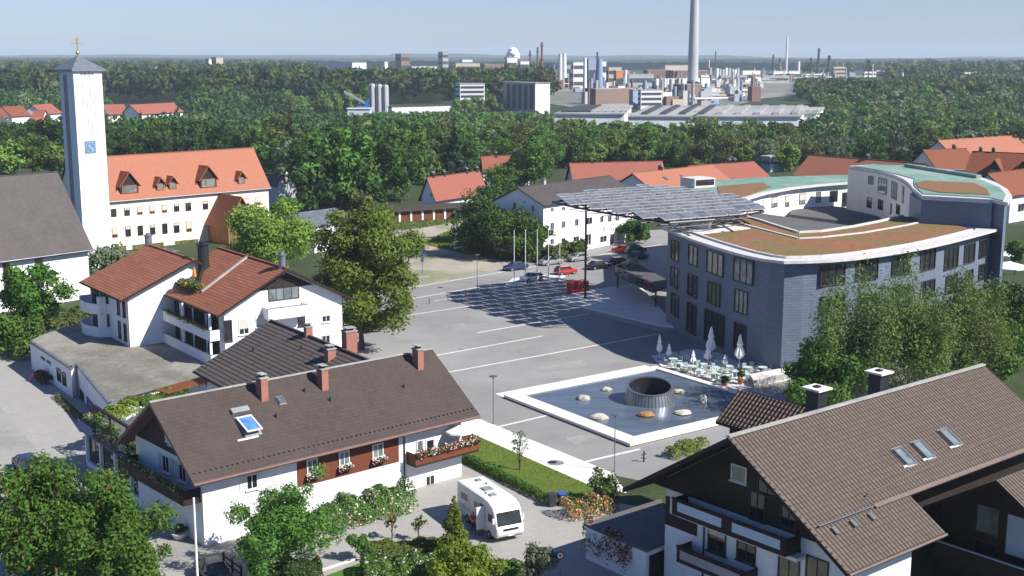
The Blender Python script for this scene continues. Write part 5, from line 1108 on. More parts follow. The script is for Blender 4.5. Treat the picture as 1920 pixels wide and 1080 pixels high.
mb.build('courtyard_wall', 'plaster_cream', T3)
MB().prism([tuple(p[:2]) for p in [p + unit(cf[0] - cf[-1]) * 0 for p in cf] + fr3 + rt3], z3 - .45, z3).build('roof_edge', 'fascia', T3)
MB().prism([tuple(p[:2]) for p in inset(pl, 1.6)], z3 + .002, z3 + .12).build('copper_roof', 'copper_green', T3)
po = [tuple(G(u, v, z3)[:2]) for u, v in ((1716, 345), (1735, 341), (1825, 345), (1850, 356), (1856, 368), (1760, 363), (1722, 354))]; MB().prism(po, z3 + .13, z3 + .2).build('planted_roof', 'sedum', T3)
ribs = MB(); A_ = G(1695, 314, z3); B_ = G(1830, 336, z3); u = unit(B_ - A_); ribs.obox(A_ + Z * .13, B_ - A_, np.cross(Z, u) * .9, Z * .5); ribs.build('roof_step', 'copper_green', T3)
A_, B_ = fr3[0] * [1, 1, 0], fr3[1] * [1, 1, 0]; u = unit(B_ - A_); n = np.cross(Z, u); MB().obox(A_ - n * .5, B_ - A_, n * .85, Z * (z3 - .46)).build('front_cladding', 'blue_slate', T3)
A2 = G(1708, 352, z3) * [1, 1, 0]; MB().obox(A2 - n * .4, (A_ - A2) * .98, n * .4, Z * (z3 - .8)).build('side_cladding', 'blue_slate', T3)
cw = [p * [1, 1, 0] for p in offs(cf, -.13)]
for cx, cy, w, h, kw in ((1633, 338, 10, 16, {}), (1655, 349, 16, 30, dict(nx=3)), (1674, 356, 16, 32, dict(nx=3)), (1690, 362, 10, 32, dict(nx=2)), (1630, 380, 9, 20, {}), (1651, 384, 9, 20, {}), (1668, 390, 8, 20, {}), (1684, 393, 7, 20, {})): pwl(T3, cw, cx, cy, w, h, **{**dict(frame='window_frame_dark', gl='glass_dark' if cy > 376 else 'glass_pale', sill=False), **kw})
# right end windows
E1, E2 = fr3[1] * [1, 1, 0], rt3[0] * [1, 1, 0]
# ------------------------------------------------------------------ solar canopy on its mast
SCn = thing('solar_canopy', 'large leaf shaped canopy of solar panels on a dark steel frame and mast', 'canopy', G(1097, 562)); zs = 15.2
tips = [G(u, v, zs) for u, v in ((1036, 379), (1075, 388), (1150, 402), (1255, 418), (1340, 412), (1432, 397), (1400, 383), (1330, 366), (1215, 356), (1120, 366))]
def inside(p, P):
    ins = False; j = len(P) - 1
    for i in range(len(P)):
        if (P[i][1] > p[1]) != (P[j][1] > p[1]) and p[0] < (P[j][0] - P[i][0]) * (p[1] - P[i][1]) / (P[j][1] - P[i][1]) + P[i][0]: ins = not ins
        j = i
    return ins
u, v = D(30), D(120); tl = math.radians(17); vt = v * math.cos(tl) + Z * math.sin(tl); nt2 = np.cross(u, vt); O = np.mean(tips, 0); cnt = 0
def pan():
    mb = MB(); mb.obox((-1.2, -.95, 0), (2.4, 0, 0), (0, 1.9, 0), (0, 0, .05)); return mb.mesh('solar_panel', 'solar_glass')
pm = None; fm = None
for i in range(-16, 17):
    for j in range(-14, 15):
        c = O + u * (i * 2.62 + (j % 2) * 1.3) + v * j * 2.9
        if inside(c, tips) and cnt < 100:
            cnt += 1
            if pm is None:
                mb = MB(); mb.obox(-u * 1.18 - vt * .93, u * 2.36, vt * 1.86, nt2 * .05); pm = mb.mesh('solar_panel', 'solar_glass'); mb = MB()
                for k in (-1.2, 1.17): mb.obox(-vt * .95 + u * k - nt2 * .02, u * .035, vt * 1.9, nt2 * .1)
                for k in (-.98, .95): mb.obox(u * -1.2 + vt * k - nt2 * .02, u * 2.4, vt * .035, nt2 * .1)
                fm = mb.mesh('panel_frame', 'fascia')
            o = place(pm, 'solar_panel', SCn, c + Z * .55); f = bpy.data.objects.new('panel_frame', fm); COL.objects.link(f); f.parent = o
mb = MB()
for i in range(len(tips)): mb.tube(tips[i], tips[(i + 1) % len(tips)], .16, 6)
mb.build('edge_beam', 'dark_metal', SCn)
for j in range(-8, 9):
    c = O + v * j * 2.9; s = [t for t in np.linspace(-45, 45, 361) if inside(c + u * t, tips)]
    if len(s) > 4:
        mb = MB(); a_, b_ = c + u * s[0], c + u * s[-1]; mb.tube(a_, b_, .10, 6); mb.tube(a_ - Z * .9 + u * 1.5, b_ - Z * .9 - u * 1.5, .08, 6)
        for k in np.arange(s[0] + 2, s[-1] - 2, 3.0): mb.tube(c + u * k, c + u * (k + 1.5) - Z * .9, .05, 5); mb.tube(c + u * (k + 1.5) - Z * .9, c + u * (k + 3), .05, 5)
        mb.build('truss', 'dark_metal', SCn)
P = G(1097, 562); MB().tube(P, P + Z * (zs + .2), .16, 12).build('mast', 'dark_metal', SCn); MB().tube(P + Z * (zs - .1), G(1255, 417, zs - .3), .22).build('main_beam', 'dark_metal', SCn)
for q in (tips[3], tips[4], G(1300, 400, zs)): MB().tube(q - Z * .1, (q + D(20) * 3) * [1, 1, 0] + Z * 13.4, .12).build('bracket', 'dark_metal', SCn)
# raised entrance deck with glass balustrade
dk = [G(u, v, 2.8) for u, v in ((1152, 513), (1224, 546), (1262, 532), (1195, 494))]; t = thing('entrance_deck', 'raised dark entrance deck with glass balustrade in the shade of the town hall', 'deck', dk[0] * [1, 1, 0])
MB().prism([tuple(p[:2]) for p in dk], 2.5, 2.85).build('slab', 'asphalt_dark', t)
for p, q in ((dk[0], dk[1]), (dk[3], dk[0])):
    u = unit((q - p) * [1, 1, 0]); L_ = np.linalg.norm((q - p)[:2]); p0 = p * [1, 1, 0] + Z * 2.852; MB().obox(p0 + Z * .1, u * L_, np.cross(Z, u) * .04, Z * .9).build('glass_panel', 'glass_dark', t)
    for k in range(8): MB().obox(p0 + u * L_ * k / 7.5 - np.cross(Z, u) * .06, u * .06, np.cross(Z, u) * .05, Z * 1.1).build('post', 'grey_metal', t)
    MB().obox(p0 + Z * 1.102, u * L_, np.cross(Z, u) * .08, Z * .06).build('handrail', 'grey_metal', t)
for k in (0, 1): q = dk[k] + (dk[3 - k] - dk[k]) * .15; MB().tube(q * [1, 1, 0], q * [1, 1, 0] + Z * 2.49, .15).build('column', 'dark_metal', t)
# ------------------------------------------------------------------ white three storey building
ze = 9.6; a, b, hf, rz = solve((1020, 386), (1182, 362), (985, 350), ze); L = unit(b - a)
HW = House('shop_house', 'plain white three storey building with grey roof and shop letters beside the solar canopy', 'building', a, b, ze, 6.2, ze + 2.9, 'slate_shingle', over=.35, verge=.3, thick=.2, right=2, gutter='dark_metal')
r = HW.root
for cx, cy, w, h in ((1035, 424, 7, 14), (1056, 421, 7, 14), (1081, 417, 7, 14), (1104, 414, 12, 14), (1128, 411, 7, 13), (1143, 410, 7, 13), (1157, 408, 7, 12), (1035, 453, 7, 11), (1056, 451, 8, 11), (1080, 448, 11, 11), (1103, 449, 10, 22), (1035, 393, 6, 8), (1056, 391, 6, 8), (1131, 448, 13, 13), (1162, 444, 12, 13), (1147, 448, 8, 20)):
    pw(r, HW.A, HW.B, cx, cy, w, h, gl='glass_dark', sill=False)
# mirrored lettering boards above the shop: plain dark shapes as seen
mb = MB(); u = HW.L; n = np.cross(Z, u)
for k, (x, w_) in enumerate([(1133, 6), (1139, 2), (1146, 2), (1150, 4), (1157, 4), (1164, 2)]):
    p = RP(x, 432 - (k % 2) * 1.2, HW.A, n) - n * .06; sc = p[1] / 2350; mb.obox(p - u * w_ * sc / 2, u * w_ * sc, n * .05, Z * .14); 
    if k in (0, 2, 4): mb.obox(p - u * w_ * sc / 2 + Z * .15, u * .12, n * .05, Z * .35); mb.obox(p - u * w_ * sc / 2 + Z * .5, u * w_ * sc, n * .05, Z * .12)
mb.build('letters', 'dark_metal', r)
chimney(HW.roof, HW.r0 + HW.L * 8 + HW.P * .1 - Z * .2, .9, .6, .6, HW.th, 'plaster_grey')
gu = -HW.P; 
for cx, cy in ((965, 386), (1000, 391), (968, 425), (1004, 432)): pw(r, HW.Dd, HW.A, cx, cy, 6, 13, gl='glass_dark', sill=False, shutters=None)
# ------------------------------------------------------------------ red roofed houses beyond
def rh(label, e0, e1, rr, ze, roof='tile_redfar', chim=(), wall='plaster_white', half=None, rz=None, wins=(), right=0, left=0, sky=(), **k):
    a, b, hf, rzz = solve(e0, e1, rr, ze); hf = half or hf; rzz = rz or rzz; print(label[:30], round(hf, 1), round(rzz, 1), (b - a).round(1))
    H = House('house', label, 'house', a, b, ze, hf, rzz, roof, wall=wall, over=.6, verge=.5, right=right, left=left, group='red roofed houses beyond the plaza', gutter='dark_metal', **k)
    for s in chim: chimney(H.roof, H.r0 + H.L * SX(H.r0, H.L, s) + H.P * .3 - Z * .2, 1.1, .7, .9, H.th, 'dark_metal' if k.get('ridge') is None else 'brick')
    for cx, cy, w, h in wins: pw(H.root, H.A, H.B, cx, cy, w, h, gl='glass_dark', sill=False)
    for cx, cy in sky: skylight(H, cx, cy, .9, 1.3, 'glass_pale', 'grey_metal')
    return H
R1 = rh('red brown roofed house with four chimneys behind the garages', (817, 378), (916, 363), (800, 333), 3.4, chim=(812, 833, 875, 894))
pw(R1.root, R1.Dd, R1.A, 808, 366, 4, 8, gl='glass_dark', sill=False)
rh('red brown roofed house half hidden in trees behind the four chimney house', (905, 322), (998, 318), (902, 293), 4.5, chim=(930, 965, 974))
rh('low dull red roofed house behind the white three storey building', (1074, 340), (1250, 335), (1067, 306), 4.5, chim=(1110,))
H4 = H4 = rh('house with bright red roof and grey gable right behind the solar canopy', (1224, 357), (1372, 338), (1185, 325), 5.5, roof='tile_orange', chim=(1240,), sky=((1248, 335), (1280, 332)))
rh('red roofed house with dark twin chimneys right of the bright red roof', (1335, 345), (1450, 336), (1338, 312), 4.5, chim=(1368, 1378), half=7, rz=8.6, left=2)
rh('wide orange red roof behind the green copper roofs', (1485, 329), (1705, 350), (1518, 290), 5.5, roof='tile_orange', chim=(1625,))
rh('orange roofed house with pale gable behind the tall curved block', (1757, 319), (1812, 317), (1740, 292), 6, roof='tile_rust', chim=(1790,), half=6.5, rz=11, right=5)
H8 = rh('long orange roofed terrace with six chimneys at the upper right edge', (1792, 297), (1925, 286), (1772, 271), 6, roof='tile_orange', chim=(1795, 1822, 1843, 1868, 1890, 1912), right=14, half=6.5, rz=11)
H9 = rh('brown red roof with timber dormers at the right edge', (1806, 327), (1925, 333), (1820, 300), 6, roof='tile_rust', chim=(1838, 1862), right=10, half=7.5, rz=11.5)
H10 = rh('orange roofed white house at the right edge beside the curved block', (1898, 368), (1960, 358), (1890, 330), 6, roof='tile_rust', wins=((1914, 389, 12, 16),), right=8, half=6, rz=10.5)
for px, py in ((1864, 326), (1917, 328)): dormer(H9, px, py, 3.2, 1.2, 2.4, 'tile_rust')
# ------------------------------------------------------------------ garage row, hall and store in the lot
ga, gb = G(728, 419), G(876, 409); u = unit(gb - ga); n = np.cross(Z, u); L_ = np.linalg.norm(gb - ga); t = thing('garage_row', 'long low garage row with brown doors, pale piers and flat dark roof', 'garages', ga)
ext = -L_ * .12; MB().obox(ga + u * ext + n * .3, u * (L_ - ext + 2), n * 6, Z * 2.5).build('wall', 'plaster_grey', t)
MB().obox(ga + u * (ext - .5) - n * .7 + Z * 2.503, u * (L_ - ext + 3), n * 7.6, Z * .3).build('roof', 'tile_brown', t)
for k in range(8): MB().obox(ga + u * (L_ * k / 7 - .22) , u * .44, n * .29, Z * 2.49).build('pier', 'plaster_white' if k % 2 else 'plaster_cream', t)
for k in range(7): MB().obox(ga + u * (L_ * k / 7 + .35) + n * .2, u * (L_ / 7 - .7), n * .09, Z * 2.2).build('garage_door', 'wood_boards', t)
sa = G(862, 412); t = thing('shed', 'dark lean-to shed with pale sheet roof at the right end of the garage row', 'shed', sa); MB().obox(sa, u * 7, n * 5, Z * 2.2).build('wall', 'wood_dark', t); MB().obox(sa - n * .4 - u * .3 + Z * 2.203, u * 8, n * 6, Z * .15).build('roof', 'vent_grey', t)
sa = G(905, 400); t = thing('shed', 'small pale shed with flat brown roof left of the white three storey building', 'shed', sa); MB().obox(sa, u * 6, n * 5, Z * 2.8).build('wall', 'plaster_cream', t); MB().obox(sa - n * .4 - u * .3 + Z * 2.803, u * 7, n * 6, Z * .2).build('roof', 'tile_brown', t)
sa, sb = G(590, 475), G(668, 462); u = unit(sb - sa); n = np.cross(Z, u); t = thing('hall', 'white walled hall with grey roof between the two plane trees', 'building', sa)
W_ = np.linalg.norm(sb - sa); MB().obox(sa, u * W_, n * 12, Z * 5).build('wall', 'plaster_white', t); mb = MB(); q = sa + Z * 5.003 - u * .5 - n * .5; mb.face([q, q + u * (W_ + 1), q + u * (W_ + 1) + n * 6.5 + Z * 2, q + n * 6.5 + Z * 2]); mb.face([q + n * 6.5 + Z * 2, q + u * (W_ + 1) + n * 6.5 + Z * 2, q + u * (W_ + 1) + n * 13, q + n * 13]); mb.face([q, q + n * 6.5 + Z * 2, q + n * 13]); mb.face([q + u * (W_ + 1), q + u * (W_ + 1) + n * 13, q + u * (W_ + 1) + n * 6.5 + Z * 2]); mb.build('roof', 'zinc', t)
# white trailer in the lot
P = G(858, 458); t = thing('trailer', 'small white box trailer parked on the rough lot', 'trailer', P); u, v = D(20), D(110)
MB().obox(P + Z * .5, u * 4.2, v * 1.8, Z * 1.5).build('box', 'car_white', t)
for k in (.7, 1.5): MB().tube(P + u * (1.4 + k) - v * .02 + Z * .35, P + u * (1.4 + k) - v * .2 + Z * .35, .33, 12).build('wheel', 'rubber', t)
MB().tube(P + Z * .5, P - u * 1.2 + Z * .45, .05).build('drawbar', 'grey_metal', t)
P = G(852, 469); tag(MB().obox(P, D(15) * 2.2, D(105) * .9, Z * .35).obox(P + D(15) * .2 + D(105) * .1 + Z * .352, D(15) * 1.8, D(105) * .7, Z * .15).build('pallet_stack', 'plaster_white', O=P), 'low stack of pale slabs at the edge of the rough lot', 'stack')
# ------------------------------------------------------------------ vehicles
CARP = {   # x, floor, belt, half width (lower body) ; greenhouse: x, roof z, half width
 'hatch': (4.0, 1.68, [(-2.0, .38, .62, .60), (-1.9, .25, .86, .80), (-1.2, .2, .95, .84), (0, .2, .93, .84), (1.0, .22, .90, .84), (1.7, .28, .84, .80), (1.95, .38, .60, .62)], [(-1.05, .93), (-.45, 1.42), (1.25, 1.42), (1.85, .93)]),
 'sedan': (4.6, 1.75, [(-2.3, .38, .60, .62), (-2.15, .25, .82, .82), (-1.3, .2, .92, .87), (0, .2, .92, .87), (1.3, .22, .93, .87), (2.1, .28, .90, .83), (2.3, .38, .66, .66)], [(-1.15, .91), (-.4, 1.40), (.85, 1.40), (1.6, .93)]),
 'wagon': (4.7, 1.78, [(-2.35, .38, .62, .62), (-2.2, .25, .86, .82), (-1.4, .2, .97, .88), (0, .2, .97, .88), (1.3, .22, .97, .88), (2.15, .28, .95, .85), (2.32, .38, .70, .72)], [(-1.25, .96), (-.55, 1.50), (1.75, 1.50), (2.2, .98)])}
def car(kind, paint, label, P, th, group='cars parked by the plaza'):
    ln, wd, st, gh = CARP[kind]; P = np.array(P, float); u, v = D(th + 180), D(th + 270)    # nose towards th
    t = thing('parked_car', label, 'car', P, group); W = lambda x, y, z: P + u * x + v * y + Z * z
    mb = MB(); R = []
    for x, f, b, hw in st:
        h = b - f; R.append([W(x, y * hw, z) for y, z in ((-.9, f), (-1, f + h * .3), (-1.0, f + h * .65), (-.93, b - .03), (-.6, b), (.6, b), (.93, b - .03), (1.0, f + h * .65), (1, f + h * .3), (.9, f))])
    for a, b in zip(R, R[1:]):
        for i in range(10): mb.face([a[i], b[i], b[(i + 1) % 10], a[(i + 1) % 10]][::-1])
    mb.face(R[0]); mb.face(R[-1][::-1]); mb.build('body', paint, t, smooth=True)
    hw = wd / 2 * .88; hr = wd / 2 * .68; x0, x1, x2, x3 = [g[0] for g in gh]; zb, zt = gh[0][1] - .02, gh[1][1]
    mb = MB(); bt = [W(x0, -hw, zb), W(x3, -hw, zb), W(x3, hw, zb), W(x0, hw, zb)]; tp_ = [W(x1, -hr, zt), W(x2, -hr, zt), W(x2, hr, zt), W(x1, hr, zt)]
    for i in range(4): mb.face([bt[i], bt[(i + 1) % 4], tp_[(i + 1) % 4], tp_[i]][::1])
    mb.build('windows', 'glass_car', t)
    mb = MB(); rf = [p + Z * .002 for p in tp_]; tt = [p + Z * .05 + (P + Z * zt - p) * .04 for p in tp_]; mb.face(tt)
    for i in range(4): mb.face([rf[i], rf[(i + 1) % 4], tt[(i + 1) % 4], tt[i]])
    for sy in (-1, 1):
        for (xa, xb) in ((x0, x1), (x3, x2), ((x0 + x3) / 2 - .1, (x1 + x2) / 2 - .1)):
            mb.tube(W(xa, sy * (hw + .012), zb), W(xb, sy * (hr + .012), zt + .01), .035, 4)
    mb.build('roof', paint, t)
    for sx in (-1, 1):
        for sy in (-1, 1):
            c = W(sx * ln * .305, sy * (wd / 2 - .12), .32); q = c + v * sy * .16; wq = MB().tube(c - v * sy * .1, q, .32, 16).build('wheel', 'rubber', t); MB().tube(q + v * sy * .001, q + v * sy * .012, .19, 12).build('hubcap', 'car_silver', wq)
    for sy in (-1, 1):
        a = st[1]; MB().obox(W(a[0] - .10, sy * .50 - .14, .58), u * .12, v * .28, Z * .14).build('headlight', 'lamp_clear', t)
        a = st[-2]; MB().obox(W(a[0] + .10, sy * .58 - .1, .62), u * .10, v * .2, Z * .18).build('taillight', 'lamp_red', t)
        MB().obox(W(x0 + .35, sy * (hw + .06) - .09, zb + .02), u * .12, v * .18, Z * .13).build('mirror', paint, t)
    for x in (st[0][0] - .02, st[-1][0] + .005): MB().obox(W(x, -.26, .42), u * .018, v * .52, Z * .11).build('number_plate', 'plate_white', t)
    return t
for kind, paint, lab, px, py, th in (
    ('sedan', 'car_blue', 'dark blue saloon parked at the left end of the row beside the gravel lot', 967, 506, 216),
    ('wagon', 'car_silver', 'silver estate car parked behind the red hatchback', 1032, 496, 216),
    ('sedan', 'car_silver', 'pale silver car with dark windows in front of the white shop house', 1085, 489, 216),
    ('hatch', 'car_white', 'small white hatchback in the parking bay under the flagpoles', 997, 527, 216),
    ('hatch', 'car_red', 'bright red hatchback behind the flagpoles', 1060, 514, 30),
    ('sedan', 'car_black', 'black car in the shade right of the canopy mast', 1121, 504, 36),
    ('hatch', 'car_black', 'dark car in the shade beyond the entrance deck railing', 1160, 497, 36),
    ('hatch', 'car_red', 'small red car parked beside the white shop house', 1167, 474, 150),
    ('hatch', 'car_blue', 'blue car in the shade close to the town hall wall', 1196, 486, 36),
    ('wagon', 'car_black', 'dark red trimmed car parked beyond the entrance deck', 1190, 474, 36)):
    car(kind, paint, lab, G(px, py), th)
car('sedan', 'car_blue', 'dark blue car standing in the street at the left edge', G(52, 884), 305, None); car('sedan', 'car_black', 'black car at the foot of the pale pole at the bottom edge', G(402, 1088), 300, None)
car('hatch', 'car_black', 'dark car parked at the right edge below the orange roofed house', G(1893, 552), 30, None)
# ------------------------------------------------------------------ motorhome
Pm = G(950, 1012); th = math.degrees(math.atan2(*(G(872, 930)[:2] - Pm[:2])[::-1])); Pm = G(957, 1016)
u, v = D(118), D(28)        # u: towards the rear, v: to the vehicle's left-hand side in the picture's right
mh = thing('motorhome', 'white integrated motorhome with open side door on the drive', 'motorhome', Pm); W = lambda x, y, z: Pm + u * x + v * y + Z * z
Lm, hw = 6.9, 1.15
prof = [(0.05, .42), (-.08, .7), (-.06, 1.15), (.06, 1.3), (.42, 2.3), (.72, 2.66), (1.3, 2.88), (2.2, 2.95), (Lm - .1, 2.95), (Lm, 2.85), (Lm, .5), (Lm - 1.2, .42)]
mb = MB(); sec = [(-1, 1.0), (-.93, 1.0), (.93, 1.0), (1, 1.0)]
def ring(y, k): cx, cz = Lm / 2, 1.6; return [W(cx + (x - cx) * (1 - k), y, cz + (z - cz) * (1 - k * 1.6)) for x, z in prof]
Rr = [ring(-hw, .022), ring(-hw + .09, .004), ring(-hw + .35, 0), ring(hw - .35, 0), ring(hw - .09, .004), ring(hw, .022)]
n = len(prof)
for a, b in zip(Rr, Rr[1:]):
    for i in range(n): mb.face([a[i], b[i], b[(i + 1) % n], a[(i + 1) % n]])
mb.face(Rr[0][::1]); mb.face(Rr[-1][::-1]); mb.build('body', 'car_white', mh, smooth=False)
a, b = np.array(prof[3]), np.array(prof[4]); sx = lambda f, y, o=.02: W(a[0] + (b[0] - a[0]) * f - o, y, a[1] + (b[1] - a[1]) * f + o * .4)
MB().face([sx(.02, -1.02), sx(.02, 1.02), sx(.98, .98), sx(.98, -.98)][::-1]).build('windscreen', 'glass_car', mh)
for sy in (-1, 1):
    MB().face([W(.35, sy * (hw + .006), 1.42), W(1.45, sy * (hw + .006), 1.38), W(1.45, sy * (hw + .006), 2.0), W(.72, sy * (hw + .006), 2.05)]).build('cab_window', 'glass_car', mh)
    for x, w_ in ((2.9, .9), (5.0, 1.1)): MB().obox(W(x, sy * (hw + .004) - (.02 if sy < 0 else 0), 1.75), u * w_, v * .02, Z * .5).build('side_window', 'glass_dark', mh)
    MB().obox(W(.3, sy * (hw + .12) - .06, 1.5), u * .12, v * .14, Z * .42).build('mirror', 'car_white', mh)
    MB().obox(W(-.09, sy * .82 - .17, .78), u * .06, v * .34, Z * .2).build('headlight', 'lamp_clear', mh)
    for x in (1.25, 5.0): wq = MB().tube(W(x, sy * (hw - .22), .36), W(x, sy * (hw + .02), .36), .36, 16).build('wheel', 'rubber', mh); MB().tube(W(x, sy * (hw + .021), .36), W(x, sy * (hw + .035), .36), .2, 12).build('hubcap', 'car_silver', wq)
MB().obox(W(-.115, -.62, .98), u * .03, v * 1.24, Z * .16).build('grille', 'dark_metal', mh); MB().obox(W(-.10, -.26, .52), u * .02, v * .52, Z * .11).build('number_plate', 'plate_white', mh)
MB().obox(W(-.02, -1.0, .45), u * .05, v * 2.0, Z * .06).build('bumper_trim', 'dark_metal', mh)
for x, y, w_ in ((2.2, -.25, .5), (3.5, .0, .75), (5.8, .3, .4)): MB().obox(W(x, y - w_ / 2, 2.952), u * w_, v * w_, Z * .09).build('roof_hatch', 'vent_grey', mh)
for x, y in ((2.9, -.5), (4.8, .5)): MB().obox(W(x, y, 2.952), u * .25, v * .25, Z * .14).build('roof_vent', 'shutter_white', mh)
MB().obox(W(2.05, -hw - .012, .55), u * .75, v * .01, Z * 1.85).build('doorway', 'dark_metal', mh)
MB().obox(W(2.0, -hw - .02, .6), -u * .05, -v * .7, Z * 1.8).build('side_door', 'car_white', mh)
MB().obox(W(2.1, -hw - .5, .2), u * .6, v * .45, Z * .06).build('step', 'grey_metal', mh)
mb = MB()
for k in range(3): mb.obox(W(3.2, -hw - .006, 1.0 + k * .12), u * 3.2, v * .005, Z * (.05))
mb.build('side_stripes', 'factory_grey', mh)
# person in red by the open door
def person(label, P, th, shirt, legs):
    t = thing('person', label, 'person', P); u, v = D(th), D(th + 90); P = np.array(P, float)
    def skin(name, pts, edges, mat, sub=2):
        me = bpy.data.meshes.new(name); me.from_pydata([tuple(u * x + v * y + Z * z) for x, y, z, r_ in pts], edges, []); o = bpy.data.objects.new(name, me); COL.objects.link(o)
        md = o.modifiers.new('s', 'SKIN'); [setattr(me.skin_vertices[0].data[i], 'radius', (p[3], p[3] * .85)) for i, p in enumerate(pts)]; me.skin_vertices[0].data[0].use_root = True
        o.modifiers.new('d', 'SUBSURF').levels = sub; o.modifiers['d'].render_levels = sub; me.materials.append(mt(mat)); o.parent = t; return o
    b = [(0, 0, .93, .14), (0, 0, 1.15, .13), (.02, 0, 1.38, .15), (.03, 0, 1.50, .055), (.05, 0, 1.60, .085), (.05, 0, 1.70, .075), (.02, .19, 1.40, .06), (.05, .26, 1.14, .045), (.18, .24, .92, .033), (.22, .23, .84, .03), (.02, -.19, 1.40, .06), (.04, -.25, 1.14, .045), (.12, -.24, .92, .033), (.15, -.24, .84, .03), (0, .1, .86, .1), (.02, .11, .48, .07), (-.02, .12, .08, .045), (.10, .13, .03, .04), (0, -.1, .86, .1), (.05, -.11, .48, .07), (.08, -.12, .08, .045), (.2, -.13, .03, .04)]
    e = [(0, 1), (1, 2), (2, 3), (3, 4), (4, 5), (2, 6), (6, 7), (7, 8), (8, 9), (2, 10), (10, 11), (11, 12), (12, 13), (0, 14), (14, 15), (15, 16), (16, 17), (0, 18), (18, 19), (19, 20), (20, 21)]
    skin('body', b, e, 'skin')
    s = [(0, 0, .95, .155), (0, 0, 1.15, .15), (.02, 0, 1.38, .17), (.02, .19, 1.41, .075), (.05, .26, 1.16, .06), (.02, -.19, 1.41, .075), (.04, -.25, 1.16, .06)]; skin('shirt', s, [(0, 1), (1, 2), (2, 3), (3, 4), (2, 5), (5, 6)], shirt)
    l = [(0, 0, .93, .15), (0, .1, .86, .115), (.02, .11, .48, .085), (-.02, .12, .12, .065), (0, -.1, .86, .115), (.05, -.11, .48, .085), (.08, -.12, .12, .065)]; skin('trousers', l, [(0, 1), (1, 2), (2, 3), (0, 4), (4, 5), (5, 6)], legs)
    h = [(.02, 0, 1.66, .085), (.03, 0, 1.73, .088)]; skin('hair', h, [(0, 1)], 'hair_brown'); return t
person('person in a red top standing at the open motorhome door', W(2.9, -hw - .55, 0), 60, 'cloth_red', 'cloth_navy')
# ------------------------------------------------------------------ bins, garden shed, trellis
P = G(1050, 951); t = thing('waste_bin', 'dark wheeled bin with blue lid beside the drive hedge', 'bin', P, 'wheeled bins by the drive'); u, v = D(20), D(110)
for k, lid in enumerate(('bin_blue', 'bin_grey')):
    if k: P = P - u * .85 + v * .1; t = thing('waste_bin', 'all dark wheeled bin left of the blue lidded one', 'bin', P, 'wheeled bins by the drive')
    c = [P + u * x * .62 + v * y * .7 for x, y in ((0, 0), (1, 0), (1, 1), (0, 1))]; m_ = np.mean(c, 0); mb = MB(); lo = [m_ + (q - m_) * .82 + Z * .08 for q in c]; hi = [q + Z * 1.0 for q in c]
    for i in range(4): mb.face([lo[i], lo[(i + 1) % 4], hi[(i + 1) % 4], hi[i]])
    mb.face(hi); mb.face(lo[::-1]); mb.build('body', 'bin_grey', t); MB().obox(P - u * .03 - v * .03 + Z * 1.003, u * .68, v * .78, Z * .07).build('lid', lid, t)
    for s in (0, .5): MB().tube(P + u * (.03 + s) + v * .72 + Z * .1, P + u * (.1 + s) + v * .72 + Z * .1, .1, 10).build('wheel', 'rubber', t)
zg = 2.7; gq = [G(u_, v_, zg) for u_, v_ in ((1094, 981), (1240, 935), (1262, 1010), (1212, 1031), (1175, 1016))]
t = thing('garage', 'flat roofed white garage with rose trellis beside the chalet', 'garage', gq[0] * [1, 1, 0]); cc_ = np.mean(gq, 0)
MB().prism([tuple((cc_ + (q - cc_) * .95)[:2]) for q in gq], 0, zg - .2).build('wall', 'plaster_white', t); MB().prism([tuple(q[:2]) for q in gq], zg - .198, zg).build('roof', 'felt_grey', t)
q0, q1 = gq[3] * [1, 1, 0], gq[2] * [1, 1, 0]; u = unit(q1 - q0); MB().obox(q0 + Z * (zg - .5) - np.cross(Z, u) * .05 + u * .1, (q1 - q0) * .95, np.cross(Z, u) * .06, Z * .3).build('fascia', 'shutter_white', t)
MB().obox(q0 + u * .5 + np.cross(Z, u) * .05, u * 2.6, np.cross(Z, u) * .1, Z * 2.1).build('garage_door', 'wood_dark', t)
ta, tb = G(1100, 1040), G(1185, 1088); u = unit(tb - ta); n = np.cross(Z, u); Lt = np.linalg.norm(tb - ta); t = thing('trellis', 'dark timber trellis in front of the white garage', 'trellis', ta)
mb = MB()
for k in range(int(Lt / .5) + 1): mb.obox(ta + u * k * .5, u * .06, n * .06, Z * 2.2)
for k in range(5): mb.obox(ta + Z * (.15 + k * .48) + n * .062, u * Lt, n * .05, Z * .06)
mb.build('lattice', 'wood_dark', t)
shrub_row('climbing_rose', 'red climbing rose on the trellis of the white garage', 'rose', ta - n * .1, tb - n * .1, .9, 2.3, 2600, 'leaf_dark', .10, ('flower_red', 'flower_pink'), 51, .4, fl=.28)
shrub_row('rose_bed', 'pink and orange rose bush at the corner of the flat garage', 'rose', G(1055, 970), G(1150, 955), 2.6, 1.3, 2600, 'leaf_olive', .10, ('flower_pink', 'flower_orange', 'flower_red'), 52, 0, fl=.3)
shrub_row('hedge', 'low clipped green hedge between the lawn strip and the drive', 'hedge', G(868, 862), G(1030, 945), 1.0, .8, 5200, 'leaf_green', .09, None, 53, 0, lump=.12)
shrub_row('shrub', 'tall grass clump at the back gutter of the chalet roof', 'shrub', G(1255, 860), G(1320, 842), 1.6, 1.2, 1500, 'leaf_lime', .12, None, 54, 0)
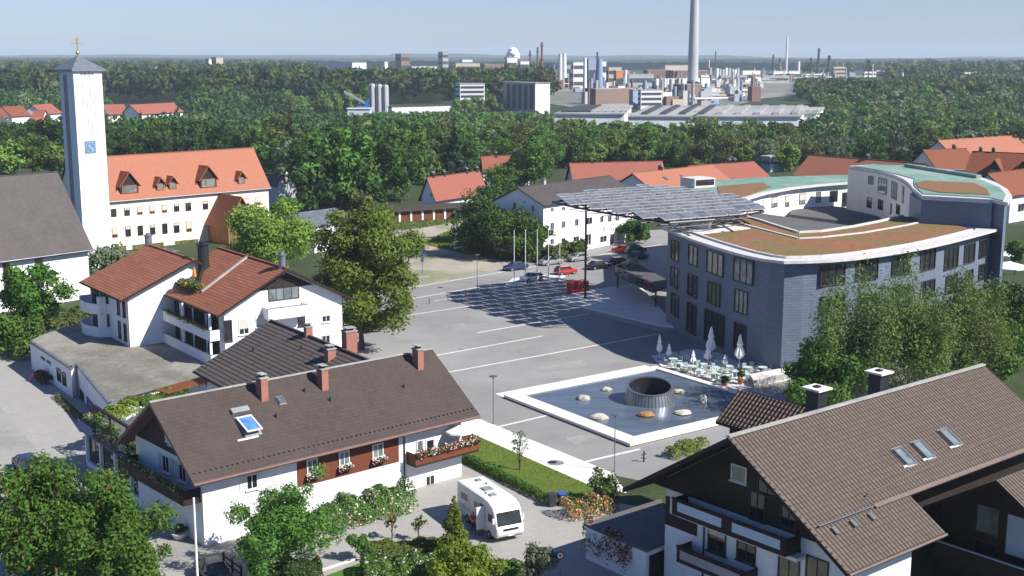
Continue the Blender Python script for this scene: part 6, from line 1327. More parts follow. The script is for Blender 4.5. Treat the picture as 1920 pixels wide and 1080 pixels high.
# ------------------------------------------------------------------ garden in front of the brown roofed house
shrub_row('flower_bed', 'mixed shrub and rose bed along the white wall of the brown roofed house', 'shrubs', G(615, 990), G(765, 950), 3.0, 2.0, 9000, 'leaf_green', .11, ('flower_white', 'flower_pink', 'leaf_olive'), 61, 0, fl=.12)
shrub_row('garden_planting', 'low leafy planting along the edge of the garden path', 'plants', G(690, 1040), G(830, 1030), 2.2, .8, 5000, 'leaf_olive', .10, ('leaf_lime', 'leaf_green'), 62, 0, fl=.3)
shrub_row('garden_planting', 'leafy green planting at the bottom edge beside the small lawn', 'plants', G(680, 1085), G(850, 1070), 3.5, 1.3, 7000, 'leaf_green', .12, ('leaf_lime', 'flower_white'), 63, 0, fl=.1)
shrub_row('garden_bed', 'round planted island bed beside the grey leafed bush', 'plants', G(925, 1085), G(975, 1070), 2.5, .9, 2500, 'leaf_green', .1, ('flower_orange', 'leaf_lime'), 64, 0, fl=.1)
shrub_row('hedge', 'dark hedge under the green tree at the bottom edge', 'hedge', G(470, 1095), G(600, 1075), 2.2, 1.2, 5000, 'leaf_dark', .12, None, 65, 0)
ec, ed = G(560, 1085), G(668, 1050); tag(MB().obox(ec, ed - ec, np.cross(Z, unit(ed - ec)) * .15, Z * .12).build('edging', 'concrete_light', O=ec), 'pale stone edging of the small bright lawn', 'edging')
tree('topiary', 'round clipped green ball bush in the garden', 'bush', G(678, 1050), 2.2, 1.0, 'leaf_green', 'round', 2500, .09, 71)
for lab, px, py, h, r_, lf, kd, n_, sz, sd in (
    ('slim standard rose tree left of its twin in the garden', 735, 1010, 2.2, .6, 'leaf_olive', 'fine', 380, .10, 72), ('slim standard rose tree nearer the motorhome', 785, 1012, 2.2, .6, 'leaf_olive', 'fine', 380, .10, 73)):
    tree('rose_tree', lab, 'tree', G(px, py), h, r_, lf, kd, n_, sz, sd, 'standard rose trees in the garden', second='flower_pink')
tree('small_tree', 'yellow green conical tree left of the motorhome', 'tree', G(852, 1048), 4.8, 1.35, 'leaf_lime', 'conifer', 5000, .13, 74)
tree('small_tree', 'yellow green spreading bush at the bottom edge below the motorhome', 'tree', G(868, 1110), 3.4, 2.6, 'leaf_lime', 'bush', 6000, .15, 75)
tree('small_tree', 'grey green bush at the bottom edge left of the round sign', 'bush', G(1010, 1100), 3.4, 1.5, 'leaf_silver', 'bush', 2600, .13, 76)
tree('apple_tree', 'dense green garden tree in front of the white house wall', 'tree', G(530, 1085), 7.2, 3.9, 'leaf_green', 'ragged', 26000, .12, 77)
tree('maple_tree', 'large bright green tree filling the bottom left corner', 'tree', G(95, 1130), 9.5, 5.6, 'leaf_maple', 'ragged', 46000, .15, 78, second='leaf_rust')
tree('maple_tree', 'leafy side crown reaching right from the bottom left tree', 'tree', G(235, 1150), 7.2, 3.2, 'leaf_maple', 'ragged', 17000, .15, 79)
tree('shrub', 'green bush beside the rose bed under the chalet eave', 'bush', G(1130, 945), 3.0, 1.7, 'leaf_green', 'bush', 2600, .13, 80, second='flower_white')
# fence by the black car
fa_, fb_ = G(418, 1062), G(470, 1100); u = unit(fb_ - fa_); t = thing('fence', 'low dark red timber fence at the corner of the white house', 'fence', fa_)
for k in range(3): MB().obox(fa_ + u * k * 1.4, u * .12, np.cross(Z, u) * .12, Z * 1.1).build('post', 'wood_boards', t)
for z in (.4, .85): MB().obox(fa_ + Z * z - np.cross(Z, u) * .05, u * 2.9, np.cross(Z, u) * .045, Z * .14).build('rail', 'wood_boards', t)
# planters and bowls by the shop entrance
for px, py, lab in ((313, 972, 'white flower tub by the shop corner'), (337, 1010, 'white flower tub beside the entrance steps')):
    P = G(px, py); t = thing('planter', lab, 'planter', P, 'flower tubs by the shop'); MB().lathe(P, [(.35, 0), (.6, .45), (.62, .5), (.5, .5)], 12).build('tub', 'shutter_white', t); c, _ = tree_meshes('bush', .9, .6, 'leaf_dark', 500, .1, int(px)); place(c, 'foliage', t, P + Z * .4)
# bicycles and reddish bush by the workshop
def bicycle(P, th, lab):
    t = thing('bicycle', lab, 'bicycle', P); u = D(th)
    for s in (0, 1.05):
        c = P + u * s + Z * .34; mb = MB(); pr = [c + u * .33 * math.cos(a) + Z * .33 * math.sin(a) for a in np.linspace(0, 2 * math.pi, 15)]
        for a, b in zip(pr, pr[1:]): mb.tube(a, b, .022, 5)
        mb.build('wheel', 'rubber', t)
    mb = MB(); f = [P + Z * .34, P + u * .35 + Z * .85, P + u * .9 + Z * .82, P + u * .5 + Z * .32, P + u * 1.05 + Z * .34]
    for a, b in ((0, 1), (1, 2), (2, 3), (3, 1), (0, 3), (2, 4)): mb.tube(f[a], f[b], .02, 5)
    mb.build('frame', 'sign_red', t); MB().obox(f[1] + Z * .08 - u * .12 - D(th + 90) * .06, u * .25, D(th + 90) * .12, Z * .05).build('saddle', 'rubber', t); MB().tube(f[2] + Z * .2 - D(th + 90) * .28, f[2] + Z * .2 + D(th + 90) * .28, .02).build('handlebar', 'grey_metal', t)
bicycle(G(55, 716), 10, 'red bicycle leaning in the shade by the workshop wall')
shrub_row('shrub', 'dull reddish bush against the white workshop wall', 'shrub', G(72, 712), G(95, 722), 1.2, 1.1, 900, 'leaf_rust', .13, ('leaf_olive',), 81)
shrub_row('shrub', 'thin strip of plants along the foot of the workshop', 'shrub', G(105, 745), G(165, 800), .8, .5, 1200, 'leaf_olive', .12, ('leaf_rust',), 82)
# ------------------------------------------------------------------ town trees
tree('plane_tree', 'big tall yellow green plane tree on the left edge of the plaza', 'tree', G(679, 655), 18.6, 6.0, 'leaf_plane', 'column', 48000, .24, 91)
tree('plane_tree', 'wide yellow green plane tree behind the red roofed house', 'tree', G(512, 560), 14.5, 7.6, 'leaf_plane', 'broad', 30000, .28, 92)
tree('tree', 'small grey green tree between church and red roof', 'tree', G(205, 545), 7.0, 3.4, 'leaf_silver', 'broad', 3500, .3, 93)
tree('tree', 'round bright green tree in front of the church windows', 'tree', G(52, 655), 10.5, 4.3, 'leaf_maple', 'broad', 9000, .28, 94)
tree('tree', 'lower dark green bush at the left edge below the church', 'tree', G(15, 668), 6.0, 4.6, 'leaf_green', 'bush', 6000, .28, 95)
shrub_row('shrub', 'low shrubs and fence plants between church and left wing', 'shrubs', G(85, 618), G(200, 590), 2.5, 1.8, 2200, 'leaf_olive', .25, ('leaf_green',), 96)
tree('young_tree', 'slender young tree with thin crown standing on the lawn strip', 'tree', G(975, 882), 5.0, 1.0, 'leaf_silver', 'fine', 330, .11, 97)
for lab, px, py, h, r_, lf, kd, n_, sz, sd, dr in (
    ('left drooping birch in front of the blue slate facade', 1600, 772, 15.8, 5.4, 'leaf_birch', 'column', 20000, .19, 101, True), ('middle drooping birch in front of the blue slate facade', 1712, 765, 17.0, 5.5, 'leaf_birch', 'column', 20000, .19, 102, True),
    ('right drooping birch near the end of the blue slate facade', 1800, 745, 15.5, 5.0, 'leaf_birch', 'column', 17000, .19, 103, True)):
    tree('birch_tree', lab, 'tree', G(px, py), h, r_, lf, kd, n_, sz, sd, 'birches in front of the town hall', 'bark_pale', dr)
tree('tree', 'dense dark green bush left of the birches behind the chalet chimneys', 'tree', G(1535, 780), 8.2, 4.4, 'leaf_green', 'bush', 18000, .19, 104)
tree('tree', 'dark green tree at the right edge beyond the birches', 'tree', G(1885, 690), 10, 5.0, 'leaf_dark', 'broad', 9000, .3, 105)
tree('tree', 'dark round tree right of the birches', 'tree', G(1865, 735), 7.5, 4.2, 'leaf_green', 'broad', 6000, .28, 106)
tree('tree', 'small tree with narrow crown at the right edge beside the market umbrellas', 'tree', G(1903, 515), 6.0, 1.8, 'leaf_green', 'broad', 1500, .25, 107)
for i, (px, py, h, r_, lf, lab) in enumerate([(905, 480, 10, 5.5, 'leaf_dark', 'dark overgrown bush nearest the gravel lot'), (950, 486, 9, 5.5, 'leaf_green', 'dark green bush in front of the gable of the white building'), (985, 488, 7.5, 4.5, 'leaf_green', 'green bush at the corner of the white building behind the flagpoles'),
    (925, 455, 12, 6, 'leaf_dark', 'tallest dark tree left of the white building'), (880, 470, 6, 3.6, 'leaf_olive', 'lower olive bush beside the white trailer'), (1040, 492, 3.2, 2.4, 'leaf_olive', 'low bush in front of the white building, left of the mast'), (1075, 484, 3.6, 2.2, 'leaf_olive', 'low bush in front of the white building, beside the mast'), (1188, 458, 5.5, 3.2, 'leaf_dark', 'dark round bush between white building and town hall'), (538, 410, 5.5, 3.5, 'leaf_green', 'bush in front of the small chapel')]):
    tree('bush' if h < 8 else 'tree', lab, 'bush' if h < 8 else 'tree', G(px, py), h, r_, lf, 'bush' if h < 8 else 'broad', 5000, .32, 110 + i)
# market umbrella and stalls at the right edge
P = G(1890, 530); t = thing('market_umbrella', 'wide white market umbrella at the right edge beyond the town hall', 'umbrella', P); MB().tube(P, P + Z * 3, .06).build('pole', 'white_metal', t); MB().lathe(P, [(3.2, 2.5), (3.2, 2.65), (.05, 3.5)], 8).build('canopy', 'canvas_white', t)
P = G(1880, 505); t = thing('market_umbrella', 'smaller white market umbrella behind the wide one', 'umbrella', P); MB().tube(P, P + Z * 3, .06).build('pole', 'white_metal', t); MB().lathe(P, [(2.0, 2.5), (2.0, 2.62), (.05, 3.2)], 8).build('canopy', 'canvas_white', t)
# ------------------------------------------------------------------ wood behind the town, far wood
rng = np.random.default_rng(2024)
LT = [('leaf_green', 'mid green leafy tree in the wood behind the town'), ('leaf_dark', 'dark green leafy tree in the wood behind the town'), ('leaf_olive', 'olive green leafy tree in the wood behind the town'), ('leaf_silver', 'pale silvery green tree in the wood behind the town'), ('leaf_plane', 'light yellow green tree in the wood behind the town')]
protos = []
for i, (lf, kd, h, r_) in enumerate([('leaf_green', 'broad', 15, 6.5), ('leaf_green', 'round', 13, 6), ('leaf_dark', 'broad', 17, 7), ('leaf_dark', 'tall', 18, 5.5), ('leaf_olive', 'broad', 14, 6.5), ('leaf_olive', 'tall', 17, 6), ('leaf_silver', 'broad', 15, 6.5), ('leaf_silver', 'round', 13, 6), ('leaf_plane', 'round', 12, 5.5), ('leaf_bluegreen', 'conifer', 19, 4)]):
    r2 = np.random.default_rng(300 + i); bl = blobset(r2, 'wood' if kd in ('broad', 'round') else kd, h, r_); P, d = crown_points(r2, bl, 3000, .35); N = d + r2.normal(size=d.shape) * .45; V = quads(P, N, .52, r2, .8)
    mb = MB(); trunk_mb(r2, h, r_, kd, mb); tv = []
    for f in mb.f:
        if len(f) == 4: tv += [mb.v[k] for k in f]
    V2 = np.array(tv); mi = np.r_[np.zeros(len(P), int), np.ones(len(V2) // 4, int)]
    protos.append((qmesh('wood_tree', np.vstack([V, V2]), [lf, 'bark'], mi), lf, h, r_, P, N))
WT = {lf: lb for lf, lb in LT}; WT['leaf_bluegreen'] = 'dark pointed conifer in the wood behind the town'
clear = [  # image areas (ground positions) kept free of trees: x0, x1, y0, y1
    (-50, 560, 330, 460), (715, 912, 372, 460), (895, 1000, 318, 330), (1020, 1990, 318, 520), (790, 925, 350, 392), (1470, 1560, 300, 330), (-60, 115, 215, 262), (195, 350, 195, 228), (725, 845, 196, 214), (1035, 1530, 190, 236), (850, 912, 190, 207), (940, 1032, 195, 213), (688, 730, 195, 213), (1030, 1500, 100, 190)]
def ok(u, v):
    for x0, x1, y0, y1 in clear:
        if x0 < u < x1 and y0 < v < y1: return False
    return True
cand = []
y = 262.0
while y < 880:
    sp = 11.3; x = -.47 * y - 10
    while x < .47 * y + 10:
        p = np.array([x + rng.uniform(-4, 4), y + rng.uniform(-4, 4), 0]); u, v = proj(p); p[2] = gz(p[1])
        lim = 330 if u < 560 else (420 if u < 800 else (338 if u < 1040 else 321))
        if u < 560: lim = 318 + max(0, (u - 480)) * .9
        if 560 <= u < 800: lim = 395
        if 800 <= u < 1030: lim = 352
        if v < lim and ok(u, v) and -60 < u < 1980: cand.append(p)
        x += sp
    y += sp
cand.sort(key=lambda p: p[1]); print('trees', len(cand))
col = bpy.data.collections.new('wood'); COL.children.link(col)
def pick(p, u):
    # patches of kinds, as stands of trees grow
    s = math.sin(p[0] * .021 + 1.3) + math.sin(p[1] * .017 + p[0] * .009) + rng.normal() * .8
    if u > 1350 and rng.random() < .38: return int(rng.choice([6, 7, 4, 5]))
    if s > .9: return int(rng.choice([4, 5, 0, 8]))
    if s > -.2: return int(rng.choice([0, 1, 0, 4, 6]))
    return int(rng.choice([2, 3, 2, 1, 3, 9] if rng.random() < .35 else [2, 3, 2, 1, 3]))
for i, (px, py, h, r_, k, lb) in enumerate([(588, 398, 18, 8, 2, 'tall dark tree just right of the chapel'), (640, 394, 19, 8.5, 0, 'broad green tree behind the hall between the plane trees'), (700, 388, 20, 8.5, 2, 'tallest dark tree at the left end of the garage row'), (752, 378, 18, 7.5, 0, 'green tree above the garage row left of the four chimney house'), (545, 360, 15, 7, 6, 'silvery round tree behind the chapel roof'), (602, 352, 17, 8, 4, 'olive tree left of the silvery ones above the chapel'),
    (835, 322, 14, 7, 6, 'pale tree behind the four chimney house'), (935, 368, 8, 5, 0, 'bushy green tree right of the four chimney house'), (965, 350, 9, 5.5, 8, 'bright green tree left of the white building gable'), (1015, 335, 12, 6, 2, 'dark tree behind the ridge end of the white building'), (20, 335, 13, 7, 8, 'bright green tree at the left edge above the church roof'), (62, 332, 13, 6.5, 0, 'green tree above the church roof ridge'), (100, 330, 12, 6, 8, 'bright green tree against the left side of the bell tower'),
    (1480, 322, 10, 5, 8, 'bright tree beside the dark blue house at the wood edge'), (885, 372, 7, 4, 4, 'olive bush at the right gable of the four chimney house')]):
    P = G(px, py); me, lf, h0, r0_, _, _ = protos[k]; o = bpy.data.objects.new('tree', me); col.objects.link(o); o.location = tuple(P); o.scale = (r_ / r0_, r_ / r0_, h / h0); o.rotation_euler.z = i * 1.7; tag(o, lb, 'tree')
for i, p in enumerate(cand[:285]):
    u, v = proj(p); k = pick(p, u); me, lf, h, r_, _, _ = protos[k]; o = bpy.data.objects.new('wood_tree', me); col.objects.link(o); o.location = tuple(p); s = rng.uniform(.72, 1.12) * (1.0 if u < 1000 else .9)
    if 560 < u < 800 and p[1] < 330: s *= 1.12
    o.scale = (s * rng.uniform(.9, 1.15), s * rng.uniform(.9, 1.15), s); o.rotation_euler.z = rng.uniform(0, 6.28); 
    if 560 < u < 1530: # keep clear views of the works over the crowns
        top = 36 - ((205 if u < 1030 else (rng.uniform(212, 226) if u < 1250 else rng.uniform(206, 222))) - 105) / 2350 * p[1]
        if p[2] + h * s * 1.02 > top: o.scale.z = max(.4, (top - p[2]) / (h * 1.02))
    reg = 'left of the bell tower' if u < 115 else ('above the long office roof' if u < 510 else ('right of the chapel' if u < 700 else ('above the four chimney roof' if u < 1040 else ('above the solar canopy' if u < 1400 else ('above the wide orange roof' if u < 1720 else 'above the right edge roofs')))))
    tag(o, WT[lf].replace('leafy tree', 'tree').replace('in the wood behind the town', ('front' if p[1] < 345 else ('mid' if p[1] < 400 else 'back')) + ' of wood ' + reg), 'tree', 'trees of the wood behind the town')
def merged(name, items, mats, label, gen):
    Vs, mi = [], []
    for it in items:
        V, m = gen(it); Vs.append(V); mi.append(np.full(len(V) // 4, m))
    o = bpy.data.objects.new(name, qmesh(name, np.vstack(Vs), mats, np.concatenate(mi))); COL.objects.link(o); return tag(o, label, 'wood', kind='stuff')
ml = ['leaf_green', 'leaf_dark', 'leaf_olive', 'leaf_silver', 'leaf_plane', 'leaf_bluegreen']
def gen1(p):
    u, v = proj(p); k = pick(p, u); me, lf, h, r_, P, N = protos[k]; s = rng.uniform(.75, 1.15); n = 430
    if 480 < u < 1530 and p[1] < 840:
        s = min(s, max(.45, (36 - ((207 if u < 1030 else (221 if u < 1250 else rng.uniform(208, 222))) - 105) / 2350 * p[1] - p[2]) / (h * 1.02)))
    id_ = rng.integers(0, len(P), n); a = rng.uniform(0, 6.28); c, q = math.cos(a), math.sin(a); R = np.array([[c, -q, 0], [q, c, 0], [0, 0, 1]])
    return quads(P[id_] @ R.T * s + p, N[id_] @ R.T, 1.15, rng, .85), ml.index(lf)
merged('woodland', cand[285:], ml, 'deep belt of mixed trees beyond the nearer wood', gen1)
# far wood
far = []; y = 870.0
while y < 3300:
    sp = 13 + (y - 870) * .012; x = -.45 * y
    while x < .45 * y:
        p = np.array([x + rng.uniform(-.4, .4) * sp, y + rng.uniform(-.4, .4) * sp, 0]); u, v = proj(p)
        x += sp
        if not ok(u, v): continue
        # industrial land: open ground between the wood belts
        if rng.random() < .10 and v > 122: far.append(p); continue
        if u > 905 and u < 1110 and v < 158: continue
        if u > 1105 and u < 1350 and v < 200: continue
        if u >= 1350 and u < 1660 and v < 151 and v > 126: continue
        if u >= 1350 and u < 1420 and v < 182 and v > 160: continue
        if 700 < u < 905 and 119 < v < 131: continue
        far.append(p)
    y += sp * .95
print('far', len(far))
fp_ = []
for i in range(6):
    r2 = np.random.default_rng(500 + i); bl = blobset(r2, 'broad' if i < 4 else 'tall', 1.0, .34); P, d = crown_points(r2, bl, 400, .5); fp_.append((P, d))
def gen2(p):
    u, v = proj(p); P, d = fp_[rng.integers(0, 6)]; h = (rng.uniform(20, 28) if u < 1130 else rng.uniform(12, 18)) if p[1] < 1500 else rng.uniform(19, 27); w_ = rng.uniform(17, 24) * (1 + (p[1] - 870) / 4500)
    
    if 1340 < u < 1665 and p[1] < 1950: h = min(h, 36 - 42 / 2350 * p[1])
    if 590 < u < 945: h = min(h, 36 - 22 / 2350 * p[1])
    if 1100 < u < 1345 and v < 200: h = min(h, 9)
    if h < 4: h = 4
    n = 130 if p[1] < 1300 else (70 if p[1] < 2000 else 36); id_ = rng.integers(0, len(P), n); s = np.array([w_, w_, h])
    m = int(rng.choice([1, 1, 5, 0, 2])) if u < 1130 else int(rng.choice([0, 1, 2, 3, 0]))
    return quads(P[id_] * s + p, d[id_] + rng.normal(size=(n, 3)) * .3, 2.3 if p[1] < 1300 else (3.3 if p[1] < 2000 else 6), rng, .8), m
merged('far_wood', far, ml, 'dark far wood reaching to the horizon', gen2)
# closed canopy beyond, rising to low hills
def terrain(name, y0, y1, x0, x1, f, mat, nx=260, ny=60):
    xs = np.linspace(x0, x1, nx); ys = np.linspace(y0, y1, ny); V = [(x, y, f(x, y)) for y in ys for x in xs]; F = [(j * nx + i, j * nx + i + 1, (j + 1) * nx + i + 1, (j + 1) * nx + i) for j in range(ny - 1) for i in range(nx - 1)]
    me = bpy.data.meshes.new(name); me.from_pydata(V, [], F); me.materials.append(mt(mat)); o = bpy.data.objects.new(name, me); COL.objects.link(o); return tag(o, kind='structure')
hr = np.random.default_rng(9); ph = hr.uniform(0, 6.28, 12)
terrain('wooded_plain', 3250, 7000, -3600, 3600, lambda x, y: 17 + 5 * hr.random() + 6 * math.sin(x * .003 + ph[0]) * math.sin(y * .002) + (4 if x < 0 else 0), 'far_canopy', 420, 90)
def hl(x, y):
    k = math.exp(-((y - 8600) / 900) ** 2); a = 16 * (1 + math.sin(x * .0011 + ph[1])) + 9 * math.sin(x * .0031 + ph[2]) + 4 * math.sin(x * .011 + ph[3])
    rise = 30 + 18 / (1 + math.exp((x + 1100) / 220)); return -8 + k * (rise + a * (.7 if x > -800 else .35) + hr.random() * 3)
terrain('hills', 7000, 10500, -5200, 5200, hl, 'far_canopy', 420, 40)
# ------------------------------------------------------------------ industry in the distance
GI = 'distant works buildings'
def at(px, Y): return AT(px, 105, Y) * [1, 1, 0]
def ztop(py, Y): return AT(960, py, Y)[2]
def block(name, label, x0, xc, x1, yt, Y, mat='factory_white', roof='factory_roof', bands=0, side=None, vert=0, cat='building', wm='factory_dark', a1=126, a2=36):
    """corner block: left face from x0 to xc, right face from xc to x1, corner at distance Y"""
    K = at(xc, Y); h = ztop(yt, Y); ul, ur = D(a1), D(a2); wl = max(4, abs(SX(K, ul, x0))); wr = max(4, abs(SX(K, ur, x1))); t = thing(name, label, cat, K, GI)
    poly = [K, K + ur * wr, K + ur * wr + ul * wl, K + ul * wl]; MB().prism([tuple(p[:2]) for p in poly], -11, h - .6).build('wall', mat, t)
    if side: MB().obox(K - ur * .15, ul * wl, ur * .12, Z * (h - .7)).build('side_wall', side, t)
    MB().prism([tuple(p[:2]) for p in inset(poly, -.5)], h - .59, h).build('roof', roof, t)
    for b in range(bands):
        zz = 2 + (h - 3) * (b + .25) / bands; bh = (h - 3) / bands * .42
        for (u_, w_, n_, on_) in ((ul, wl, -ur, 1), (ur, wr, -ul, side is None)):
            if on_: MB().obox(K + u_ * w_ * .04 + n_ * .32 + Z * zz, u_ * w_ * .92, -n_ * .12, Z * bh).build('window_band', wm, t)
    for b in range(vert): MB().obox(K + ul * wl * (.06 + .9 * b / vert) - ur * .32 + Z * h * .08, ul * wl * .5 / vert, ur * .12, Z * h * .84).build('window_band', wm, t)
    return t
def stack(label, px, yt, Y, r0, r1=None, mat='stack_grey', name='chimney_stack', rings=0, group='thin stacks and columns of the works'):
    K = at(px, Y); h = ztop(yt, Y); t = thing(name, label, 'chimney', K, group); r1 = r0 * .7 if r1 is None else r1
    MB().lathe(K, [(r0, -.5), (r0 * .85 + r1 * .15, h * .3), (r1, h), (r1 * .7, h), (r1 * .7, h - 1)], 14).build('shaft', mat, t, smooth=False)
    for k in range(rings): z = h * (k + 1) / (rings + .3); MB().lathe(K + Z * z, [(r1 * 1.9, 0), (r1 * 1.9, .8), (r1 * 1.2, .8)], 12).build('platform', 'factory_dark', t)
    return t
# tall main chimney with its brick base
K = at(1300, 950); t = thing('chimney_stack', 'very tall pale concrete chimney rising out of the top of the picture', 'chimney', K)
MB().lathe(K, [(4.2, 0), (3.75, 40), (2.9, 85), (2.3, 125)], 28).build('shaft', 'stack_grey', t, smooth=True); MB().lathe(K + Z * 16, [(4.5, 0), (4.5, 1.2), (3.9, 1.2)], 28).build('collar', 'factory_dark', t)
block('boiler_house', 'brick block with dark shaded side at the foot of the tall chimney', 1262, 1290, 1312, 158, 925, 'factory_brown', side='factory_brick')  # left side wall's shade is painted in with a darker brick
block('works_hall', 'white hall with dark skylights to the left of the tall chimney', 1225, 1232, 1330, 147, 1100, 'factory_white', bands=1)
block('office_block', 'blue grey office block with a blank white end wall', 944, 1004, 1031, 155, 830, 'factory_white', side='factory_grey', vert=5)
block('office_block', 'white five storey office block with dark window bands and blank end', 854, 862, 909, 156, 850, 'factory_white', bands=5, a1=112, a2=14)
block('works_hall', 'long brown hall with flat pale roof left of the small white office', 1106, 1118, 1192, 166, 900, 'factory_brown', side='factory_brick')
block('stair_tower', 'blue grey stair block between brown hall and white office', 1180, 1188, 1200, 168, 880, 'factory_blue')
block('office_block', 'small white office with stacked dark window rows in the works', 1198, 1203, 1241, 168, 870, 'factory_white', bands=3, a1=112, a2=18)
block('works_hall', 'white low hall with flat roof in front of the brown hall', 1128, 1131, 1178, 196, 760, 'factory_white')
block('house', 'small white building at the wood edge in front of the big halls', 1195, 1200, 1245, 219, 640, 'factory_white', bands=1)
block('works_hall', 'low cream building left of the small white building', 1132, 1136, 1196, 214, 665, 'factory_tan', bands=1)
def hall(label, x0, x1, yf, yb, h, mat='factory_roof'):
    A_, B_ = G(x0, yf, h), G(x1, yf, h); Cc = G(x1 + 14, yb, h); Dd = G(x0 + 40, yb, h); t = thing('works_hall', label, 'building', A_ * [1, 1, 0], GI)
    MB().prism([tuple(p[:2]) for p in (A_, B_, Cc, Dd)], -11, h - .7).build('wall', 'factory_white', t); MB().prism([tuple(p[:2]) for p in inset([A_, B_, Cc, Dd], -1)], h - .69, h).build('roof', mat, t)
    mb = MB(); n = 9
    for k in range(n): p, q = A_ + (B_ - A_) * (k + .5) / n, Dd + (Cc - Dd) * (k + .5) / n; mb.obox(p + (q - p) * .1 + Z * .01, (q - p) * .8, unit(B_ - A_) * 3, Z * 1.0)
    for k in range(n):
        p, q = A_ + (B_ - A_) * (k + .5) / n, Dd + (Cc - Dd) * (k + .5) / n; MB().obox(p + (q - p) * .1 + Z * .01, (q - p) * .8, unit(B_ - A_) * 3, Z * 1.0).build('roof_light', 'factory_dark' if k < 4 and 'widest' in label else 'factory_roof', t)
    return t
hall('widest flat pale roofed hall in front of the tall chimney', 1180, 1500, 217, 198, 8); hall('flat pale hall left of the widest hall', 1040, 1170, 212, 199, 8); hall('low long hall at the right end of the works behind trees', 1385, 1530, 211, 203, 7)
block('works_hall', 'low white hall with dark roof right of the three silos', 728, 733, 845, 200, 800, 'factory_white', roof='factory_dark')
# silos and conveyor
for i, px in enumerate((696, 709, 721)):
    K = at(px, 830); h = ztop(157 + i, 830); t = thing('silo', ('left', 'middle', 'right')[i] + ' one of the three tall grey silos', 'silo', K, 'three grey silos'); MB().lathe(K, [(2.25, 0), (2.25, h - 1), (1.6, h)], 18).build('drum', 'stack_grey', t, smooth=False); MB().lathe(K + Z * h, [(.9, 0), (.9, 1.2)], 8).build('filter', 'factory_dark', t); MB().tube(K + np.array([0, -2.35, 0]), K + np.array([0, -2.35, h]), .3).build('ladder', 'factory_grey', t)
K = at(679, 800); t = thing('conveyor', 'blue loading machine with sloping conveyor left of the silos', 'machine', K); MB().cbox(K, 8, 7, 5, 10).build('housing', 'plate_blue', t); MB().obox(K + np.array([-12, 0, 13.]), (13, 0, -7), (0, 2, 0), (0, 0, 1.6)).build('conveyor_belt', 'factory_grey', t); MB().obox(K + np.array([1, 0, 5.01]), (2, 0, 0), (0, 2, 0), (0, 0, 3)).build('tower', 'plate_blue', t)
K = at(672, 780); t = thing('shed', 'low white shed left of the blue machine', 'shed', K, GI); MB().cbox(K, 14, 8, 4, 0).build('wall', 'factory_white', t); MB().cbox(K + Z * 4.01, 15, 9, .5, 0).build('roof', 'factory_white', t)
# poplars
for i, (px, yt, yb) in enumerate([(543, 176, 212), (563, 180, 213), (601, 170, 212), (610, 175, 213), (628, 171, 212), (651, 167, 211)]):
    Y = 790 + 8 * (i % 3); h = ztop(yt, Y); c, k = tree_meshes('poplar', h, 3.6, 'leaf_plane', 1600, .8, 600 + i); P = at(px, Y); t = thing('poplar', ['first', 'second', 'third', 'fourth', 'fifth', 'sixth'][i] + ' from the left of the six slim poplars near the silos', 'tree', P, 'slim poplars'); place(c, 'crown', t, P); place(k, 'trunk', t, P)
# buildings behind the far wood
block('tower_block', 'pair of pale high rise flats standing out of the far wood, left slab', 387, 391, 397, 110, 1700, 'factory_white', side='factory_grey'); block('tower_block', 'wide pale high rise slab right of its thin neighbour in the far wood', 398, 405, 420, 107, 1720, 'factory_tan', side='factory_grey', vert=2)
block('house', 'low pale house group in the far wood left of the high rise flats', 272, 278, 297, 125, 1500, 'factory_tan'); block('house', 'small pale house at the left edge of the far wood', -10, 8, 21, 127, 1300, 'factory_white')
block('works_hall', 'white factory with light blue roof plant behind the far wood', 616, 660, 688, 116, 1500, 'factory_white', roof='factory_blue', bands=1); block('works_hall', 'long brown roofed hall in the far wood', 515, 520, 556, 129, 1450, 'factory_brown')
block('works_tower', 'small bare white tower right of the white factory', 717, 721, 728, 115, 1600, 'factory_white'); block('works_tower', 'brownish square plant tower on the horizon', 742, 752, 769, 101, 1900, 'factory_brown', bands=3); block('works_tower', 'dark square plant tower on the horizon', 822, 830, 841, 97, 1900, 'factory_dark', mat and None or 'factory_roof') if False else block('works_tower', 'dark square plant tower on the horizon', 822, 830, 841, 97, 1900, 'factory_grey', bands=4)
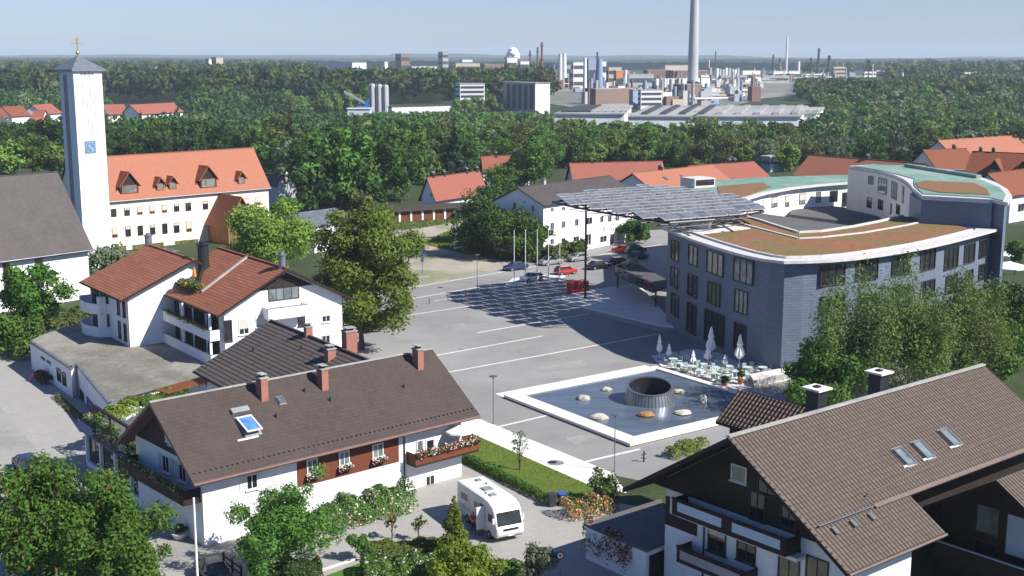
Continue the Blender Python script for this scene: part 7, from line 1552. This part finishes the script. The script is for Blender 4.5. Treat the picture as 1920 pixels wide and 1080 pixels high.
for i, (x0, x1, yt, Y, m, lb) in enumerate([(760, 820, 124, 1700, 'factory_white', 'low white hall between the two plant towers'), (843, 900, 118, 1750, 'factory_tan', 'pale stepped hall right of the dark plant tower'), (862, 886, 111, 1850, 'factory_white', 'round topped white hall on the horizon'), (900, 945, 120, 1600, 'factory_brown', 'brown pipework building left of the steaming white block'),
    (946, 970, 107, 1400, 'factory_white', 'white block below the steam cloud'), (972, 992, 114, 1450, 'factory_white', 'second white block right of the steaming one'), (962, 1045, 131, 1250, 'factory_brown', 'long brown hall in front of the white blocks'), (1030, 1075, 122, 1500, 'factory_blue', 'blue grey plant building below the twin white stacks'), (1070, 1098, 116, 1400, 'factory_white', 'white rounded hall left of the blue framework'),
    (1098, 1126, 110, 1250, 'factory_blue', 'tall blue grey framework building between two stacks'), (1126, 1136, 114, 1300, 'factory_white', 'narrow white block right of the blue framework'), (1136, 1165, 126, 1250, 'factory_tan', 'tan building with orange parts in the middle of the works'), (1150, 1180, 132, 1200, 'factory_orange', 'small orange plant building in the middle of the works'), (1168, 1225, 139, 1150, 'factory_grey', 'grey shed roofs in the middle of the works'),
    (1205, 1255, 131, 1500, 'factory_brick', 'dark brick hall left of the reddish hall'), (1235, 1300, 122, 1600, 'factory_tan', 'pale plant hall with reddish top behind the chimney'), (1248, 1325, 132, 1400, 'factory_brick', 'reddish brown hall behind the tall chimney'), (1312, 1330, 140, 1300, 'factory_white', 'small white building right of the tall chimney'), (1386, 1425, 132, 1700, 'factory_white', 'white dome roofed hall right of the column rows'), (1342, 1400, 141, 1500, 'factory_grey', 'grey pipe bridge in front of the column rows'),
    (1360, 1400, 164, 1150, 'factory_tan', 'low tan building among trees right of the chimney'), (1440, 1500, 133, 1900, 'factory_white', 'white refinery buildings at the foot of the tall flare'), (1500, 1548, 138, 1850, 'factory_white', 'low white refinery building in the middle of the columns'), (1560, 1585, 125, 1900, 'factory_tan', 'tan refinery block at the right end of the columns'), (1420, 1480, 142, 1700, 'factory_roof', 'long low pale tank hall of the refinery'),
    (1618, 1642, 134, 1850, 'factory_white', 'white hall right of the refinery'), (1642, 1657, 131, 1880, 'factory_tan', 'reddish roofed block right of the white hall'), (1545, 1612, 148, 1500, 'factory_white', 'thin white strip roof in front of the refinery'), (1806, 1830, 135, 1500, 'factory_white', 'white house block in the far wood near the right edge'), (1866, 1890, 138, 1500, 'factory_white', 'white house block in the far wood at the right edge')]):
    block('works_building' if x1 < 1700 else 'house', lb, x0, x0 + (x1 - x0) * .2, x1, yt, Y, m, bands=1 + i % 3 if m != 'factory_brick' else 0, a1=114, a2=22)
for px, yt, Y, r, m, rg, lb in [(994, 95, 1500, 1.6, 'factory_brick', 2, 'shortest of the three dark stacks right of the steam'), (1008, 88, 1500, 1.5, 'factory_brick', 2, 'middle dark stack right of the steam'), (1016, 79, 1500, 1.8, 'factory_brick', 3, 'tallest dark stack right of the steam'), (1051, 101, 1500, 3.2, 'factory_white', 0, 'left of the twin stout white stacks'), (1058, 100, 1500, 3.2, 'factory_white', 0, 'right of the twin stout white stacks'),
    (1097, 108, 1050, 1.8, 'factory_white', 0, 'slim white stack left of the blue framework'), (1120, 97, 1150, 1.0, 'factory_dark', 2, 'thin dark stack on the blue framework'), (1124, 110, 950, 3.2, 'factory_blue', 0, 'tapering pale blue stack in front of the blue framework'), (1173, 131, 1100, 2.0, 'factory_white', 0, 'short white column in the middle of the works'), (1342, 95, 1700, .8, 'factory_dark', 3, 'thin lattice mast right of the tall chimney'),
    (1330, 112, 1600, .8, 'factory_white', 0, 'thin white mast close to the tall chimney'), (1450, 102, 1950, 1.8, 'factory_dark', 2, 'leftmost dark refinery column'), (1463, 108, 1950, 2.4, 'factory_brown', 2, 'stout brown refinery column'), (1475, 68, 2000, 2.0, 'factory_white', 0, 'tallest pale refinery flare'), (1498, 115, 1950, 3.0, 'factory_white', 0, 'stout pale refinery tank column'),
    (1521, 108, 1950, 2.2, 'factory_dark', 2, 'dark refinery column left of the tallest dark one'), (1535, 90, 1950, 2.4, 'factory_dark', 3, 'tallest dark refinery column'), (1555, 104, 1950, 3.2, 'factory_dark', 2, 'stout dark refinery column'), (1568, 115, 1950, 2.2, 'factory_brown', 1, 'rightmost brown refinery column'), (1638, 120, 1850, 1.0, 'factory_white', 0, 'thin pale mast above the white hall right of the refinery'), (1694, 136, 1300, 1.4, 'factory_white', 0, 'lone white mast in the wood to the right')]:
    stack(lb, px, yt, Y, r, None, m, rings=rg)
for i, px in enumerate((1332, 1345, 1350, 1356, 1362, 1368, 1374, 1379, 1384)): stack('pale upright tank column in the row right of the tall chimney', px, 127 + (i * 5) % 4, 1500 + i * 4, 2.0, 2.0, 'factory_white' if i % 3 == 1 else 'stack_grey', 'tank_column', group='row of tank columns')
# pipework, vessels and sheds too many to count
def clutter(name, label, regions, n, sc):
    r3 = np.random.default_rng(77); ms = ['factory_white', 'factory_tan', 'factory_grey', 'factory_brown', 'stack_grey', 'factory_blue', 'factory_brick']; mb = MB()
    for u0, u1, Y0, Y1 in regions:
        for _ in range(n):
            Y = r3.uniform(Y0, Y1); px = r3.uniform(u0, u1); K = at(px, Y); m = int(r3.integers(0, 7)); k = r3.random()
            if k < .55: mb.cbox(K, r3.uniform(3, 12), r3.uniform(3, 8), r3.uniform(3, 12) * sc, r3.uniform(20, 50), m)
            elif k < .85: mb.lathe(K, [(r3.uniform(.6, 1.8), 0), (r3.uniform(.6, 1.6), r3.uniform(8, 20) * sc)], 8, m)
            else: mb.tube(K + Z * 6, K + Z * 6 + D(r3.uniform(20, 50)) * r3.uniform(10, 30), .7, 6, m)
    return tag(mb.build(name, ms), label, 'pipework', kind='stuff')
clutter('pipework', 'jumble of pipes, vessels and small sheds all over the distant works', [(1100, 1340, 930, 1250), (1080, 1340, 1250, 1700), (1340, 1430, 1350, 1900), (1430, 1600, 1750, 2100), (900, 1090, 1350, 1800), (1200, 1330, 900, 1000), (1100, 1420, 1000, 1500)], 130, 1.0)
# distant houses at left
for i, (e0, e1, rr, lb, m) in enumerate([((262, 215), (345, 210), (262, 200), 'long red roofed white building behind the bell tower, right part', 'tile_redfar'), ((200, 215), (240, 214), (198, 203), 'red roofed white building right of the bell tower, left part', 'tile_redfar'), ((82, 215), (118, 212), (82, 203), 'red roofed house just left of the bell tower', 'tile_redfar'),
    ((22, 219), (60, 217), (22, 207), 'red brown roofed house in the far left group', 'tile_rust'), ((-15, 244), (32, 240), (-10, 224), 'dark roofed house at the left edge', 'slate_shingle'), ((55, 228), (78, 228), (56, 218), 'small bright red roofed house in the left group', 'tile_redfar'), ((78, 244), (110, 242), (79, 231), 'red roofed house partly behind bushes left of the bell tower', 'tile_redfar'), ((-5, 222), (18, 221), (-5, 213), 'small brown roof at the left edge', 'tile_rust')]):
    a, b = G(*e0, 6), G(*e1, 6); b = a + unit(b - a + np.array([0, 1e-3, 0])) * np.linalg.norm(b - a); House('house', lb, 'house', a, b, 6, 6.5, 11, m, over=.5, verge=.5, z0=-10, group='houses far left beyond the church', gutter=False)
# dark house and shed right at the wood edge
block('house', 'small dark blue grey house at the wood edge above the red roofs', 1445, 1452, 1470, 293, 395, 'factory_blue', bands=1)
# steam clouds
def steam(name, label, blobs, Y, den=None):
    mb = MB(); 
    for px, py, r in blobs:
        c = AT(px, py, Y); rs = [(r * math.sin(a) * rng.uniform(.85, 1.1), -r * math.cos(a)) for a in np.linspace(0.05, math.pi - .05, 9)]; mb.lathe(c, rs, 14)
    return tag(mb.build(name, 'steam'), label, 'steam', kind='stuff')
steam('steam', 'white steam puff above the white block', [(957, 104, 4.5), (962, 99, 6), (967, 105, 5), (961, 94, 3), (955, 99, 2.5)], 1420)
# ------------------------------------------------------------------ hazy air
m, nt_, p = newmat('haze_air'); nt_.nodes.remove(p); v_ = nt_.nodes.new('ShaderNodeVolumePrincipled'); v_.inputs['Color'].default_value = (.72, .86, 1, 1); v_.inputs['Density'].default_value = .00011; v_.inputs['Anisotropy'].default_value = .0; nt_.links.new(v_.outputs[0], nt_.nodes['Material Output'].inputs['Volume'])
hz = MB().obox((-9200, -80, -12), (18400, 0, 0), (0, 16200, 0), (0, 0, 145)).build('haze', 'haze_air'); tag(hz, kind='stuff')
